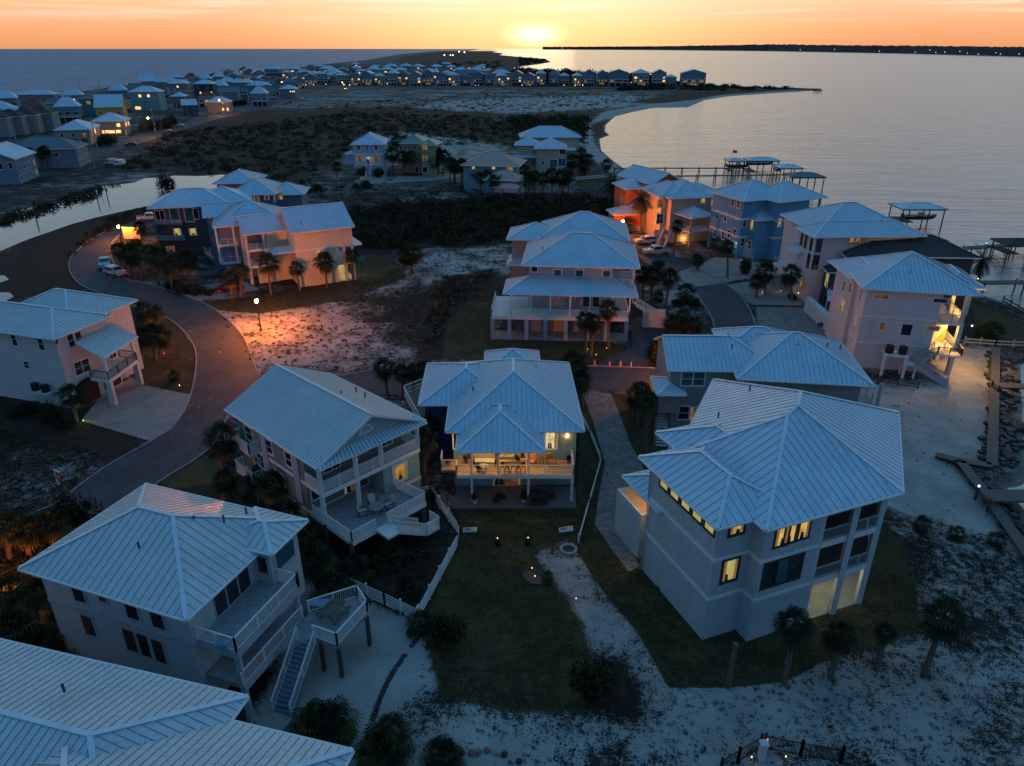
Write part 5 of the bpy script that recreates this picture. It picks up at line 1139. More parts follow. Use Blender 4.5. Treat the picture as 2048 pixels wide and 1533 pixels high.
# ================================================================== the seafront street on the left, and the far town
def small(px, py, w, d, ht, a, wall, label, roof='hip', roofm=None, wins=(), grp='houses of the seafront street', deck=False, name='beach_house', lit_under=False, p=.46, gar=None):
    """house whose near left corner stands at the ground point under (px, py)"""
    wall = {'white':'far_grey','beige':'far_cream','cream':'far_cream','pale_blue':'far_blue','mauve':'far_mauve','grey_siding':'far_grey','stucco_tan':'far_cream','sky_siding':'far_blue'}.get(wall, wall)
    o = FP(px, py); h = House(name, (o.x, o.y), label, grp, wall=wall, roofm=MATS[roofm] if roofm else None, rib=0)
    r_ = rectp(o-U(a)*.6-U(a+90)*.6, a, w+1.2, d+1.2); g_ = (1,3) if roof == 'gable' else (0,2) if roof == 'gable2' else ()
    h.block(r_, ht, 0 if not lit_under else 2.6, p, .6, gables=g_, th=.3); u_ = U(a); v_ = U(a+90)
    if lit_under:
        for t in (.02,.33,.66,.98): h.column(o+u_*w*t+v_*.2, 0, 2.7, .4)
        b = MB(); b.prism(rectp(o+v_*3+u_*.5, a, w-1, d-3.5), 0, 2.6); h.part('ground_storey', b, MATS[wall])
        if lit_under != 'dark': h.win(0,0,w*.6,1.4,'lit_far',3,1,.05,q=(0, Vector((*(o+u_*w*.5+v_*2.95),1.4)), -v_, u_))
    if deck:
        for z in ([2.8, 5.6] if ht > 8 else [2.8]):
            h.slab([o-v_*1.4, o-v_*1.4+u_*w, o+u_*w, o], z, .3, MATS['trim_white'], 'balcony'); h.rail([o-v_*1.4, o-v_*1.4+u_*w], z, 1.0, 'x')
        for t in (.02,.35,.67,.98): h.column(o-v_*1.2+u_*w*t, 0, min(ht, 8.6), .25)
    have = {q_[0] for q_ in wins}; wins = list(wins)
    for f in (0, 1):
        if f in have: continue
        ln = w if f == 0 else d; nc = max(2, int(ln/3.6)); zz = 1.6 if not lit_under else 4.2
        while zz < ht-.8:
            wins += [(f, (i_+.5)/nc, zz, .95, 1.35, 'lit_gold' if (i_*7+int(px)+int(zz)*3) % 9 == 0 else 'glass_dark') for i_ in range(nc)]; zz += 2.9
    for (f, s_, z, ww, hh, m_) in wins:       # face: 0 front, 1 right side
        if f == 0: q = o+u_*w*s_-v_*.02; nn = -v_; ee = u_
        else: q = o+u_*(w+.02)+v_*d*s_; nn = u_; ee = v_
        h.win(0,0,ww,hh,m_,1 if ww < 1.3 else 2,1,.12,q=(0, Vector((q.x,q.y,z)), nn, ee))
    return h.done()
D_, L_, GD = 'glass_dark', 'lit_far', 'lit_gold'
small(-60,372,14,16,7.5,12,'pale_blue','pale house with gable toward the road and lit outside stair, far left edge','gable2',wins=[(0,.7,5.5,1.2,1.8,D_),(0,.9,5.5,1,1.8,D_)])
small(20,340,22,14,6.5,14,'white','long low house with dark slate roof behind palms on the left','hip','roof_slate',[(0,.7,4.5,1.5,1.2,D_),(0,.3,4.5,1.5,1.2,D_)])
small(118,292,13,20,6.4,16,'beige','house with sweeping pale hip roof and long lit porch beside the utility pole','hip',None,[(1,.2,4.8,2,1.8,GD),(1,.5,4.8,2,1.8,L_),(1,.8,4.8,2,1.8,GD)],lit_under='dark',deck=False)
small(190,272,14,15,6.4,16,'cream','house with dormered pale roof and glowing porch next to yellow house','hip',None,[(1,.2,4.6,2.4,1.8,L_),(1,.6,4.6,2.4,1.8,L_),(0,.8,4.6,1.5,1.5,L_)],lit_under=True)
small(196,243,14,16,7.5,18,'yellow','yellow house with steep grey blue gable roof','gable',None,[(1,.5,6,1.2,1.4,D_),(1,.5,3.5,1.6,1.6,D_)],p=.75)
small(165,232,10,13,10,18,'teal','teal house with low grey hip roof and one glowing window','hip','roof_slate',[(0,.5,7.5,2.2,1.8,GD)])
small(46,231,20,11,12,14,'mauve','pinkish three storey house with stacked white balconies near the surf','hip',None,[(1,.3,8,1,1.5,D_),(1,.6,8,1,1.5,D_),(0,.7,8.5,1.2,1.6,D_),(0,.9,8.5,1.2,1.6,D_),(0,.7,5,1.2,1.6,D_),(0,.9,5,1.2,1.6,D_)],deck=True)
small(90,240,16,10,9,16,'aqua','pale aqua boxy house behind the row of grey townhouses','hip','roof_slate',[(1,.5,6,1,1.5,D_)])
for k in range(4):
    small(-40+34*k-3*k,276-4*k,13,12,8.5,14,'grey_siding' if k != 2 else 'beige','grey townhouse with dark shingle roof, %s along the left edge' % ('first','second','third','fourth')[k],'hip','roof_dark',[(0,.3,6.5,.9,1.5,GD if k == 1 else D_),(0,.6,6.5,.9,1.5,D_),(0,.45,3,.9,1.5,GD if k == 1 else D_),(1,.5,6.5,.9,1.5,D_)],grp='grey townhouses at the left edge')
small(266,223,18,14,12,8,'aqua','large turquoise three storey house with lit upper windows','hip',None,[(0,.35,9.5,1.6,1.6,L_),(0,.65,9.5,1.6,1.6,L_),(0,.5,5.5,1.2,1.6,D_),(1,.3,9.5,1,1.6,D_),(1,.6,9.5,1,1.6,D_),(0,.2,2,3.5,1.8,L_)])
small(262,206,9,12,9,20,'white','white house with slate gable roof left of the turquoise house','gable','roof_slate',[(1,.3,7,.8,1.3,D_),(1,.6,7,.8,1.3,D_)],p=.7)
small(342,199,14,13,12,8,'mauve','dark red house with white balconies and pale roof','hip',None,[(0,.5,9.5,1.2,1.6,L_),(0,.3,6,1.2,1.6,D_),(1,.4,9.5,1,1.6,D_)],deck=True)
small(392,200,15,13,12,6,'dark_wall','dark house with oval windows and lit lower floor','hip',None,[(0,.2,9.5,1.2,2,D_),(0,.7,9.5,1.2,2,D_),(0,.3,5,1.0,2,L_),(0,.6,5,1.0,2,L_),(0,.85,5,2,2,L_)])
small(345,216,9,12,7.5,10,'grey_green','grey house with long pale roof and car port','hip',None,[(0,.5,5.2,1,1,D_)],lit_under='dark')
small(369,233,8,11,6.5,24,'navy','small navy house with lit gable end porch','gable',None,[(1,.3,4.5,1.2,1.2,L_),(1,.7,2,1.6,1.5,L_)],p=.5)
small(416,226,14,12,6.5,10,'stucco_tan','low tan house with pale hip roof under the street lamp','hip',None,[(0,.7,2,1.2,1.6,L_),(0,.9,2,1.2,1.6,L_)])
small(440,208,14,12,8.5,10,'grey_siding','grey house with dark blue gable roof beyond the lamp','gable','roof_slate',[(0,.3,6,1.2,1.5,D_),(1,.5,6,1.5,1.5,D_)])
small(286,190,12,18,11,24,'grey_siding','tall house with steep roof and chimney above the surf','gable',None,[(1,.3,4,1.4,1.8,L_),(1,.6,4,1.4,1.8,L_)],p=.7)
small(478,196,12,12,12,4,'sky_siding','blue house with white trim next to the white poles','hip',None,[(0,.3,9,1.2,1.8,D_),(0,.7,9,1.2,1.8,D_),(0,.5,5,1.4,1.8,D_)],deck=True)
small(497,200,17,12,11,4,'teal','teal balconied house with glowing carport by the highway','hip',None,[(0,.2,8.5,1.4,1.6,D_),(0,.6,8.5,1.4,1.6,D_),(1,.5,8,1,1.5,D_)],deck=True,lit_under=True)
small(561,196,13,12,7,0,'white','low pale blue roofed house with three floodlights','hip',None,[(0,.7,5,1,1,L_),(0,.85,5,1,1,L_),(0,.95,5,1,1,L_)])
# ================================================================== plants
rnd = random.Random(11)
mat('leaf_dark', (.014,.022,.013), .85, .35, 3, spec=.05); mat('leaf_green', (.035,.050,.020), .8, .35, 3, spec=.08); mat('leaf_dry', (.11,.075,.035), .8, .3, 3); mat('bark', (.10,.08,.06), .95, .35, 6, bump=.6, bscale=12)
mat('leaf_olive', (.045,.038,.018), .85, .35, 3, spec=.05); mat('leaf_rust', (.075,.038,.020), .85, .3, 3, spec=.05)
def quad_np(V, Fc, M, pts, m): i = len(V); V += [tuple(p) for p in pts]; Fc.append(tuple(range(i, i+len(pts)))); M.append(m)
def pymesh(name, V, Fc, M, mats):
    me = bpy.data.meshes.new(name); me.from_pydata(V, [], Fc)
    for m in mats: me.materials.append(m)
    me.polygons.foreach_set('material_index', M); me.update(); return me
def crown_mesh(seed, nf=34, r=1.0, feather=False):
    q = random.Random(seed); V = []; Fc = []; M = []; Z = Vector((0,0,1))
    for k in range(nf):
        t = k/nf; elv = R(74-150*t+q.uniform(-14,14)); az_ = k*2.39996+q.uniform(-.2,.2)
        d = Vector((math.cos(az_)*math.cos(elv), math.sin(az_)*math.cos(elv), math.sin(elv))); sd = d.cross(Z).normalized(); m = 2 if t > .86 else (1 if q.random() < .35 else 0)
        if not feather:
            pl_ = r*q.uniform(.45,.62); tip = d*pl_+Vector((0,0,.02)); w = .018
            quad_np(V, Fc, M, [sd*w, sd*-w, tip-sd*w, tip+sd*w], m)
            up = sd.cross(d).normalized(); nl = 13; bl = r*q.uniform(.55,.72)
            for j in range(nl):
                a = (j/(nl-1)-.5)*R(215); dd = (d*math.cos(a)+sd*math.sin(a)).normalized(); L_ = bl*(1-.25*abs(j/(nl-1)-.5)*2)
                px_ = dd.cross(up).normalized()*.034; mid_ = tip+dd*L_*.55-Z*.02; en = tip+dd*L_*.92+Z*(-.34*L_-.14*q.random())
                quad_np(V, Fc, M, [tip, mid_-px_, en, mid_+px_], m)
        else:
            n = 7; p0 = Vector((0,0,0)); L_ = r*q.uniform(1.5,1.8); dirv = d.copy(); prev = p0
            for j in range(n):
                dirv = (dirv+Vector((0,0,-.17))).normalized(); nx = prev+dirv*L_/n
                for s_ in (-1, 1):
                    for u_ in (0,.5):
                        b0 = prev.lerp(nx, u_); lt = b0+(sd*s_*.8+dirv*.55+Vector((0,0,-.25))).normalized()*(.42*r*(1-.5*abs(j/n-.4))); w = dirv*.035
                        quad_np(V, Fc, M, [b0-w, b0+w, lt], m)
                quad_np(V, Fc, M, [prev+sd*.02, prev-sd*.02, nx-sd*.02, nx+sd*.02], m); prev = nx
    return pymesh('crown', V, Fc, M, [MATS['leaf_dark'], MATS['leaf_green'], MATS['leaf_dry']])
def trunk_mesh(seed):
    q = random.Random(seed); b = MB(); n = 9; pts_ = []; rd = []
    for i in range(n): t = i/(n-1); pts_.append((0,0,t)); rd.append(.17*(1.25-.35*t)*(1+.12*((i%2)-.5)) if t < .9 else .19)
    b.tube(pts_, rd, 8); return b.mesh('trunk', MATS['bark'])
CROWNS = [crown_mesh(s, 36) for s in range(5)]; FEATH = [crown_mesh(9, 40, feather=True)]; TRUNKS = [trunk_mesh(s) for s in range(3)]; LOW = [crown_mesh(20+s, 26) for s in range(3)]
def ordn(n): return f"{n}{'th' if 10 <= n%100 <= 20 else {1:'st',2:'nd',3:'rd'}.get(n%10,'th')}"
def palm(base, hgt, r, label, group, crown_at=None, kind='sabal', name='palm_tree', bare=False):
    rt = empty(name, (base[0], base[1], 0), label, 'palm tree', group, rnd.uniform(0, 6.28)); 
    top = Vector((0,0,hgt)) if crown_at is None else Vector((crown_at[0]-base[0], crown_at[1]-base[1], hgt))
    rt.rotation_euler = (0,0,0)
    t = bpy.data.objects.new('trunk', rnd.choice(TRUNKS)); COL.objects.link(t); t.parent = rt
    L_ = top.length; t.rotation_mode = 'QUATERNION'; t.rotation_quaternion = Vector((0,0,1)).rotation_difference(top.normalized()); w = 1.0 if kind == 'sabal' else 1.4; t.scale = (w, w, L_)
    if bare: return rt
    c = bpy.data.objects.new('crown', rnd.choice(CROWNS if kind == 'sabal' else FEATH)); COL.objects.link(c); c.parent = rt; c.location = top
    c.rotation_euler = (rnd.uniform(-.12,.12), rnd.uniform(-.12,.12), rnd.uniform(0,6.28)); k = r*rnd.uniform(.8,1.15); c.scale = (k,k,k*rnd.uniform(.85,1.0))
    return rt
def solve_h(b, c):
    w = P(*b); best = (1e9, 0)
    for i in range(10, 260): z = i*.05; d = (P(c[0], c[1], z)-w).length; best = min(best, (d, z))
    return w, best[1]
def palms(place, lst, group=None, r=1.5, kind='sabal', bare=False):
    """lst of (base px, base py, crown px, crown py[, radius]); labels count from the left of the picture"""
    lst = sorted(lst, key=lambda q: q[2]); n = len(lst)
    for i, q in enumerate(lst):
        w, z = solve_h(q[:2], q[2:4]); rr_ = q[4] if len(q) > 4 else r
        lb = (f'{ordn(i+1)} from left of the palms {place}' if n > 1 else f'palm {place}')
        palm(w, max(z, .8), rr_, lb, group or f'palms {place}' if n > 1 else None, kind=kind, bare=bare, crown_at=P(q[2], q[3], max(z,.8)) if (P(q[2],q[3],max(z,.8))-w).length < 1.2 else None)
palms('on the white sand below the big white house', [(1568,1368,1590,1253,1.35),(1660,1355,1682,1272,1.1),(1752,1340,1772,1265,1.0),(1848,1348,1888,1238,1.7)])
palms('with a bare crown standing in front of the big white house', [(1455,1375,1472,1288)], bare=True)
palms('along the cream gabled house', [(542,590,535,527),(600,582,592,537),(654,575,649,523),(706,561,703,511)], r=1.9)
palms('by the red car', [(464,600,460,556,1.9),(480,595,482,543,1.8)])
palms('standing alone on the grass lot', [(808,547,808,512,2.0),(820,549,826,508,2.1),(826,547,818,518,1.8)])
palms('on the inside of the street bend', [(243,545,240,500),(262,552,262,508),(285,560,290,494),(318,572,316,512),(345,585,338,530),(300,540,300,505),(376,560,372,520)], r=2.4)
palms('beside the lit fence at the bend', [(283,482,280,455)], r=1.7)
palms('on the lawn of the left white house', [(294,652,287,622),(315,648,312,625),(310,720,304,667),(320,712,322,672),(284,722,280,672)], r=1.7)
palms('lit green from below beside the arched garage', [(155,845,140,790)], r=1.45)
palms('across the street behind the gabled house', [(775,793,769,736),(806,792,805,745),(827,792,826,744),(846,790,846,740)], r=1.55)
palms('at the right side of the central house', [(1158,796,1158,735),(1163,815,1162,760),(1150,770,1148,722)], r=1.6)
palms('between the paver drive and the grey house', [(1277,853,1282,778),(1291,905,1294,810),(1268,840,1270,792),(1302,860,1300,800)], r=1.25)
palms('in front of the white columned house', [(1217,695,1216,618),(1172,707,1171,640),(1182,713,1188,645)], r=1.5)
palms('in the sandy garden right of the columned house', [(1285,605,1287,548),(1302,610,1305,550),(1331,613,1340,555),(1374,608,1372,584)], r=1.9)
palms('low beside the street garden', [(1367,658,1367,632),(1350,668,1350,648),(1388,672,1388,650)], r=1.7)
palms('towering in front of the orange house', [(1282,468,1283,397)], r=2.6, kind='date')
palms('beside the tan house stair', [(1346,513,1355,452),(1256,470,1254,446)], r=1.8)
palms('on round mulch bed in the driveway', [(1395,541,1395,520)], r=1.8)
palms('beside the blue house', [(1455,557,1456,494,1.9),(1580,478,1582,432,2.2),(1559,480,1559,458,1.9),(1616,450,1615,430,2.2)])
palms('in front of the white house with corner windows', [(1513,597,1514,562),(1529,588,1531,545),(1584,603,1582,548),(1645,592,1643,556)], r=1.9)
palms('with long feathery fronds by the bay on the right', [(1956,563,1966,520)], r=2.2, kind='date')
palms('low on the lawn behind the right house', [(1968,684,1968,668),(1984,682,1982,664)], r=1.7)
palms('in front of the pinkish brown roof', [(910,366,910,334),(923,370,923,332),(940,372,940,337),(950,378,950,345),(961,390,961,356),(975,388,975,352),(988,398,988,362),(1000,392,1000,365)], r=2.4)
palms('in the row below the cream shore house', [(1049,375,1049,340),(1058,392,1058,358),(1069,388,1069,352),(1086,392,1086,357),(1104,388,1104,350),(1125,388,1125,355),(1137,388,1136,352)], r=2.6)
palms('between the cream house and the beach', [(1146,352,1144,322),(1164,350,1163,308),(1172,352,1176,318),(1213,347,1213,329),(1172,350,1168,330)], r=2.8)
palms('tall above the dark thicket by the orange house', [(1226,403,1225,366)], r=3.0, kind='date')
palms('at the thicket edge left of the orange house', [(1190,438,1190,410),(1205,436,1207,408),(1222,440,1229,410)], r=2.4)
palms('around the olive house', [(786,350,784,308),(796,322,794,282),(806,352,805,314),(822,352,822,314),(878,350,876,308),(886,352,888,314),(870,352,868,322)], r=2.9)
palms('right of the pink gravel drive', [(900,366,900,326),(908,370,907,330),(925,373,924,329)], r=2.2)
palms('on the sand left of the sky blue house', [(672,366,674,334)], r=2.0)
palms('in the dark gap between the two deck houses', [(447,1005,444,878,1.7),(452,1040,450,962,1.3),(560,1045,545,968,1.7),(600,1110,600,1068,1.8),(636,1180,632,1120,1.7),(575,1100,570,1030,1.8),(520,1010,520,960,1.6)])
palms('just right of the gabled deck house', [(850,975,846,880,1.6),(858,930,858,850,1.4)])
palms('in front of the dark roofed long house', [(31,345,30,305),(47,340,46,303),(70,345,71,303),(84,340,83,307),(98,338,98,300),(112,333,108,294),(60,350,58,312)], r=2.4)
palms('in the dark grove at the lower left edge', [(20,1120,14,1052,1.6),(60,1120,55,1060,1.6),(110,1100,105,1048,1.5),(75,1260,70,1185,1.7),(28,1250,20,1180,1.7),(130,1270,125,1215,1.4),(35,1330,30,1262,1.6),(95,1330,92,1280,1.4)])
def lowpalm(px, py, r, label, n=2):
    """a palmetto clump growing straight from the ground"""
    w = P(px, py); o = empty('palmetto', (w.x, w.y, 0), label, 'palmetto')
    for k in range(n):
        c = bpy.data.objects.new('frond_cluster', rnd.choice(LOW)); COL.objects.link(c); c.parent = o; c.location = (rnd.uniform(-.5,.5)*r*(n > 1), rnd.uniform(-.5,.5)*r*(n > 1), .55*r+.2*rnd.random()); s_ = r*rnd.uniform(.85,1.1); c.scale = (s_,s_,s_); c.rotation_euler = (0,0,rnd.uniform(0,6))
for px, py, r, lb, n in [(665,1470,1.9,'large fan palm clump beside the lower left roof corner',3),(765,1512,1.6,'palmetto clump right of the large fan palm at the bottom',3),(880,1535,1.2,'palmetto clump beside the painted stones at the bottom edge',2),(842,1262,1.2,'palmetto at the meeting point of the two white fences',1),
    (425,1345,1.3,'palmetto under the upper deck of the lower left house',2),(700,1170,1.5,'dark palmetto below the gabled house deck, left one',2),(790,1130,1.4,'dark palmetto beside the small landing stair',2),(640,1225,1.2,'palmetto beside the white rail fence under the deck',1),(180,1300,1.3,'palmetto against the left wall of the lower left house',2),
    (1841,1062,1.0,'spiky palmetto in the white sand right of the big house, leftmost',1),(1911,1078,.9,'spiky palmetto in the white sand, middle one',1),(1990,1092,.9,'spiky palmetto in the white sand near the walkway, rightmost',1),(350,762,1.0,'small spiky palmetto on the lawn near the street kerb',1),(1317,603,1.2,'low round palmetto in the sandy garden by the columned house',1),(1095,1164,.6,'little spiky plant beside the stone edged bed',1)]: lowpalm(px, py, r, lb, n)
# ---- leafy shrubs
def bush_mesh(seed, n=1500, sz=.062, mats=('leaf_dark','leaf_green','leaf_olive'), flat=.8):
    q = random.Random(seed); V = []; Fc = []; M = []; lobes = [(Vector((q.uniform(-.5,.5), q.uniform(-.5,.5), q.uniform(.25,.75)*flat)), q.uniform(.3,.5)) for _ in range(9)]
    for _ in range(n):
        c, rr_ = q.choice(lobes); d = Vector((q.gauss(0,1), q.gauss(0,1), q.gauss(0,1))).normalized(); p = c+d*rr_*q.uniform(.55,1.05)
        if p.z < .02: p.z = q.uniform(.02,.15)
        a = Vector((q.gauss(0,1), q.gauss(0,1), q.gauss(0,1))).normalized(); b = a.cross(d+Vector((.01,0,0))).normalized(); s_ = sz*q.uniform(.6,1.4); m = 0 if q.random() < .6 else q.randrange(1, 3)
        quad_np(V, Fc, M, [p-a*s_, p-b*s_*.5, p+a*s_, p+b*s_*.5], m)
    return pymesh('foliage', V, Fc, M, [MATS[k] for k in mats])
BUSH = [bush_mesh(s) for s in range(4)]; BUSHR = [bush_mesh(31, mats=('leaf_rust','leaf_dry','leaf_olive'))]
stm = MB()
for k in range(4): stm.tube([(0,0,0),(.12*math.cos(k*1.6),.12*math.sin(k*1.6),.25),(.28*math.cos(k*1.6+.4),.28*math.sin(k*1.6+.4),.6)], [.03,.025,.012], 5)
STEM = stm.mesh('stem', MATS['bark'])
def bush(px, py, r, hgt, label, group=None, rust=False, name='shrub', far=False):
    w = (FP if far else P)(px, py); o = empty(name, (w.x, w.y, 0), label, 'shrub', group)
    for nm, m in (('foliage', rnd.choice(BUSHR if rust else BUSH)), ('stem', STEM)):
        c = bpy.data.objects.new(nm, m); COL.objects.link(c); c.parent = o; c.scale = (r, r, hgt); c.rotation_euler = (0,0,rnd.uniform(0,6.28))
    return o
for px, py, r, hh, lb, ru in [(1178,1385,1.9,3.3,'big dark round shrub on the lawn right of bottom centre',0),(880,1290,1.7,2.6,'dark leafy shrub behind the palmetto at the fence corner',0),(165,1040,2.3,3.0,'big rounded dark shrub above the lower left roof',0),(1314,722,2.4,3.4,'round shrub lit orange beside the traffic cones',0),
    (40,832,1.5,1.6,'low hedge shrub along the wall of the left white house',0),(60,826,1.5,1.6,'second hedge shrub along the wall of the left white house',0),(102,842,1.8,2.3,'taller dark shrub beside the palm at the arched garage',0),(130,855,1.2,1.2,'small shrub right of the tall one at the arched garage',0),
    (405,590,2.6,1.8,'dark hedge shrub behind the concrete drive, right end',0),(375,586,2.6,1.9,'dark hedge shrub behind the concrete drive, middle',0),(350,580,2.4,1.8,'dark hedge shrub behind the concrete drive, left end',0),
    (726,378,3.4,3,'rounded shrub on the near side of the lane',0),(721,352,3,3.2,'shrub left of the blue entry stair',0),(756,354,3,3.2,'shrub right of the blue entry stair',0),(630,385,3,3,'dark bush alone beside the lane left',0),(336,382,3.6,5.0,'leafy tree top rising behind the navy house by the pond',0),
    (1489,548,1.7,3.2,'small bare looking ornamental tree in front of the blue house',0),(1585,598,1.2,1.0,'low bush lit by a garden light',0),(1355,612,1.4,1.3,'low bush in the sandy garden',0),(1385,610,1.5,1.5,'bush at the street edge of the sandy garden',0),
    (1315,535,2,1.6,'dark bush beside the parked pickup',0),(1360,372,2,1.5,'dark bush near the dock house shore',0),(862,1000,1.0,1.4,'shrub beside the patio planter',0),
    (297,262,5,6,'rust orange lit tree beside the far street lamp, left one',1),(327,258,5.5,6.5,'rust orange lit tree beside the far street lamp, right one',1),(215,292,5,6,'dark bushy tree at the highway left of the lit porch house',0),(347,252,4,5.5,'dark tree left of the small navy house',0),(95,254,5,6,'dark round tree in front of the grey townhouses',0),(118,250,5,5,'second dark tree in front of the grey townhouses',0),
    (470,213,5,4.5,'dark trees beside the low tan house, left crown',0),(486,211,5,4.5,'dark trees beside the low tan house, right crown',0),(1290,395,3,2.4,'bush behind the orange house by the beach',0),
    (1655,655,1.6,1.2,'dark boulder like shrub beside the white garden wall',0),(1700,1000,.01,.01,'x',0)]:
    if lb != 'x': bush(px, py, r, hh, lb, rust=bool(ru))
# ---- uncountable scrub: thickets and dune bushes as one object each
def inpoly(x, y, poly):
    c = False; n = len(poly)
    for i in range(n):
        ax, ay = poly[i]; bx, by = poly[(i+1)%n]
        if (ay > y) != (by > y) and x < (bx-ax)*(y-ay)/(by-ay)+ax: c = not c
    return c
def clump_field(name, regions, mats, kind='stuff'):
    g = np.random.default_rng(7); Vs = []; Ms = []
    for pts_px, n, rmin, rmax, hf, nq, sz in regions:
        poly = pp(pts_px); xs = [p[0] for p in poly]; ys = [p[1] for p in poly]; k = 0; tries = 0
        while k < n and tries < n*30:
            tries += 1; x = g.uniform(min(xs), max(xs)); y = g.uniform(min(ys), max(ys))
            if not inpoly(x, y, poly) or not inpoly(x, y, land): continue
            k += 1; r = g.uniform(rmin, rmax); d = g.normal(size=(nq,3)); d /= np.linalg.norm(d, axis=1)[:,None]; d[:,2] = np.abs(d[:,2])
            c = np.array([x,y,0])+d*r*np.array([1,1,hf])*g.uniform(.55,1.1,(nq,1)); a = g.normal(size=(nq,3)); a /= np.linalg.norm(a, axis=1)[:,None]; b = np.cross(a, d); s_ = sz*r*g.uniform(.6,1.5,(nq,1))
            Vs.append(np.stack([c-a*s_, c-b*s_*.6, c+a*s_, c+b*s_*.6], 1).reshape(-1,3)); Ms.append(np.where(g.random(nq) < .55, g.integers(0, len(mats)), g.integers(0, len(mats), nq)))
    V = np.concatenate(Vs).astype(np.float32); M = np.concatenate(Ms).astype(np.int32); me = bpy.data.meshes.new(name); nf = len(V)//4
    me.vertices.add(len(V)); me.vertices.foreach_set('co', V.ravel()); me.loops.add(len(V)); me.loops.foreach_set('vertex_index', np.arange(len(V), dtype=np.int32)); me.polygons.add(nf); me.polygons.foreach_set('loop_start', np.arange(0, len(V), 4, dtype=np.int32)); me.polygons.foreach_set('loop_total', np.full(nf, 4, np.int32))
    for m in mats: me.materials.append(MATS[m])
    me.polygons.foreach_set('material_index', M); me.update(); o = bpy.data.objects.new(name, me); COL.objects.link(o); o['kind'] = kind; return o
clump_field('thicket', [([(690,430),(860,408),(1010,400),(1170,398),(1225,420),(1215,470),(1010,475),(960,488),(790,498),(730,500)], 520, 1.2, 2.8, 1.0, 130, .11),
    ([(240,340),(330,268),(700,225),(1000,235),(1185,240),(1170,300),(1020,292),(860,292),(690,310),(610,385),(470,350)], 1900, .5, 2.6, .55, 26, .2),
    ([(1020,240),(1170,235),(1165,290),(1120,262),(1040,262)], 90, 2, 4.5, .9, 40, .2),
    ([(150,500),(215,440),(290,415),(300,425),(215,462),(140,515)], 40, .5, 1.8, .7, 60, .14),
    ([(0,440),(110,405),(190,380),(230,370),(180,395),(60,432),(0,452)], 45, .6, 3.2, .5, 60, .14)],
    ['leaf_dark','leaf_dark','leaf_olive','leaf_rust']).__setitem__('label', 'dense dark coastal thicket filling the marsh and vacant lots')
clump_field('dune_scrub', [([(430,620),(780,545),(860,498),(1010,488),(1010,540),(900,640),(870,720),(640,750),(510,735)], 1500, .12, .38, .5, 22, .28),
    ([(870,560),(985,540),(960,590),(905,610),(865,700),(850,660)], 140, .4, 1.0, .6, 40, .2),
    ([(0,862),(200,905),(180,950),(40,1030),(0,1040)], 420, .1, .35, .5, 20, .28),
    ([(850,1290),(1100,1410),(1350,1390),(1700,1345),(2060,1262),(2060,1560),(760,1560)], 1000, .06, .22, .5, 20, .25),
    ([(1830,1065),(1990,1060),(2080,1200),(2080,1320),(1950,1300),(1850,1270)], 260, .08, .34, .5, 24, .25),
    ([(560,375),(1010,370),(1010,405),(700,418)], 300, .3, .9, .4, 22, .26),
    ([(1700,780),(1900,760),(1970,900),(1900,1040),(1820,1040)], 110, .06, .2, .4, 14, .3),
    ([(580,215),(1000,182),(1330,190),(1180,225),(700,225)], 600, .8, 2.2, .35, 18, .25)],
    ['leaf_olive','leaf_dark','leaf_rust','leaf_dry']).__setitem__('label', 'sparse dune tufts and dead scrub scattered over the white sand')
clump_field('ground_litter', [([(420,905),(640,935),(860,1045),(838,1235),(590,1140),(500,1060)], 260, .25, .8, .7, 26, .3),
    ([(0,1050),(130,1025),(60,1140),(60,1260),(220,1330),(60,1330),(0,1330)], 200, .3, .9, .9, 30, .28)], ['leaf_dark','leaf_dark','leaf_olive']).__setitem__('label', 'dark undergrowth below the palms between the lower left houses')
# ================================================================== street lamps
ORG = (1.0, .36, .07)
def power_mat(pw):
    return emis('globe_%d' % pw, (1.0,.22,.016), pw*2.7, 0.0)
def street_lamp(px, py, hpx, hpy, power, label, far=False, col=ORG, bulb='lamp_sodium'):
    w, z = solve_h((px, py), (hpx, hpy)) if not far else (FP(px, py), hpy)
    o = empty('street_lamp', (w.x, w.y, 0), label, 'street lamp', 'orange street lamps' if bulb == 'lamp_sodium' else None)
    b = MB(); b.tube([(w.x,w.y,0),(w.x,w.y,.25),(w.x,w.y,.5),(w.x,w.y,z-.35)], [.16,.16,.075,.05], 10); b.build('pole', MATS['metal_dark'], o)
    b = MB(); b.tube([(w.x,w.y,z-.35),(w.x,w.y,z-.28)], [.06,.16], 10); b.tube([(w.x,w.y,z+.2),(w.x,w.y,z+.34)], [.17,.03], 10); b.build('lamp_cap', MATS['metal_dark'], o)
    b = MB(); b.tube([(w.x,w.y,z-.28),(w.x,w.y,z-.12),(w.x,w.y,z+.08),(w.x,w.y,z+.2)], [.14,.2,.2,.13], 12); g_ = b.build('lamp_globe', power_mat(power), o, smooth=True); return o
street_lamp(522,662,515,601,2600,'glowing orange street lamp on the sand lot in front of the cream gabled house')
street_lamp(243,482,237,453,900,'glowing orange street lamp on the street bend near the pond')
street_lamp(1243,483,1244,443,1100,'glowing orange street lamp in front of the orange house')
street_lamp(1362,772,1362,730,750,'orange street lamp hidden behind the grey house roof lighting the street')
street_lamp(10,1210,6,1150,420,'orange street lamp in the palm grove at the lower left edge')
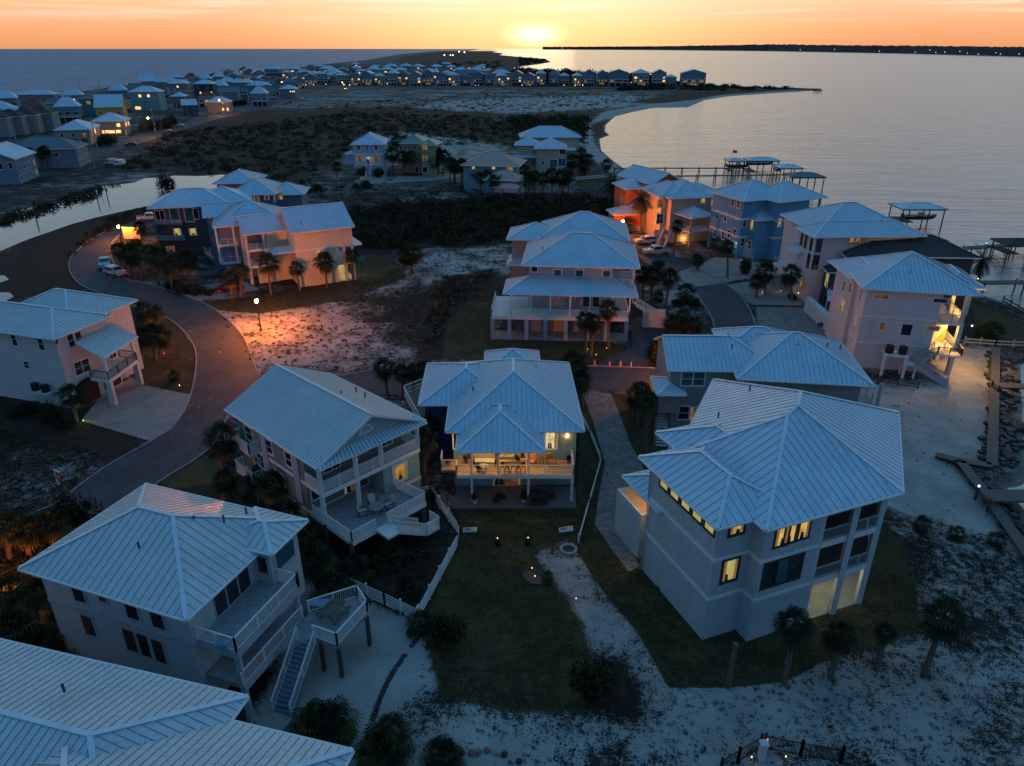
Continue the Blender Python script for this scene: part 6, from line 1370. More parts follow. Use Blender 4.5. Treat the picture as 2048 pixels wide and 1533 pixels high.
# utility poles with lamps on the highway
def upole(px, py, hgt, label, lit=None, far=True, r=.17):
    w = (FP if far else P)(px, py); o = empty('utility_pole', (w.x, w.y, 0), label, 'utility pole', None)
    b = MB(); b.tube([(w.x,w.y,0),(w.x+.1,w.y,hgt)], [r*1.2,r*.7], 8); b.build('pole', MATS['concrete'], o)
    b = MB(); b.box(w.x-1.1,w.y-.06,hgt-1.0,w.x+1.1,w.y+.06,hgt-.85); b.build('crossarm', MATS['wood_grey'], o)
    if lit:
        b = MB(); b.tube([(w.x,w.y,hgt*.62),(w.x-2.0,w.y-.5,hgt*.66)], [.05,.04], 6); b.build('lamp_arm', MATS['metal_dark'], o)
        b = MB(); b.tube([(w.x-2.3,w.y-.5,hgt*.66),(w.x-1.7,w.y-.5,hgt*.66)], [.42,.42], 10); b.build('lamp_head', MATS['lamp_sodium'], o); lamp_light(o, (w.x-2,w.y-.5,hgt*.66-.8), ORG, lit, .3)
    return o
for px, py, h_, lb, lt in [(197,307,14,'tall pale utility pole at the road by the dormered house',None),(51,352,14,'tall leaning pale utility pole left of the long low house',None),(190,338,12,'dark utility pole between road and marsh',None),(165,200,13,'thin utility pole by the surf, left one',None),(204,198,13,'thin utility pole by the surf, right one',None),
    (252,185,12,'thin utility pole near the dark beach hut',None),(313,275,13,'utility pole with a glowing orange lamp beside the rust trees',5000),(416,243,12,'short pale pole left of the second glowing lamp',None),(450,230,13,'utility pole with a glowing orange lamp beside the low tan house',4500),
    (619,187,20,'tall white pole in the row by the highway, leftmost',None),(632,182,20,'tall white pole in the row by the highway, second',None),(647,178,18,'tall white pole in the row by the highway, third',None),(668,172,17,'tall white pole in the row by the highway, fourth',None),(507,208,15,'pale pole in front of the balconied blue house, left',None),(514,207,15,'pale pole in front of the balconied blue house, right',None),
    (1040+0,0,0,'x',0)]:
    if lb != 'x': upole(px, py, h_, lb, lt)
for px, py, lb in [(195,400,'mooring pile standing in the pond, left one'),(214,392,'mooring pile standing in the pond, right one'),(72,438,'mooring pile at the near pond bank')]:
    w = P(px, py); b = MB(); b.tube([(w.x,w.y,-.5),(w.x,w.y,3.4)], [.14,.12], 8); tag(b.build('pile', MATS['pile_wood'], off=(w.x,w.y,0)), lb, 'pile').location = (w.x,w.y,0)
# ================================================================== vehicles
glass('car_glass', (.01,.013,.018), .05); mat('chrome', (.5,.5,.5), .25, .05, metal=.8); emis('headlight', (1,.95,.8), .3, .1); emis('taillight', (1,.03,.02), .35, .2)
def paint(name, c): return mat(name, c, .28, .04, .5, spec=.6)
paint('paint_white', (.42,.43,.44)); paint('paint_red', (.06,.004,.005)); paint('paint_silver', (.35,.37,.39)); paint('paint_dark', (.03,.032,.04))
def vehicle(p, a, kind, pm, label, cat='car', name='parked_car', zoff=0.02, group=None):
    o = empty(name, (p[0], p[1], zoff), label, cat, group, R(a)); Lc, Wc = (4.7,1.9) if kind != 'pickup' else (5.5,2.0)
    prof = {'suv': [(-2.35,.45),(-2.32,.95),(-1.95,1.05),(-1.15,1.1),(-.45,1.66),(.1,1.74),(1.7,1.72),(2.15,1.2),(2.34,1.0),(2.34,.45)],
            'sedan': [(-2.35,.4),(-2.3,.78),(-1.9,.9),(-1.05,.97),(-.35,1.4),(.2,1.46),(1.0,1.4),(1.65,1.02),(2.28,.95),(2.33,.4)],
            'pickup': [(-2.75,.5),(-2.72,1.05),(-2.4,1.15),(-1.35,1.2),(-.75,1.8),(-.3,1.86),(.75,1.84),(.95,1.22),(.96,1.2),(2.7,1.2),(2.74,.5)],
            'van': [(-2.4,.45),(-2.38,1.0),(-2.0,1.15),(-1.5,1.9),(-1.0,2.05),(2.3,2.05),(2.4,1.5),(2.4,.45)]}[kind]
    def sec(x, z):                      # half width narrows with height
        k = 1.0 if z < 1.05 else 1-(z-1.05)*.24; return Wc/2*k*(.96 if abs(x) > 2.2 else 1)
    B = MB(); Lp = [(x, -sec(x,z), z) for x,z in prof]; Rp = [(x, sec(x,z), z) for x,z in prof]; n = len(prof)
    B.face(Lp); B.face(Rp[::-1])
    for i in range(n): j = (i+1)%n; B.face([Lp[j], Lp[i], Rp[i], Rp[j]])
    B.build('body', pm, o, off=(0,0,0))
    Gq = MB()
    for s_ in (-1, 1):
        top = {'suv': [(-.95,1.12),(-.42,1.58),(1.62,1.6),(2.0,1.15)], 'sedan': [(-.95,1.0),(-.33,1.35),(.95,1.33),(1.45,1.04)], 'pickup': [(-1.2,1.22),(-.72,1.72),(.68,1.74),(.82,1.24)], 'van': [(-1.9,1.2),(-1.45,1.8),(-.5,1.85),(-.5,1.2)]}[kind]
        q = [(x, s_*(sec(x,z)+.012), z) for x,z in top]; Gq.face(q if s_ < 0 else q[::-1])
    Gq.build('side_window', MATS['car_glass'], o, off=(0,0,0))
    for (x0,z0),(x1,z1),nm in ((prof[3],prof[4],'windscreen'),((prof[-4] if kind == 'suv' else prof[-4]),(prof[-3]),'rear_window')):
        if kind == 'pickup' and nm == 'rear_window': (x0,z0),(x1,z1) = prof[6], prof[7]
        if kind == 'sedan' and nm == 'rear_window': (x0,z0),(x1,z1) = prof[6], prof[7]
        if kind == 'van' and nm == 'windscreen': (x0,z0),(x1,z1) = prof[2], prof[3]
        a0 = Vector((x0,0,z0)).lerp(Vector((x1,0,z1)), .1); a1 = Vector((x0,0,z0)).lerp(Vector((x1,0,z1)), .9); nn = Vector((-(z1-z0),0,(x1-x0))).normalized()*.012
        if nn.z < 0 and nm: nn = -nn
        w0 = sec(a0.x,a0.z)-.12; w1 = sec(a1.x,a1.z)-.1; m_ = MB(); m_.face([a0+nn+Vector((0,-w0,0)), a0+nn+Vector((0,w0,0)), a1+nn+Vector((0,w1,0)), a1+nn+Vector((0,-w1,0))]); m_.build(nm, MATS['car_glass'], o, off=(0,0,0))
    for x in (-Lc*.31, Lc*.30):
        for s_ in (-1,1):
            m_ = MB(); y = s_*(Wc/2-.1); m_.tube([(x,y-.13,.36),(x,y+.13,.36)], [.36,.36], 16); wh = m_.build('wheel', MATS['tyre'], o, off=(0,0,0)); m_ = MB(); m_.tube([(x,y-.14,.36),(x,y+.14,.36)], [.2,.2], 12); m_.build('rim', MATS['chrome'], wh, off=(0,0,0))
    for s_ in (-1,1):
        m_ = MB(); xf = prof[1][0]-.02; m_.box(xf-.02, s_*Wc*.36-.17, .72, xf+.05, s_*Wc*.36+.17, .88); m_.build('headlight', MATS['chrome'], o, off=(0,0,0))
        m_ = MB(); xr = max(q[0] for q in prof); m_.box(xr-.05, s_*Wc*.40-.1, .75, xr+.02, s_*Wc*.40+.1, 1.0); m_.build('taillight', MATS['red_sign'], o, off=(0,0,0))
    if kind == 'pickup': m_ = MB(); m_.box(1.05,-Wc/2+.16,1.19,2.62,Wc/2-.16,1.212); m_.build('load_bed', MATS['black'], o, off=(0,0,0))
    m_ = MB(); m_.box(-Lc/2+.03,-Wc/2+.1,.35,-Lc/2+.12,Wc/2-.1,.6) ; m_.build('bumper', MATS['black'], o, off=(0,0,0))
    return o
vehicle(P(232,551), 150, 'suv', MATS['paint_white'], 'white suv parked at the inner kerb of the street bend'); vehicle(P(212,534), 115, 'pickup', MATS['paint_silver'], 'silver pickup parked just behind the white suv at the bend', 'pickup', 'pickup_truck')
vehicle(P(459,583), 188, 'sedan', MATS['paint_red'], 'dark red car parked behind two palms on the concrete drive'); vehicle(P(300,441), 200, 'pickup', MATS['paint_white'], 'white pickup parked left of the navy house near the pond', 'pickup', 'pickup_truck')
vehicle(P(1292,488), 10, 'suv', MATS['paint_white'], 'white suv parked below the orange house beside the lamp'); vehicle(P(1312,509), 14, 'pickup', MATS['paint_white'], 'white pickup parked nearest the street by the tan house stair', 'pickup', 'pickup_truck')
vehicle(FP(360,254), 10, 'sedan', MATS['paint_white'], 'white car parked on the sandy verge of the highway'); vehicle(FP(338,266), 15, 'sedan', MATS['paint_dark'], 'dark car parked beside the rust coloured trees'); vehicle(FP(262,293), 12, 'suv', MATS['paint_dark'], 'dark green car parked by the lit porch house on the left')
vehicle(FP(224,330), 5, 'van', MATS['paint_white'], 'white enclosed trailer parked in the marsh beside the highway, larger left one', 'trailer', 'parked_trailer'); vehicle(FP(241,332), 85, 'van', MATS['paint_white'], 'small white trailer parked in the marsh, right one', 'trailer', 'parked_trailer')
vehicle(FP(578,206), 40, 'sedan', MATS['paint_red'], 'red car driving along the highway, nearer one'); vehicle(FP(606,199), 40, 'sedan', MATS['paint_white'], 'white car driving along the highway, farther one')
for px, py, m_, nm in ((580,205,'bulb_red','tail_glow'),(609,198,'bulb_white','head_glow'),(692,178,'bulb_white','head_glow')):
    w = FP(px, py); b = MB()
    for s_ in (-.7,.7): b.tube([(w.x+s_,w.y-2.6,.8),(w.x+s_,w.y-2.5,.8)], [.22,.22], 8)
    tag(b.build('vehicle_light', MATS[m_], off=(w.x,w.y,0)), {580:'red tail lights glowing on the highway',609:'white headlights glowing on the highway bend',692:'white headlights at the far start of the highway bend'}[px], 'vehicle light').location = (w.x, w.y, 0)
# ================================================================== garden and street things
def single(name, mb, m, px, py, label, cat, group=None, z=0, w=None):
    w = w or P(px, py, z); o = mb.build(name, m, off=(0,0,0)); o.location = (w[0], w[1], z); return tag(o, label, cat, group)
for i, (px, py) in enumerate([(1189,731),(1219,733),(1241,732)]):
    w = P(px, py); o = empty('traffic_cone', (w.x,w.y,0.03), ('leftmost','middle','rightmost')[i]+' orange traffic cone with white collar on the street edge', 'traffic cone', 'orange traffic cones')
    b = MB(); b.box(-.22,-.22,0,.22,.22,.05); b.tube([(0,0,.05),(0,0,.75)], [.17,.03], 10); b.build('cone', MATS['orange_plastic'], o, off=(0,0,0)); b = MB(); b.tube([(0,0,.38),(0,0,.54)], [.112,.08], 10, cap=False); b.build('collar', MATS['trim_white'], o, off=(0,0,0))
w = P(1262,735); b = MB(); b.tube([(0,0,0),(0,0,.8)], [.07,.06], 8); single('post', b, MATS['trim_white'], 1262, 735, 'short white marker post right of the traffic cones', 'post')
mat('board_white', (.5,.48,.42), .6); mat('board_blue', (.05,.14,.30), .6)
for i, (px, py) in enumerate([(940,1063),(1132,1062)]):
    w = P(px, py); o = empty('cornhole_board', (w.x,w.y,0), ('left','right')[i]+' painted game board lying on the lawn behind the lit deck', 'game board', 'painted game boards on the lawn', R(-5+10*i))
    b = MB(); b.hexa([(-.6,-.3,.05),(.6,-.3,.12),(.6,.3,.12),(-.6,.3,.05),(-.6,-.3,.12),(.6,-.3,.3),(.6,.3,.3),(-.6,.3,.12)]); b.build('board', MATS['board_white'], o, off=(0,0,0))
    b = MB(); b.hexa([(-.5,-.2,.14),(.1,-.2,.23),(.1,.2,.23),(-.5,.2,.14),(-.5,-.2,.145),(.1,-.2,.235),(.1,.2,.235),(-.5,.2,.145)]); b.build('painted_panel', MATS['board_blue'], o, off=(0,0,0)); b = MB(); b.tube([(.35,0,.262),(.35,0,.27)], [.09,.09], 14); b.build('hole', MATS['black'], o, off=(0,0,0))
for i, (px, py) in enumerate([(995,1091),(1056,1090)]):
    w = P(px, py); o = empty('fire_column', (w.x,w.y,0), ('left','right')[i]+' black cylindrical lantern with tiny flame standing on the lawn', 'lantern', 'black lanterns on the lawn')
    b = MB(); b.tube([(0,0,0),(0,0,.1),(0,0,.72)], [.2,.24,.22], 14); b.build('drum', MATS['metal_dark'], o, off=(0,0,0)); b = MB(); b.tube([(0,0,.72),(0,0,.8)], [.05,.02], 8); b.build('flame', MATS['bulb_warm'], o, off=(0,0,0))
w = P(1137,1101); o = empty('fire_pit', (w.x,w.y,0), 'round stone ringed fire pit near the end of the garden wall', 'fire pit'); b = MB(); n = 14
for k in range(n): t = 6.283*k/n; b.box(.62*math.cos(t)-.13,.62*math.sin(t)-.13,0,.62*math.cos(t)+.13,.62*math.sin(t)+.13,.2)
b.build('stone_ring', MATS['concrete'], o, off=(0,0,0)); b = MB(); b.tube([(0,0,0.02),(0,0,.06)], [.5,.5], 14); b.build('ash_bed', MATS['black'], o, off=(0,0,0))
bed = [(1046,1137),(1056,1136),(1066,1145),(1080,1150),(1092,1158),(1092,1168),(1078,1171),(1060,1168),(1048,1158),(1043,1147)]
q = [P(*p) for p in bed]; c = sum(q, Vector((0,0)))/len(q); o = empty('garden_bed', (c.x,c.y,0), 'kidney shaped dark garden bed edged with pale stones, two tiny lights', 'garden bed')
b = MB(); b.prism([p-c for p in q], 0, .05); b.build('soil', MATS['black'], o, off=(0,0,0)); b = MB()
for a_, e_ in zip(q, q[1:]+q[:1]):
    k = max(1, int((e_-a_).length/.22))
    for i in range(k): p = a_.lerp(e_, i/k)-c; b.box(p.x-.09,p.y-.09,0,p.x+.09,p.y+.09,.14)
b.build('stone_edging', MATS['rock'], o, off=(0,0,0))
def garden_light(px, py, label, m='bulb_warm', col=WARM, pw=.7, z=.35, far=False):
    w = (FP if far else P)(px, py); o = empty('garden_light', (w.x,w.y,0), label, 'garden light'); b = MB(); b.tube([(0,0,0),(0,0,z-.08)], [.02,.02], 6); b.build('stake', MATS['metal_dark'], o, off=(0,0,0))
    b = MB(); b.tube([(0,0,z-.08),(0,0,z+.04)], [.03,.03], 8); b.build('lens', MATS[m], o, off=(0,0,0)); l = bpy.data.lights.new('lens_glow', 'POINT'); l.energy = pw; l.color = col; l.shadow_soft_size = .05; lo = bpy.data.objects.new('lens_glow', l); COL.objects.link(lo); lo.parent = o; lo.location = (0,-.05,z+.18)
for a_ in [(1064,1143,'tiny garden light in the stone edged bed, left one'),(1070,1159,'tiny garden light in the stone edged bed, right one','bulb_warm',WARM,2),(1152,1204,'lone amber garden light on the white sand strip','bulb_warm',WARM,1),(168,846,'lime green spotlight at the foot of the palm by the arched garage','bulb_lime',(.75,1,.1),9,.3),
    (329,711,'magenta garden light under the palms on the left lawn','bulb_pink',(1,.08,.45),14,.3),(311,712,'yellow garden light under the palms on the left lawn','bulb_warm',(1,.8,.4),8,.3),(283,716,'warm garden light at the left of the lawn palms','bulb_warm',WARM,6,.3),
    (1175,703,'garden light under the palms before the columned house, left one','bulb_warm',WARM,5),(1213,701,'garden light under the palms before the columned house, right one','bulb_warm',WARM,5),(1192,714,'garden light under the palms before the columned house, nearest one','bulb_warm',WARM,3),
    (1561,586,'garden light among the low plants near the white house','bulb_warm',WARM,8),(1524,588,'small garden light between two palms near the white house','bulb_warm',WARM,5),(360,776,'bluish garden ornament light beside the left lawn drive','bulb_white',(.6,.7,1),.6),
    (674,362,'garden light at the foot of the lone palm on the sand','bulb_warm',WARM,25),(723,356,'garden light before the sky blue house','bulb_warm',SOD,40),(104,337,'bright garden light by the highway near the long low house','bulb_white',(1,.95,.8),30,.6,True),(1530,1505,'red light at the top of the gate pillar','bulb_red',(1,.1,.05),.05,1.1),
    (1502,1522,'small amber light inside the iron fence, left','bulb_warm',WARM,.5),(1570,1521,'small amber light inside the iron fence, right','bulb_warm',WARM,.5)]: garden_light(*a_)
mat('stone_red', (.25,.07,.05), .8); mat('stone_blue', (.10,.14,.20), .8)
for i, (px, py, m_, lb) in enumerate([(921,1507,'rock','round dark wire ball ornament in the bottom garden'),(942,1508,'stone_red','flat red painted stone in the bottom garden, left one'),(958,1506,'stone_blue','grey blue painted stone in the bottom garden'),(974,1503,'stone_red','round red brown painted stone in the bottom garden'),(991,1506,'concrete','pale flat painted stone in the bottom garden'),(1009,1511,'rock','small dark statue in the bottom garden'),(1038,1525,'rock','tiny dark ornament right of the statue in the bottom garden')]):
    b = MB(); s_ = .22 if i not in (0,) else .3; b.tube([(0,0,0),(0,0,s_*.35),(0,0,s_*.8),(0,0,s_*1.1)], [s_*.8,s_,s_*.8,s_*.25], 9); single('garden_stone', b, MATS[m_], px, py, lb, 'garden ornament', 'ornaments in the bottom garden')
# stepping stones across the sand
for i in range(26):
    t = i/25; px = 840-92*t-14*math.sin(t*3); py = 1272+168*t; b = MB(); b.prism([Vector((.22*math.cos(k*1.05)*rnd.uniform(.8,1.2), .2*math.sin(k*1.05)*rnd.uniform(.8,1.2))) for k in range(6)], 0, .04)
    if abs(t-.18) < .04 : continue
    single('stepping_stone', b, MATS['rock'], px, py, f'{ordn(i+1)} dark stepping stone from the fence corner across the pale sand', 'stepping stone', 'stepping stones across the sand')
# fences
def fence(name, label, P_, h=1.2, style='h', m='trim_white', post=2.0, cat='fence', rails=5):
    pts_ = [v2(p) for p in P_]; o = empty(name, (pts_[0].x, pts_[0].y, 0), label, cat); b = MB(); pb = []
    for a_, c_ in zip(pts_, pts_[1:]):
        if style == 'h':
            for k in range(rails): z = h*(k+.7)/(rails+.2); b.bar((a_.x,a_.y,z),(c_.x,c_.y,z), .04, h/rails*.42)
        else:
            for z in (.15, h-.12): b.bar((a_.x,a_.y,z),(c_.x,c_.y,z),.04,.05)
            n = int((c_-a_).length/.14)
            for k in range(n): q = a_.lerp(c_, k/n); b.box(q.x-.012,q.y-.012,.05,q.x+.012,q.y+.012,h)
        n = max(1, round((c_-a_).length/post))
        for k in range(n+1): pb.append(a_.lerp(c_, k/n))
    b.build('panel', MATS[m], o); 
    for q in pb: p_ = MB(); p_.box(q.x-.07,q.y-.07,0,q.x+.07,q.y+.07,h+.15); p_.build('post', MATS[m], o)
    return o
fence('rail_fence', 'white horizontal rail fence running from the gabled house down to the corner', pts((805,1000),(836,1000),(862,992),(918,1072),(916,1092),(838,1240)), 1.25)
fence('rail_fence', 'white horizontal rail fence behind the deck of the lower left house', pts((590,1150),(640,1152),(700,1180),(770,1212),(836,1244)), 1.25)
fence('picket_fence', 'white fence on the lawn near the curved beach', pts((1152,362),(1216,356)), 1.3, rails=2, post=4)
g_ = [P(1163,840), P(1180,870), P(1202,925), P(1178,1010), P(1157,1085)]; fence('garden_wall', 'long low white garden wall bending along the paver drive', g_, .75, rails=3, cat='wall', post=50)
fence('iron_fence', 'black iron fence meeting the white pillar at the bottom edge', pts((1440,1548),(1475,1527),(1519,1500)), 1.2, 'v', 'metal_dark'); fence('iron_fence', 'black iron fence running right from the white pillar', pts((1527,1499),(1600,1513),(1680,1527),(1740,1560)), 1.2, 'v', 'metal_dark')
b = MB(); b.box(-.18,-.18,0,.18,.18,1.25); b.box(-.24,-.24,1.25,.24,.24,1.36); single('gate_pillar', b, MATS['white'], 1522, 1518, 'white square pillar between the iron fences at the bottom edge', 'pillar')
# sale sign
w = P(118,972); o = empty('sale_sign', (w.x,w.y,0), 'red sale board hanging from a white post on the dune lot, left', 'sign', rz=R(-30)); b = MB(); b.box(-.05,-.05,0,.05,.05,1.9); b.build('post', MATS['trim_white'], o, off=(0,0,0)); b = MB(); b.box(-.05,-.045,1.75,1.0,.045,1.85); b.build('arm', MATS['trim_white'], o, off=(0,0,0))
b = MB(); b.box(.1,-.03,.75,.95,.03,1.65); b.build('board', MATS['red_sign'], o, off=(0,0,0)); b = MB(); b.box(.22,-.036,1.25,.83,-.03,1.30); b.box(.3,-.036,1.08,.75,-.03,1.12); b.build('lettering', MATS['trim_white'], o, off=(0,0,0))
b = MB(); b.box(-.6,-.4,0,.6,.4,.9); b.box(-.65,-.45,.9,.65,.45,1.0)
# orange lit fence panel at the bend
w = P(266,478); b = MB()
for k in range(9): b.box(-1.9+k*.45,-.04,0,-1.5+k*.45,.04,2.6-.06*(k%2))
b.box(-1.95,-.08,.9,2.15,.0,1.0); single('board_fence', b, MATS['cream'], 266, 478, 'boarded screen glowing orange under the street lamp at the bend', 'fence')
# ---- furniture of the decks
def chair(p, z, rz, m, label, frame='wicker', grp=None, s=1.0):
    o = empty('armchair', (p[0],p[1],z+.012), label, 'chair', grp, rz); b = MB(); b.box(-.32,-.3,.32,.32,.3,.44); b.build('seat', MATS[m], o, off=(0,0,0)); b = MB(); b.hexa([(-.32,.24,.44),(.32,.24,.44),(.32,.34,.44),(-.32,.34,.44),(-.3,.38,1.0),(.3,.38,1.0),(.3,.46,1.0),(-.3,.46,1.0)]); b.build('backrest', MATS[m], o, off=(0,0,0))
    for x in (-.36,.36): b = MB(); b.box(x-.04,-.3,.55,x+.04,.36,.6); b.build('armrest', MATS[frame], o, off=(0,0,0))
    for x in (-.34,.34):
        for y in (-.27,.3): b = MB(); b.box(x-.025,y-.025,0,x+.025,y+.025,.56); b.build('leg', MATS[frame], o, off=(0,0,0))
    return o
mat('cushion_red', (.45,.16,.08), .9); mat('cushion_teal', (.10,.22,.26), .9)
q0 = dkD0 = P(913,951,2.95); yD = 57.1+1.2
def table(p, z, r, h, m, label, cat='table', name='table', rnd_=True):
    o = empty(name, (p[0],p[1],z+.012), label, cat); b = MB()
    if rnd_: b.tube([(0,0,h-.05),(0,0,h)], [r,r], 20)
    else: b.box(-r,-r*.5,h-.05,r,r*.5,h)
    b.build('tabletop', MATS[m], o, off=(0,0,0))
    for x, y in ((-.6,-.3),(.6,-.3),(.6,.3),(-.6,.3)): b = MB(); b.box(x*r-.03,y*r-.03,0,x*r+.03,y*r+.03,h-.05); b.build('leg', MATS['wicker'], o, off=(0,0,0))
    return o
for px, rz, lb in ((1063,R(-20),'left armchair with rust red cushions on the lit deck'),(1102,R(20),'right armchair with rust red cushions on the lit deck')): chair((P(px,925,2.95).x, yD-.9), 2.95, rz, 'cushion_red', lb, grp='armchairs on the lit deck')
table((P(1083,925,2.95).x, yD-.7), 2.95, .3, .5, 'wicker', 'small side table between the two red cushioned armchairs', 'side table')
o = empty('sofa', (P(970,925,2.95).x, yD-.75, 2.962), 'pale cushioned sofa against the wall on the lit deck', 'sofa'); b = MB(); b.box(-.95,-.4,.2,.95,.35,.45); b.build('seat', MATS['cushion'], o, off=(0,0,0)); b = MB(); b.box(-.95,.3,.45,.95,.48,.95); b.build('backrest', MATS['cushion'], o, off=(0,0,0))
for x in (-1.0,1.0): b = MB(); b.box(x-.08,-.4,0,x+.08,.45,.65); b.build('armrest', MATS['wicker'], o, off=(0,0,0))
table((P(968,935,2.95).x, yD-1.7), 2.95, .42, .42, 'cushion', 'small white coffee table in front of the deck sofa', 'coffee table')
table((P(1026,940,2.95).x, yD-2.35), 2.95, .75, 1.0, 'wicker', 'high bar table near the deck rail', 'bar table', rnd_=False)
for i, px in enumerate((1005,1015,1026,1037,1047)):
    o = empty('bar_stool', (P(px,945,2.95).x, 56.05, 2.962), f'{ordn(i+1)} dark bar stool from the left along the deck rail', 'bar stool', 'dark bar stools along the deck rail'); b = MB(); b.tube([(0,0,.7),(0,0,.76)], [.2,.2], 12); b.build('seat', MATS['wicker'], o, off=(0,0,0)); b = MB(); b.box(-.18,.15,.76,.18,.19,1.05); b.build('backrest', MATS['wicker'], o, off=(0,0,0))
    for x, y in ((-1,-1),(1,-1),(1,1),(-1,1)): b = MB(); b.bar((x*.1,y*.1,.7),(x*.22,y*.22,0),.03); b.build('leg', MATS['wicker'], o, off=(0,0,0))
def pot(p, z, lb, m='terracotta_pot', r=.22, hh=.6):
    o = empty('potted_plant', (p[0],p[1],z+.012), lb, 'potted plant'); b = MB(); b.tube([(0,0,0),(0,0,.35)], [r*.7,r], 12); b.build('pot', MATS[m], o, off=(0,0,0)); c = bpy.data.objects.new('foliage', rnd.choice(BUSH)); COL.objects.link(c); c.parent = o; c.location = (0,0,.3); c.scale = (r*1.8,r*1.8,hh)
for x_, y_, z_, lb, m_ in ((P(1137,925,2.95).x,yD-.6,2.95,'leafy potted plant at the right end of the lit deck','terracotta_pot'),(P(958,940,2.95).x,56.2,2.95,'potted palm plant at the front rail of the lit deck','terracotta_pot'),(P(897,930,2.95).x,57.4,2.95,'potted plant on the small left step of the deck','terracotta_pot'),(P(1036,920,2.95).x,yD-.5,2.95,'leafy plant beside the television on the lit deck','terracotta_pot'),(P(933,925,2.95).x,yD-.5,2.95,'leafy plant at the left inner corner of the lit deck','terracotta_pot')): pot((x_,y_), z_, lb, m_)
for px, py, lb, r_ in ((951,1008,'white pot with small plant on the patio, left','white'),(1047,1006,'white pot with plant on the patio, middle','white'),(998,1008,'big dark bushy potted plant on the patio under the deck','terracotta')): pot(P(px,py), .12, lb, 'white_pot' if r_ == 'white' else 'terracotta_pot', .28 if r_ == 'white' else .45, .7)
table(P(1075,1003), .12, .9, .72, 'black', 'dark dining table on the patio under the deck', 'table')
for i, (dx, dy) in enumerate(((-1.2,-.1),(1.2,.1),(-.4,-.8),(.5,-.8))): chair(P(1075,1003)+Vector((dx,dy)), .12, 0, 'black', f'{ordn(i+1)} black patio chair around the dark dining table', grp='black patio chairs under the deck')
o = empty('television', (P(1016,880,4.6).x, yD-.06, 4.75), 'lit television on the wall of the deck room', 'television'); b = MB(); b.box(-.75,-.06,-.45,.75,0,.45); b.build('frame', MATS['black'], o, off=(0,0,0)); b = MB(); b.box(-.4,-.07,-.28,.45,-.06,.3); b.build('screen', MATS['lit_white'], o, off=(0,0,0))
# C deck: round table and sling chairs; balcony chairs
pc_ = P(753,1014,3.4); table(pc_, 2.75, .65, .72, 'concrete', 'round pale patio table on the white railed deck', 'patio table')
for i, (dx, dy, lb) in enumerate(((-1.1,-.3,'left'),(-.5,1.0,'back left'),(.9,.7,'back right'))): chair(pc_+Vector((dx,dy)), 2.75, math.atan2(dx,-dy)+math.pi, 'cushion', f'sling chair at the {lb} of the round patio table', 'metal_dark', 'sling chairs around the round table')
q = fS.lerp(fE, .2) if False else None
# B: picnic table, surf board, cushions
w = P(668,1232,2.8); o = empty('picnic_table', (w.x,w.y,2.812), 'weathered wooden picnic table on the raised deck', 'picnic table', rz=R(62))
b = MB(); b.box(-.9,-.38,.7,.9,.38,.75); b.build('tabletop', MATS['wood_grey'], o, off=(0,0,0))
for y in (-.7,.7): b = MB(); b.box(-.9,y-.13,.42,.9,y+.13,.46); b.build('bench_seat', MATS['wood_grey'], o, off=(0,0,0))
for x in (-.65,.65):
    for s_ in (-1,1): b = MB(); b.bar((x,s_*.2,.7),(x,s_*.7,0),.08,.05); b.build('leg', MATS['wood_grey'], o, off=(0,0,0))
w = P(655,1222,2.8); b = MB(); b.prism([Vector((1.0*math.cos(t*.3927)*1.0,.35*math.sin(t*.3927))) for t in range(16)], 0, .12); single('paddle_board', b, mat('board_cyan', (.06,.26,.45), .5), 0, 0, 'bright blue float lying beside the picnic table on the deck', 'float', z=2.812, w=(w.x-.6, w.y+.7))
w = P(448,1293,5.55); b = MB(); b.box(-.3,-.3,0,.3,.3,.35); b.box(-.3,.2,.35,.3,.3,.8); single('deck_chair', b, MATS['board_cyan'], 0, 0, 'small blue chair in the corner of the upper deck', 'chair', z=5.56, w=w)
# ================================================================== docks, boat houses, boats
def pier(name, label, a, c, w=1.6, z=1.5, step=5.5, lights=None, rail=False):
    a = v2(a); c = v2(c); o = empty(name, (a.x,a.y,0), label, 'pier'); d = (c-a).normalized(); n_ = Vector((-d.y,d.x))*w/2; b = MB()
    b.bar((a.x,a.y,z),(c.x,c.y,z),w,.18); b.build('walkway', MATS['wood_grey'], o); k = int((c-a).length/step); ps = MB()
    for i in range(k+1):
        for s_ in (-1,1):
            q = a.lerp(c, i/k)+n_*s_; p_ = MB(); p_.tube([(q.x,q.y,-2.4),(q.x,q.y,z+.35)], [.14,.13], 6); p_.build('pile', MATS['pile_wood'], o)
    if lights:
        for i in range(0, k+1, lights[1]): q = a.lerp(c, i/k)+n_; p_ = MB(); p_.tube([(q.x,q.y,z+.35),(q.x,q.y,z+.5)], [.1,.1], 6); p_.build('dock_light', MATS[lights[0]], o)
    return o
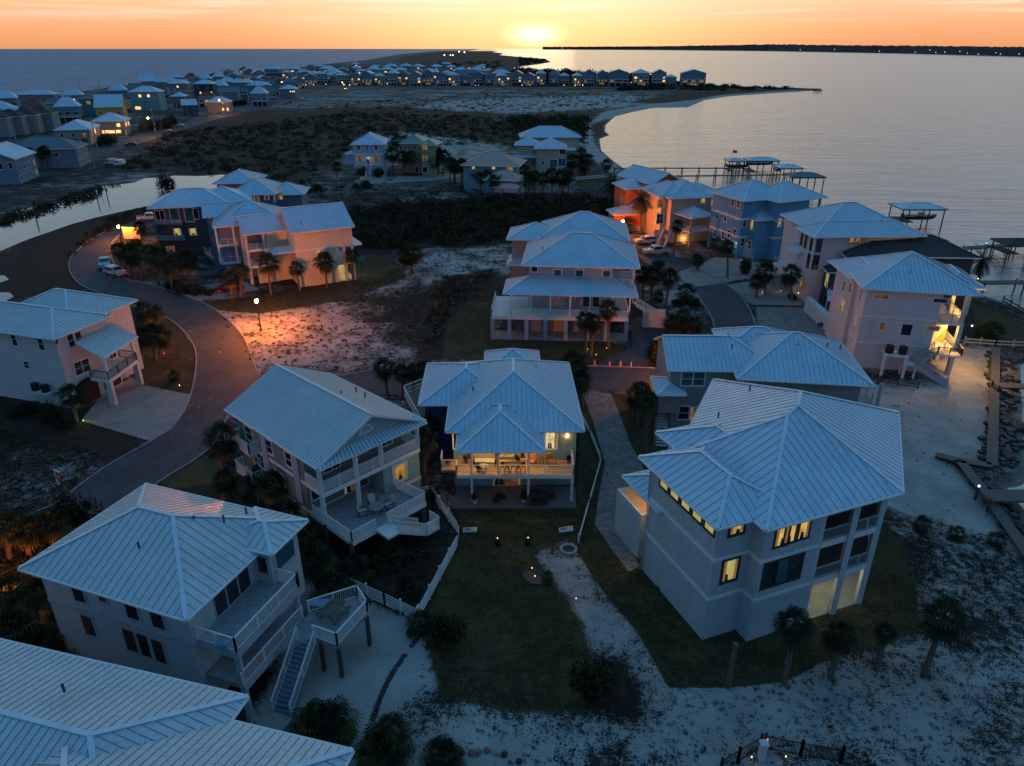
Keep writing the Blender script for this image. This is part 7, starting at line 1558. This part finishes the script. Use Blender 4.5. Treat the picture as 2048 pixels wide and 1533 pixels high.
def boathouse(a, w, d, z, label, rm='roof_metal', boat=None, platform=True, rot=0):
    h = House('boat_house', (a.x, a.y), label, 'boat houses on the bay', 'boat house', wall='trim_dark', trim='trim_dark', roofm=MATS[rm], rib=0); r_ = rectp(a, rot, w, d); h.roof(r_, z, .25); q = inset(r_, .5)
    for p_ in q+[(q[0]+q[1])/2, (q[2]+q[3])/2]: b = MB(); b.tube([(p_.x,p_.y,-2.4),(p_.x,p_.y,z)], [.17,.15], 6); h.part('pile', b, MATS['pile_wood'])
    for p_, e_ in ((q[0],q[1]),(q[2],q[3]),(q[1],q[2]),(q[3],q[0])): b = MB(); b.bar((p_.x,p_.y,z-.25),(e_.x,e_.y,z-.25),.15,.3); h.part('beam', b, MATS['pile_wood'])
    if platform: h.slab([q[0],q[0].lerp(q[1],.3),q[3].lerp(q[2],.3),q[3]], 1.5, .2, MATS['wood_grey'], 'platform')
    h.done()
def boat(p, rz, L_, m, label, z=.1, tower=False):
    o = empty('motor_boat', (p[0],p[1],z), label, 'boat', rz=rz); W_ = L_*.3; st_ = [(-.5,.8,.0),(-.2,1,0),(.15,.95,0),(.38,.6,.1),(.5,.02,.3)]; b = MB(); top = []; bot = []
    for x, wv, r_ in st_: top.append((x*L_, wv*W_/2, .9+r_*1.2)); bot.append((x*L_*.94, wv*W_*.3, .05+r_))
    for s_ in (1,-1):
        T = [(x,y*s_,z_) for x,y,z_ in top]; B_ = [(x,y*s_,z_) for x,y,z_ in bot]
        for i in range(4): b.face([T[i],T[i+1],B_[i+1],B_[i]])
    b.face([(top[0][0],top[0][1],top[0][2]),(bot[0][0],bot[0][1],bot[0][2]),(bot[0][0],-bot[0][1],bot[0][2]),(top[0][0],-top[0][1],top[0][2])]); b.face([(x,y,z_-.12) for x,y,z_ in top]+[(x,-y,z_-.12) for x,y,z_ in reversed(top)]); b.face([(x,y,z_) for x,y,z_ in bot]+[(x,-y,z_) for x,y,z_ in reversed(bot)])
    b.build('hull', m, o, off=(0,0,0)); b = MB(); b.box(-.06*L_,-W_*.16,.85,.08*L_,W_*.16,1.7); b.build('console', MATS['trim_white'], o, off=(0,0,0)); b = MB(); b.box(-.14*L_,-W_*.3,2.45,.12*L_,W_*.3,2.53); b.build('canopy', MATS['trim_white' if tower else 'black'], o, off=(0,0,0))
    for x in (-.12*L_,.1*L_):
        for y in (-W_*.27,W_*.27): b = MB(); b.bar((x,y,.8),(x,y,2.45),.05); b.build('canopy_post', MATS['chrome'], o, off=(0,0,0))
    b = MB(); b.box(-.56*L_,-.25,.3,-.5*L_,.25,1.4); b.build('outboard_motor', MATS['black'], o, off=(0,0,0))
pier('pier', 'long wooden pier reaching the covered boat lifts, far one', P(1229,337,1.5), P(1500,337,1.5)); pier('pier', 'long wooden pier running just behind the orange and tan houses, near one', P(1250,354,1.5), P(1572,350,1.5))
pier('pier', 'pier with bluish deck lights at the right edge', P(1890,500,1.5), P(2110,484,1.5), 2.0, 1.5, 5, ('bulb_blue',2)); pier('pier', 'pier with warm deck lights leading out beside the feathery palm', P(1962,566,1.5), P(2120,564,1.5), 2.0, 1.5, 5, ('bulb_warm',2))
pier('walkway_bridge', 'low footbridge over the rocks at the right edge', P(1992,770,1.0), P(2120,774,1.0), 1.4, .9, 5); pier('walkway_bridge', 'blue lit footbridge over the rocks, lower right edge', P(1968,990,1.0), P(2130,992,1.0), 1.9, .9, 5, ('bulb_blue',3))
boathouse(P(1457,323,4.5), 6, 6, 4.5, 'covered boat lift with blue roof at the pier, first from left'); boathouse(P(1497,322,5), 10.5, 6.5, 5, 'widest covered boat lift at the end of the far pier'); boathouse(P(1560,337,4.6), 7.5, 7, 4.6, 'small blue roofed boat lift right of the white boat', platform=False)
boathouse(P(1583,355,5), 10, 7, 5, 'dark roofed boat lift with many piles behind the blue house', 'roof_slate'); boathouse(P(1806,419,4.5), 10.5, 7, 4.5, 'detached blue roofed boat house in the bay on the right'); boathouse(P(2018,492,3.2), 9, 6, 3.2, 'dark boat lift cut by the right edge', 'roof_dark')
boat(P(1476,336), 0, 8, MATS['black'], 'dark motor boat in the first covered lift'); boat(P(1520,333,.5), 0, 9, MATS['trim_dark'], 'motor boat hanging in the widest covered lift', .9); boat(P(1551,343), R(80), 10, MATS['paint_white'], 'white fishing boat with tall canopy beside the small lift', .6, True); boat(P(1838,440,.8), 0, 8, MATS['trim_dark'], 'motor boat raised in the detached boat house', .9)
boat(FP(1636,184), 0, 9, MATS['black'], 'dark boat moored off the sandy tip', .1)
w = P(1464,318,4.9); o = empty('flag_pole', (w.x,w.y,4.6), 'small flag flying above the first boat lift', 'flag'); b = MB(); b.tube([(0,0,0),(0,0,3.2)], [.05,.03], 6); b.build('pole', MATS['trim_white'], o, off=(0,0,0)); b = MB(); b.hexa([(0,-.01,2.2),(1.5,.2,2.0),(1.5,.22,2.0),(0,.01,2.2),(0,-.01,3.1),(1.5,.2,2.9),(1.5,.22,2.9),(0,.01,3.1)]); b.build('flag', MATS['red_sign'], o, off=(0,0,0))
# sea wall of boards, rocks, railings at the right edge
def seawall(lb, P_, m='wood_grey'):
    b = MB(); q = [v2(p) for p in P_]
    for a_, c_ in zip(q, q[1:]): b.bar((a_.x,a_.y,-.6),(c_.x,c_.y,-.6),.25,1.9); b.bar((a_.x,a_.y,.38),(c_.x,c_.y,.38),1.0,.08)
    o = b.build('sea_wall', MATS[m], off=(q[0].x,q[0].y,0)); o.location = (q[0].x,q[0].y,0); tag(o, lb, 'sea wall')
seawall('wooden sea wall along the right side of the white sand yard', pts((1991,700),(1982,937),(1918,928),(1870,915))); seawall('wooden sea wall running diagonally to the lower right edge', pts((1918,928),(1963,986),(2050,1110),(2180,1330)))
fence('dock_railing', 'white railing above the sea wall behind the lit stair', pts((1928,688),(1990,693),(2060,696)), 1.0, 'h', 'trim_grey', rails=2, post=2.2); fence('rail_fence', 'dark low board fence leaning beside the sand yard', pts((1755,765),(1835,778)), .7, 'h', 'wood_grey', rails=2)
fence('boat_ramp_rail', 'dark rail at the water beyond the right lawn', pts((2005,606),(2050,632)), 1.1, 'h', 'wood_grey', rails=2)
def rockline(P_, n, lb, spread=1.2, smin=.25, smax=.6):
    g = random.Random(5); q = [v2(p) for p in P_]; b = MB()
    for i in range(n):
        k = g.random()*(len(q)-1); a_ = q[int(k)].lerp(q[int(k)+1], k-int(k)); x = a_.x+g.uniform(-spread,spread); y = a_.y+g.uniform(-spread,spread); s_ = g.uniform(smin,smax)
        b.hexa([(x+s_*g.uniform(.6,1)*sx, y+s_*g.uniform(.6,1)*sy, z_) for z_, f in ((-1.2,1),(s_*.35,.7)) for sx, sy in ((-f,-f),(f,-f),(f,f),(-f,f))])
    o = b.build('rocks', MATS['rock']); o['kind'] = 'stuff'; o['label'] = lb
rockline(pts((2005,712),(2006,760),(2005,850),(2000,930)), 190, 'dark rip rap boulders below the wooden sea wall', 1.5); rockline(pts((2000,712),(2060,716)), 90, 'pale rocks under the dock railing', 1.2); rockline(pts((1940,935),(1990,990),(2060,1100)), 80, 'scattered rocks below the diagonal sea wall', 1.0); rockline(pts((2010,840),(2060,862)), 50, 'rock spur reaching toward the right edge', .8)
# ================================================================== far town
WINM = ['glass_dark','lit_far','lit_gold','lit_white']
def proto(w, d, ht, wall, roof, rm, seed, nm, lit=.25, under=True):
    q = random.Random(seed); h = House(nm, (0,0), 'x', 'house', wall=wall, roofm=MATS[rm] if rm else None, rib=0)
    h.block(rectp((-.5-w/2,-.5), 0, w+1, d+1), ht, 2.7 if under else 0, .55, .5, gables=(0,2) if roof == 'g' else (), th=.3)
    if under:
        for t in (.02,.34,.66,.98): h.column((-w/2+w*t, .2), 0, 2.8, .5)
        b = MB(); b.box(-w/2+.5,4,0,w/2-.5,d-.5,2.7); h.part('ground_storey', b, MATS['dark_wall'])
        if q.random() < lit*1.3: h.win(0,0,w*.5,1.5,'lit_gold',2,1,.05,q=(0,Vector((q.uniform(-2,2),3.95,1.3)),Vector((0,-1)),Vector((1,0))))
    nfl = int((ht-(2.7 if under else 0))/2.9); base_ = 2.7 if under else 0
    for f in range(nfl):
        z = base_+1.5+f*2.9
        for k in range(3):
            x = -w/2+w*(k+.5)/3; m_ = WINM[q.choice([1,2,3])] if q.random() < lit else 'glass_dark'
            h.win(0,0,w*.17,1.5,m_,1,1,.12,q=(0,Vector((x,-.02,z)),Vector((0,-1)),Vector((1,0))))
        h.win(0,0,1.2,1.4,'lit_far' if q.random() < lit*.5 else 'glass_dark',1,1,.12,q=(0,Vector((w/2+.02,d*.4,z)),Vector((1,0)),Vector((0,1))))
        if f < nfl: h.slab([(-w/2,-1.6),(w/2,-1.6),(w/2,0),(-w/2,0)], base_+f*2.9+.1, .25, MATS['trim_white'], 'balcony'); h.rail([(-w/2,-1.5),(w/2,-1.5)], base_+f*2.9+.1, 1.0, 'x', post=4)
    return h.done()
PR = [proto(11,15,11.2,wl_,'g' if k%3 else 'h',rm_,40+k,'town_house',lt_) for k, (wl_, rm_, lt_) in enumerate([('far_grey','roof_slate',.1),('far_green','roof_slate',.45),('far_blue','roof_slate',.05),('far_cream',None,.5),('far_grey',None,.2),('far_blue',None,.3),('far_green',None,.1)])]
PW = [proto(19,14,7.6,wl_,'h',rm_,70+k,'beach_house',lt_,under=k%2 == 0) for k, (wl_, rm_, lt_) in enumerate([('far_blue',None,.12),('far_grey',None,.3),('far_cream','roof_terracotta',.35),('far_green','roof_slate',.2),('far_blue',None,.0)])]
used = set()
DESC = {0:'grey gabled town house with slate roof',1:'greenish town house with several lit windows',2:'dark blue unlit town house',3:'cream town house with brightly lit floors',4:'grey town house with pale roof',5:'blue town house with few lit windows',6:'green grey unlit town house'}
def place(pr, loc, rz, label, grp, s=(1,1,1)):
    if pr.name not in used: o = pr; used.add(pr.name)
    else: o = copy_tree(pr)
    o.location = (loc[0], loc[1], 0); o.rotation_euler = (0,0,rz); o.scale = s; o['label'] = label; o['group'] = grp; return o
row = [711,734,759,784,809,833,858,882,907,932,955,978,1005,1031,1056,1081,1107,1130,1155,1179,1205]
kinds = [1,5,3,6,1,4,5,2,3,0,2,0,3,4,5,3,0,6,3,2,5]
g0 = random.Random(77)
for i, (px, k) in enumerate(zip(row, kinds)):
    w = FP(px+g0.uniform(-2,2), 171.5-g0.uniform(0,2.2)); s1 = g0.uniform(.85,1.2); place(PR[k], w, R(g0.uniform(-9,9)), f'{DESC[k]}, {ordn(i+1)} from left in the marsh row', 'town houses in the row facing the marsh', (g0.uniform(.95,1.2),1.0,s1))
for px, w_, lb, k in [(1237,2.0,'wide dark house near the right end of the far row, red glow beside it',2),(1281,1.6,'pinkish lit house second from the right end of the far row',3),(1318,1.35,'grey house with lit balconies at the right end of the far row',4),(1386,2.4,'large detached pale blue house standing alone on the sandy point',5),(1342,1.0,'low wing house left of the detached point house',6)]:
    w = FP(px, 171.0 if px != 1386 else 172); place(PR[k], w, R(-4), lb, 'town houses in the row facing the marsh', (w_,1,1.18 if px != 1342 else .8))
g = random.Random(21); cnt = 0
rows2 = [(163,[(600,690,4),]),(157,[(560,700,5),(740,1020,10)]),(149,[(530,700,5),(700,1025,11),(1050,1150,3)]),(141,[(600,720,4),(730,1010,9)]),(134,[(690,980,8)])]
for y0, segs in rows2:
    for xa, xb, n in segs:
        for i in range(n):
            px = xa+(xb-xa)*(i+.5)/n+g.uniform(-6,6); py = y0+g.uniform(-2,2); w = FP(px, py)
            if not inpoly(w.x, w.y, land): continue
            cnt += 1; k = g.randrange(5); s_ = g.uniform(.75,1.15)
            place(PW[k], w, R(g.uniform(-18,18)), f'{["blue","grey","terracotta roofed","slate roofed","unlit blue"][k]} low hipped house in the far town, {ordn(cnt)} counting from the nearest rows', 'low houses of the far town', (s_,s_,s_*g.uniform(.85,1.1)))
for i, (px, py) in enumerate([(512,183),(530,176),(545,190),(585,186),(598,176),(622,170),(645,166),(660,160),(688,168),(520,165),(575,160),(400,172),(430,166),(460,160),(490,155),(553,150),(470,172),(500,160)]):
    w = FP(px, py); 
    if not inpoly(w.x, w.y, land): continue
    k = g.randrange(7); place(PR[k], w, R(g.uniform(5,30)), f'{DESC[k]} of the left cluster, {ordn(i+1)} from near end', 'seafront cluster houses', (1.2,.9,g.uniform(.7,1)))
for i, (px, py, k, wd_) in enumerate([(30,262,4,1),(0,246,1,1.1),(72,250,2,.9),(15,225,0,1),(110,228,3,1),(140,246,4,.9),(150,215,1,.9),(232,228,2,1),(238,205,0,.9),(320,196,2,1),(322,182,4,.9),(345,182,1,.9),(372,184,0,.9),(385,190,3,.8),(420,186,2,1),(440,192,1,.9),(455,182,4,1),(478,182,0,.9),(300,214,3,.9),(415,214,2,.8),(470,196,3,.9),(355,172,4,1),(383,172,2,1),(412,172,1,1),(440,168,0,1),(540,204,3,.8),(520,212,4,.8)]):
    w = FP(px, py)
    if inpoly(w.x, w.y, land): place(PW[k], w, R(g.uniform(4,26)), f'{["blue","grey","terracotta roofed","slate roofed","unlit blue"][k]} infill house of the seafront street, {ordn(i+1)} from the near end', 'infill houses of the seafront street', (wd_*.72,wd_*.8,g.uniform(.85,1.15)))
for p_ in PR+PW:
    if p_.name not in used:
        for c_ in list(p_.children_recursive): bpy.data.objects.remove(c_)
        bpy.data.objects.remove(p_)
# town lights
for i, (px, py, m_, r_) in enumerate([(815,136,'bulb_white',1.7),(889,112,'bulb_white',1.3),(901,112,'bulb_white',1.1),(906,112,'bulb_white',1.1),(918,103,'bulb_white',1.6),(929,105,'bulb_white',1.4),(720,158,'bulb_white',.9),(708,150,'bulb_red',.8),(564,166,'lamp_sodium',1.2),(685,166,'lamp_sodium',1.2),(688,170,'lamp_sodium',.9),(840,150,'lamp_sodium',1.1),(845,146,'bulb_red',.9),(854,146,'lamp_sodium',.9),(910,148,'lamp_sodium',.6),(948,150,'bulb_white',.7),(964,151,'lamp_sodium',.8),(981,155,'bulb_white',1.0),(742,150,'lamp_sodium',.8),(748,152,'lamp_sodium',.8),(760,146,'lamp_sodium',.9),(1032,160,'lamp_sodium',.6),(1063,160,'lamp_sodium',.6),(1102,161,'lamp_sodium',.5),(1044,178,'lamp_sodium',.5),(720,147,'bulb_blue',1.0),(951,178,'bulb_blue',.6),(957,178,'bulb_blue',.6),(954,163,'bulb_red',.9),(1262,166,'bulb_warm',.8),(1260,150,'bulb_white',.7),(1205,160,'bulb_white',.6),(1150,176,'lamp_sodium',.6),(1165,176,'lamp_sodium',.6),(790,162,'lamp_sodium',.7),(520,200,'lamp_sodium',.5),(572,190,'lamp_sodium',.6),(596,186,'bulb_white',.5),(604,184,'lamp_sodium',.5),(628,182,'bulb_white',.5),(300,190,'lamp_sodium',.5),(322,205,'lamp_sodium',.6),(398,221,'bulb_warm',.5),(432,215,'lamp_sodium',.5),(472,208,'lamp_sodium',.5),(280,262,'bulb_white',.5),(290,268,'bulb_warm',.6),(255,246,'bulb_warm',.5),(505,196,'lamp_sodium',.5),(548,190,'lamp_sodium',.5),(536,178,'lamp_sodium',.6),(612,174,'lamp_sodium',.5),(652,170,'bulb_white',.5),(700,172,'lamp_sodium',.6),(775,168,'lamp_sodium',.6),(865,152,'lamp_sodium',.7),(890,154,'bulb_warm',.6),(925,156,'lamp_sodium',.6),(1010,158,'lamp_sodium',.6),(1128,172,'lamp_sodium',.5),(1290,166,'lamp_sodium',.7)]):
    w = FP(px, min(py+4, 175)) if py > 120 else FP(px, py+1); d_ = w.length; hh = min(14, max(2.5, d_*4.5/1440)); o = empty('area_lamp', (w.x,w.y,0), f'{ {"bulb_white":"white","bulb_red":"red","lamp_sodium":"orange","bulb_blue":"blue","bulb_warm":"warm"}[m_]} light in the distant town, {ordn(i+1)} of those listed from the island end', 'town light', 'lights of the distant town')
    b = MB(); b.tube([(0,0,0),(0,0,hh)], [.12,.1], 6); b.build('pole', MATS['metal_dark'], o, off=(0,0,0)); b = MB(); r_ = r_*d_/1900; b.tube([(0,0,hh-r_*.8),(0,0,hh),(0,0,hh+r_*.8)], [r_*.5,r_,r_*.5], 8); b.build('bulb', MATS[m_], o, off=(0,0,0))
# far trees and the opposite shore
clump_field('far_wood', [([(1030,143),(1100,148),(1200,155),(1340,163),(1340,168),(1200,168),(1030,168)], 420, 5, 10, 1.1, 70, .18),
    ([(1036,112),(1085,116),(1100,121),(1076,125),(1040,129)], 160, 3, 8, .8, 40, .22), ([(1340,163),(1420,169),(1560,176),(1600,178),(1400,183),(1340,178)], 120, 2.5, 5, .6, 40, .2),
    ([(600,140),(1000,120),(1020,150),(1025,168),(690,168),(500,186),(470,178)], 420, 2.5, 5.5, .9, 40, .2), ([(1240,176),(1330,172),(1330,180),(1240,182)], 80, 2.5, 5, .8, 40, .2)], ['leaf_dark','leaf_dark','leaf_olive']).__setitem__('label', 'dark distant trees behind and between the far town houses')
g = random.Random(8); b = MB(); prev = None
mat('far_shore', (.020,.028,.045), 1.0, .3, .01)
cp = [(1085,99.6,7),(1300,100.4,9),(1536,102.5,16),(1800,107,17),(2060,113.5,20),(2400,122,22)]; N_ = 260; pts_ = []
for i in range(N_+1):
    t = i/N_*(len(cp)-1); k = min(int(t), len(cp)-2); f = t-k; px = cp[k][0]*(1-f)+cp[k+1][0]*f; py = cp[k][1]*(1-f)+cp[k+1][1]*f; hh = cp[k][2]*(1-f)+cp[k+1][2]*f; w = P(px, py)*1.0
    D_ = w.length; pts_.append((w, hh*D_/1440*.62*(1+.12*g.random()), w*(1+250/D_)))
for (a_, ha, a2), (c_, hc, c2) in zip(pts_, pts_[1:]): b.face([(a_.x,a_.y,-1),(c_.x,c_.y,-1),(c_.x,c_.y,hc),(a_.x,a_.y,ha)]); b.face([(a_.x,a_.y,ha),(c_.x,c_.y,hc),(c2.x,c2.y,hc),(a2.x,a2.y,ha)]); b.face([(a2.x,a2.y,-1),(c2.x,c2.y,-1),(c2.x,c2.y,hc),(a2.x,a2.y,ha)])
o = b.build('far_shore', MATS['far_shore']); o['kind'] = 'structure'
for i, (px, f) in enumerate([(1600,.3),(1668,.5),(1758,.3),(1830,.25),(1858,.7),(1871,.3),(1888,.4),(1918,.6),(1934,.3),(1956,.2),(1990,.5),(2000,.3),(2037,.4),(1128,.8),(1124,.3)]):
    k = [j for j in range(len(cp)-1) if cp[j][0] <= px][-1]; ff = (px-cp[k][0])/(cp[k+1][0]-cp[k][0]); py = cp[k][1]*(1-ff)+cp[k+1][1]*ff; w = P(px, py); w = w*(1-30/w.length); r_ = w.length/1440*.75; hh = w.length/1440*f*8
    o = empty('shore_light', (w.x,w.y,-1), f'{ordn(i+1)} tiny warm light on the opposite shore', 'shore light', 'lights on the opposite shore'); b = MB(); b.tube([(0,0,0),(0,0,hh)], [r_*.1,r_*.1], 5); b.build('pole', MATS['metal_dark'], o, off=(0,0,0)); b = MB(); b.tube([(0,0,hh),(0,0,hh+r_)], [r_*.6,r_*.6], 6); b.build('bulb', MATS['bulb_warm'], o, off=(0,0,0))
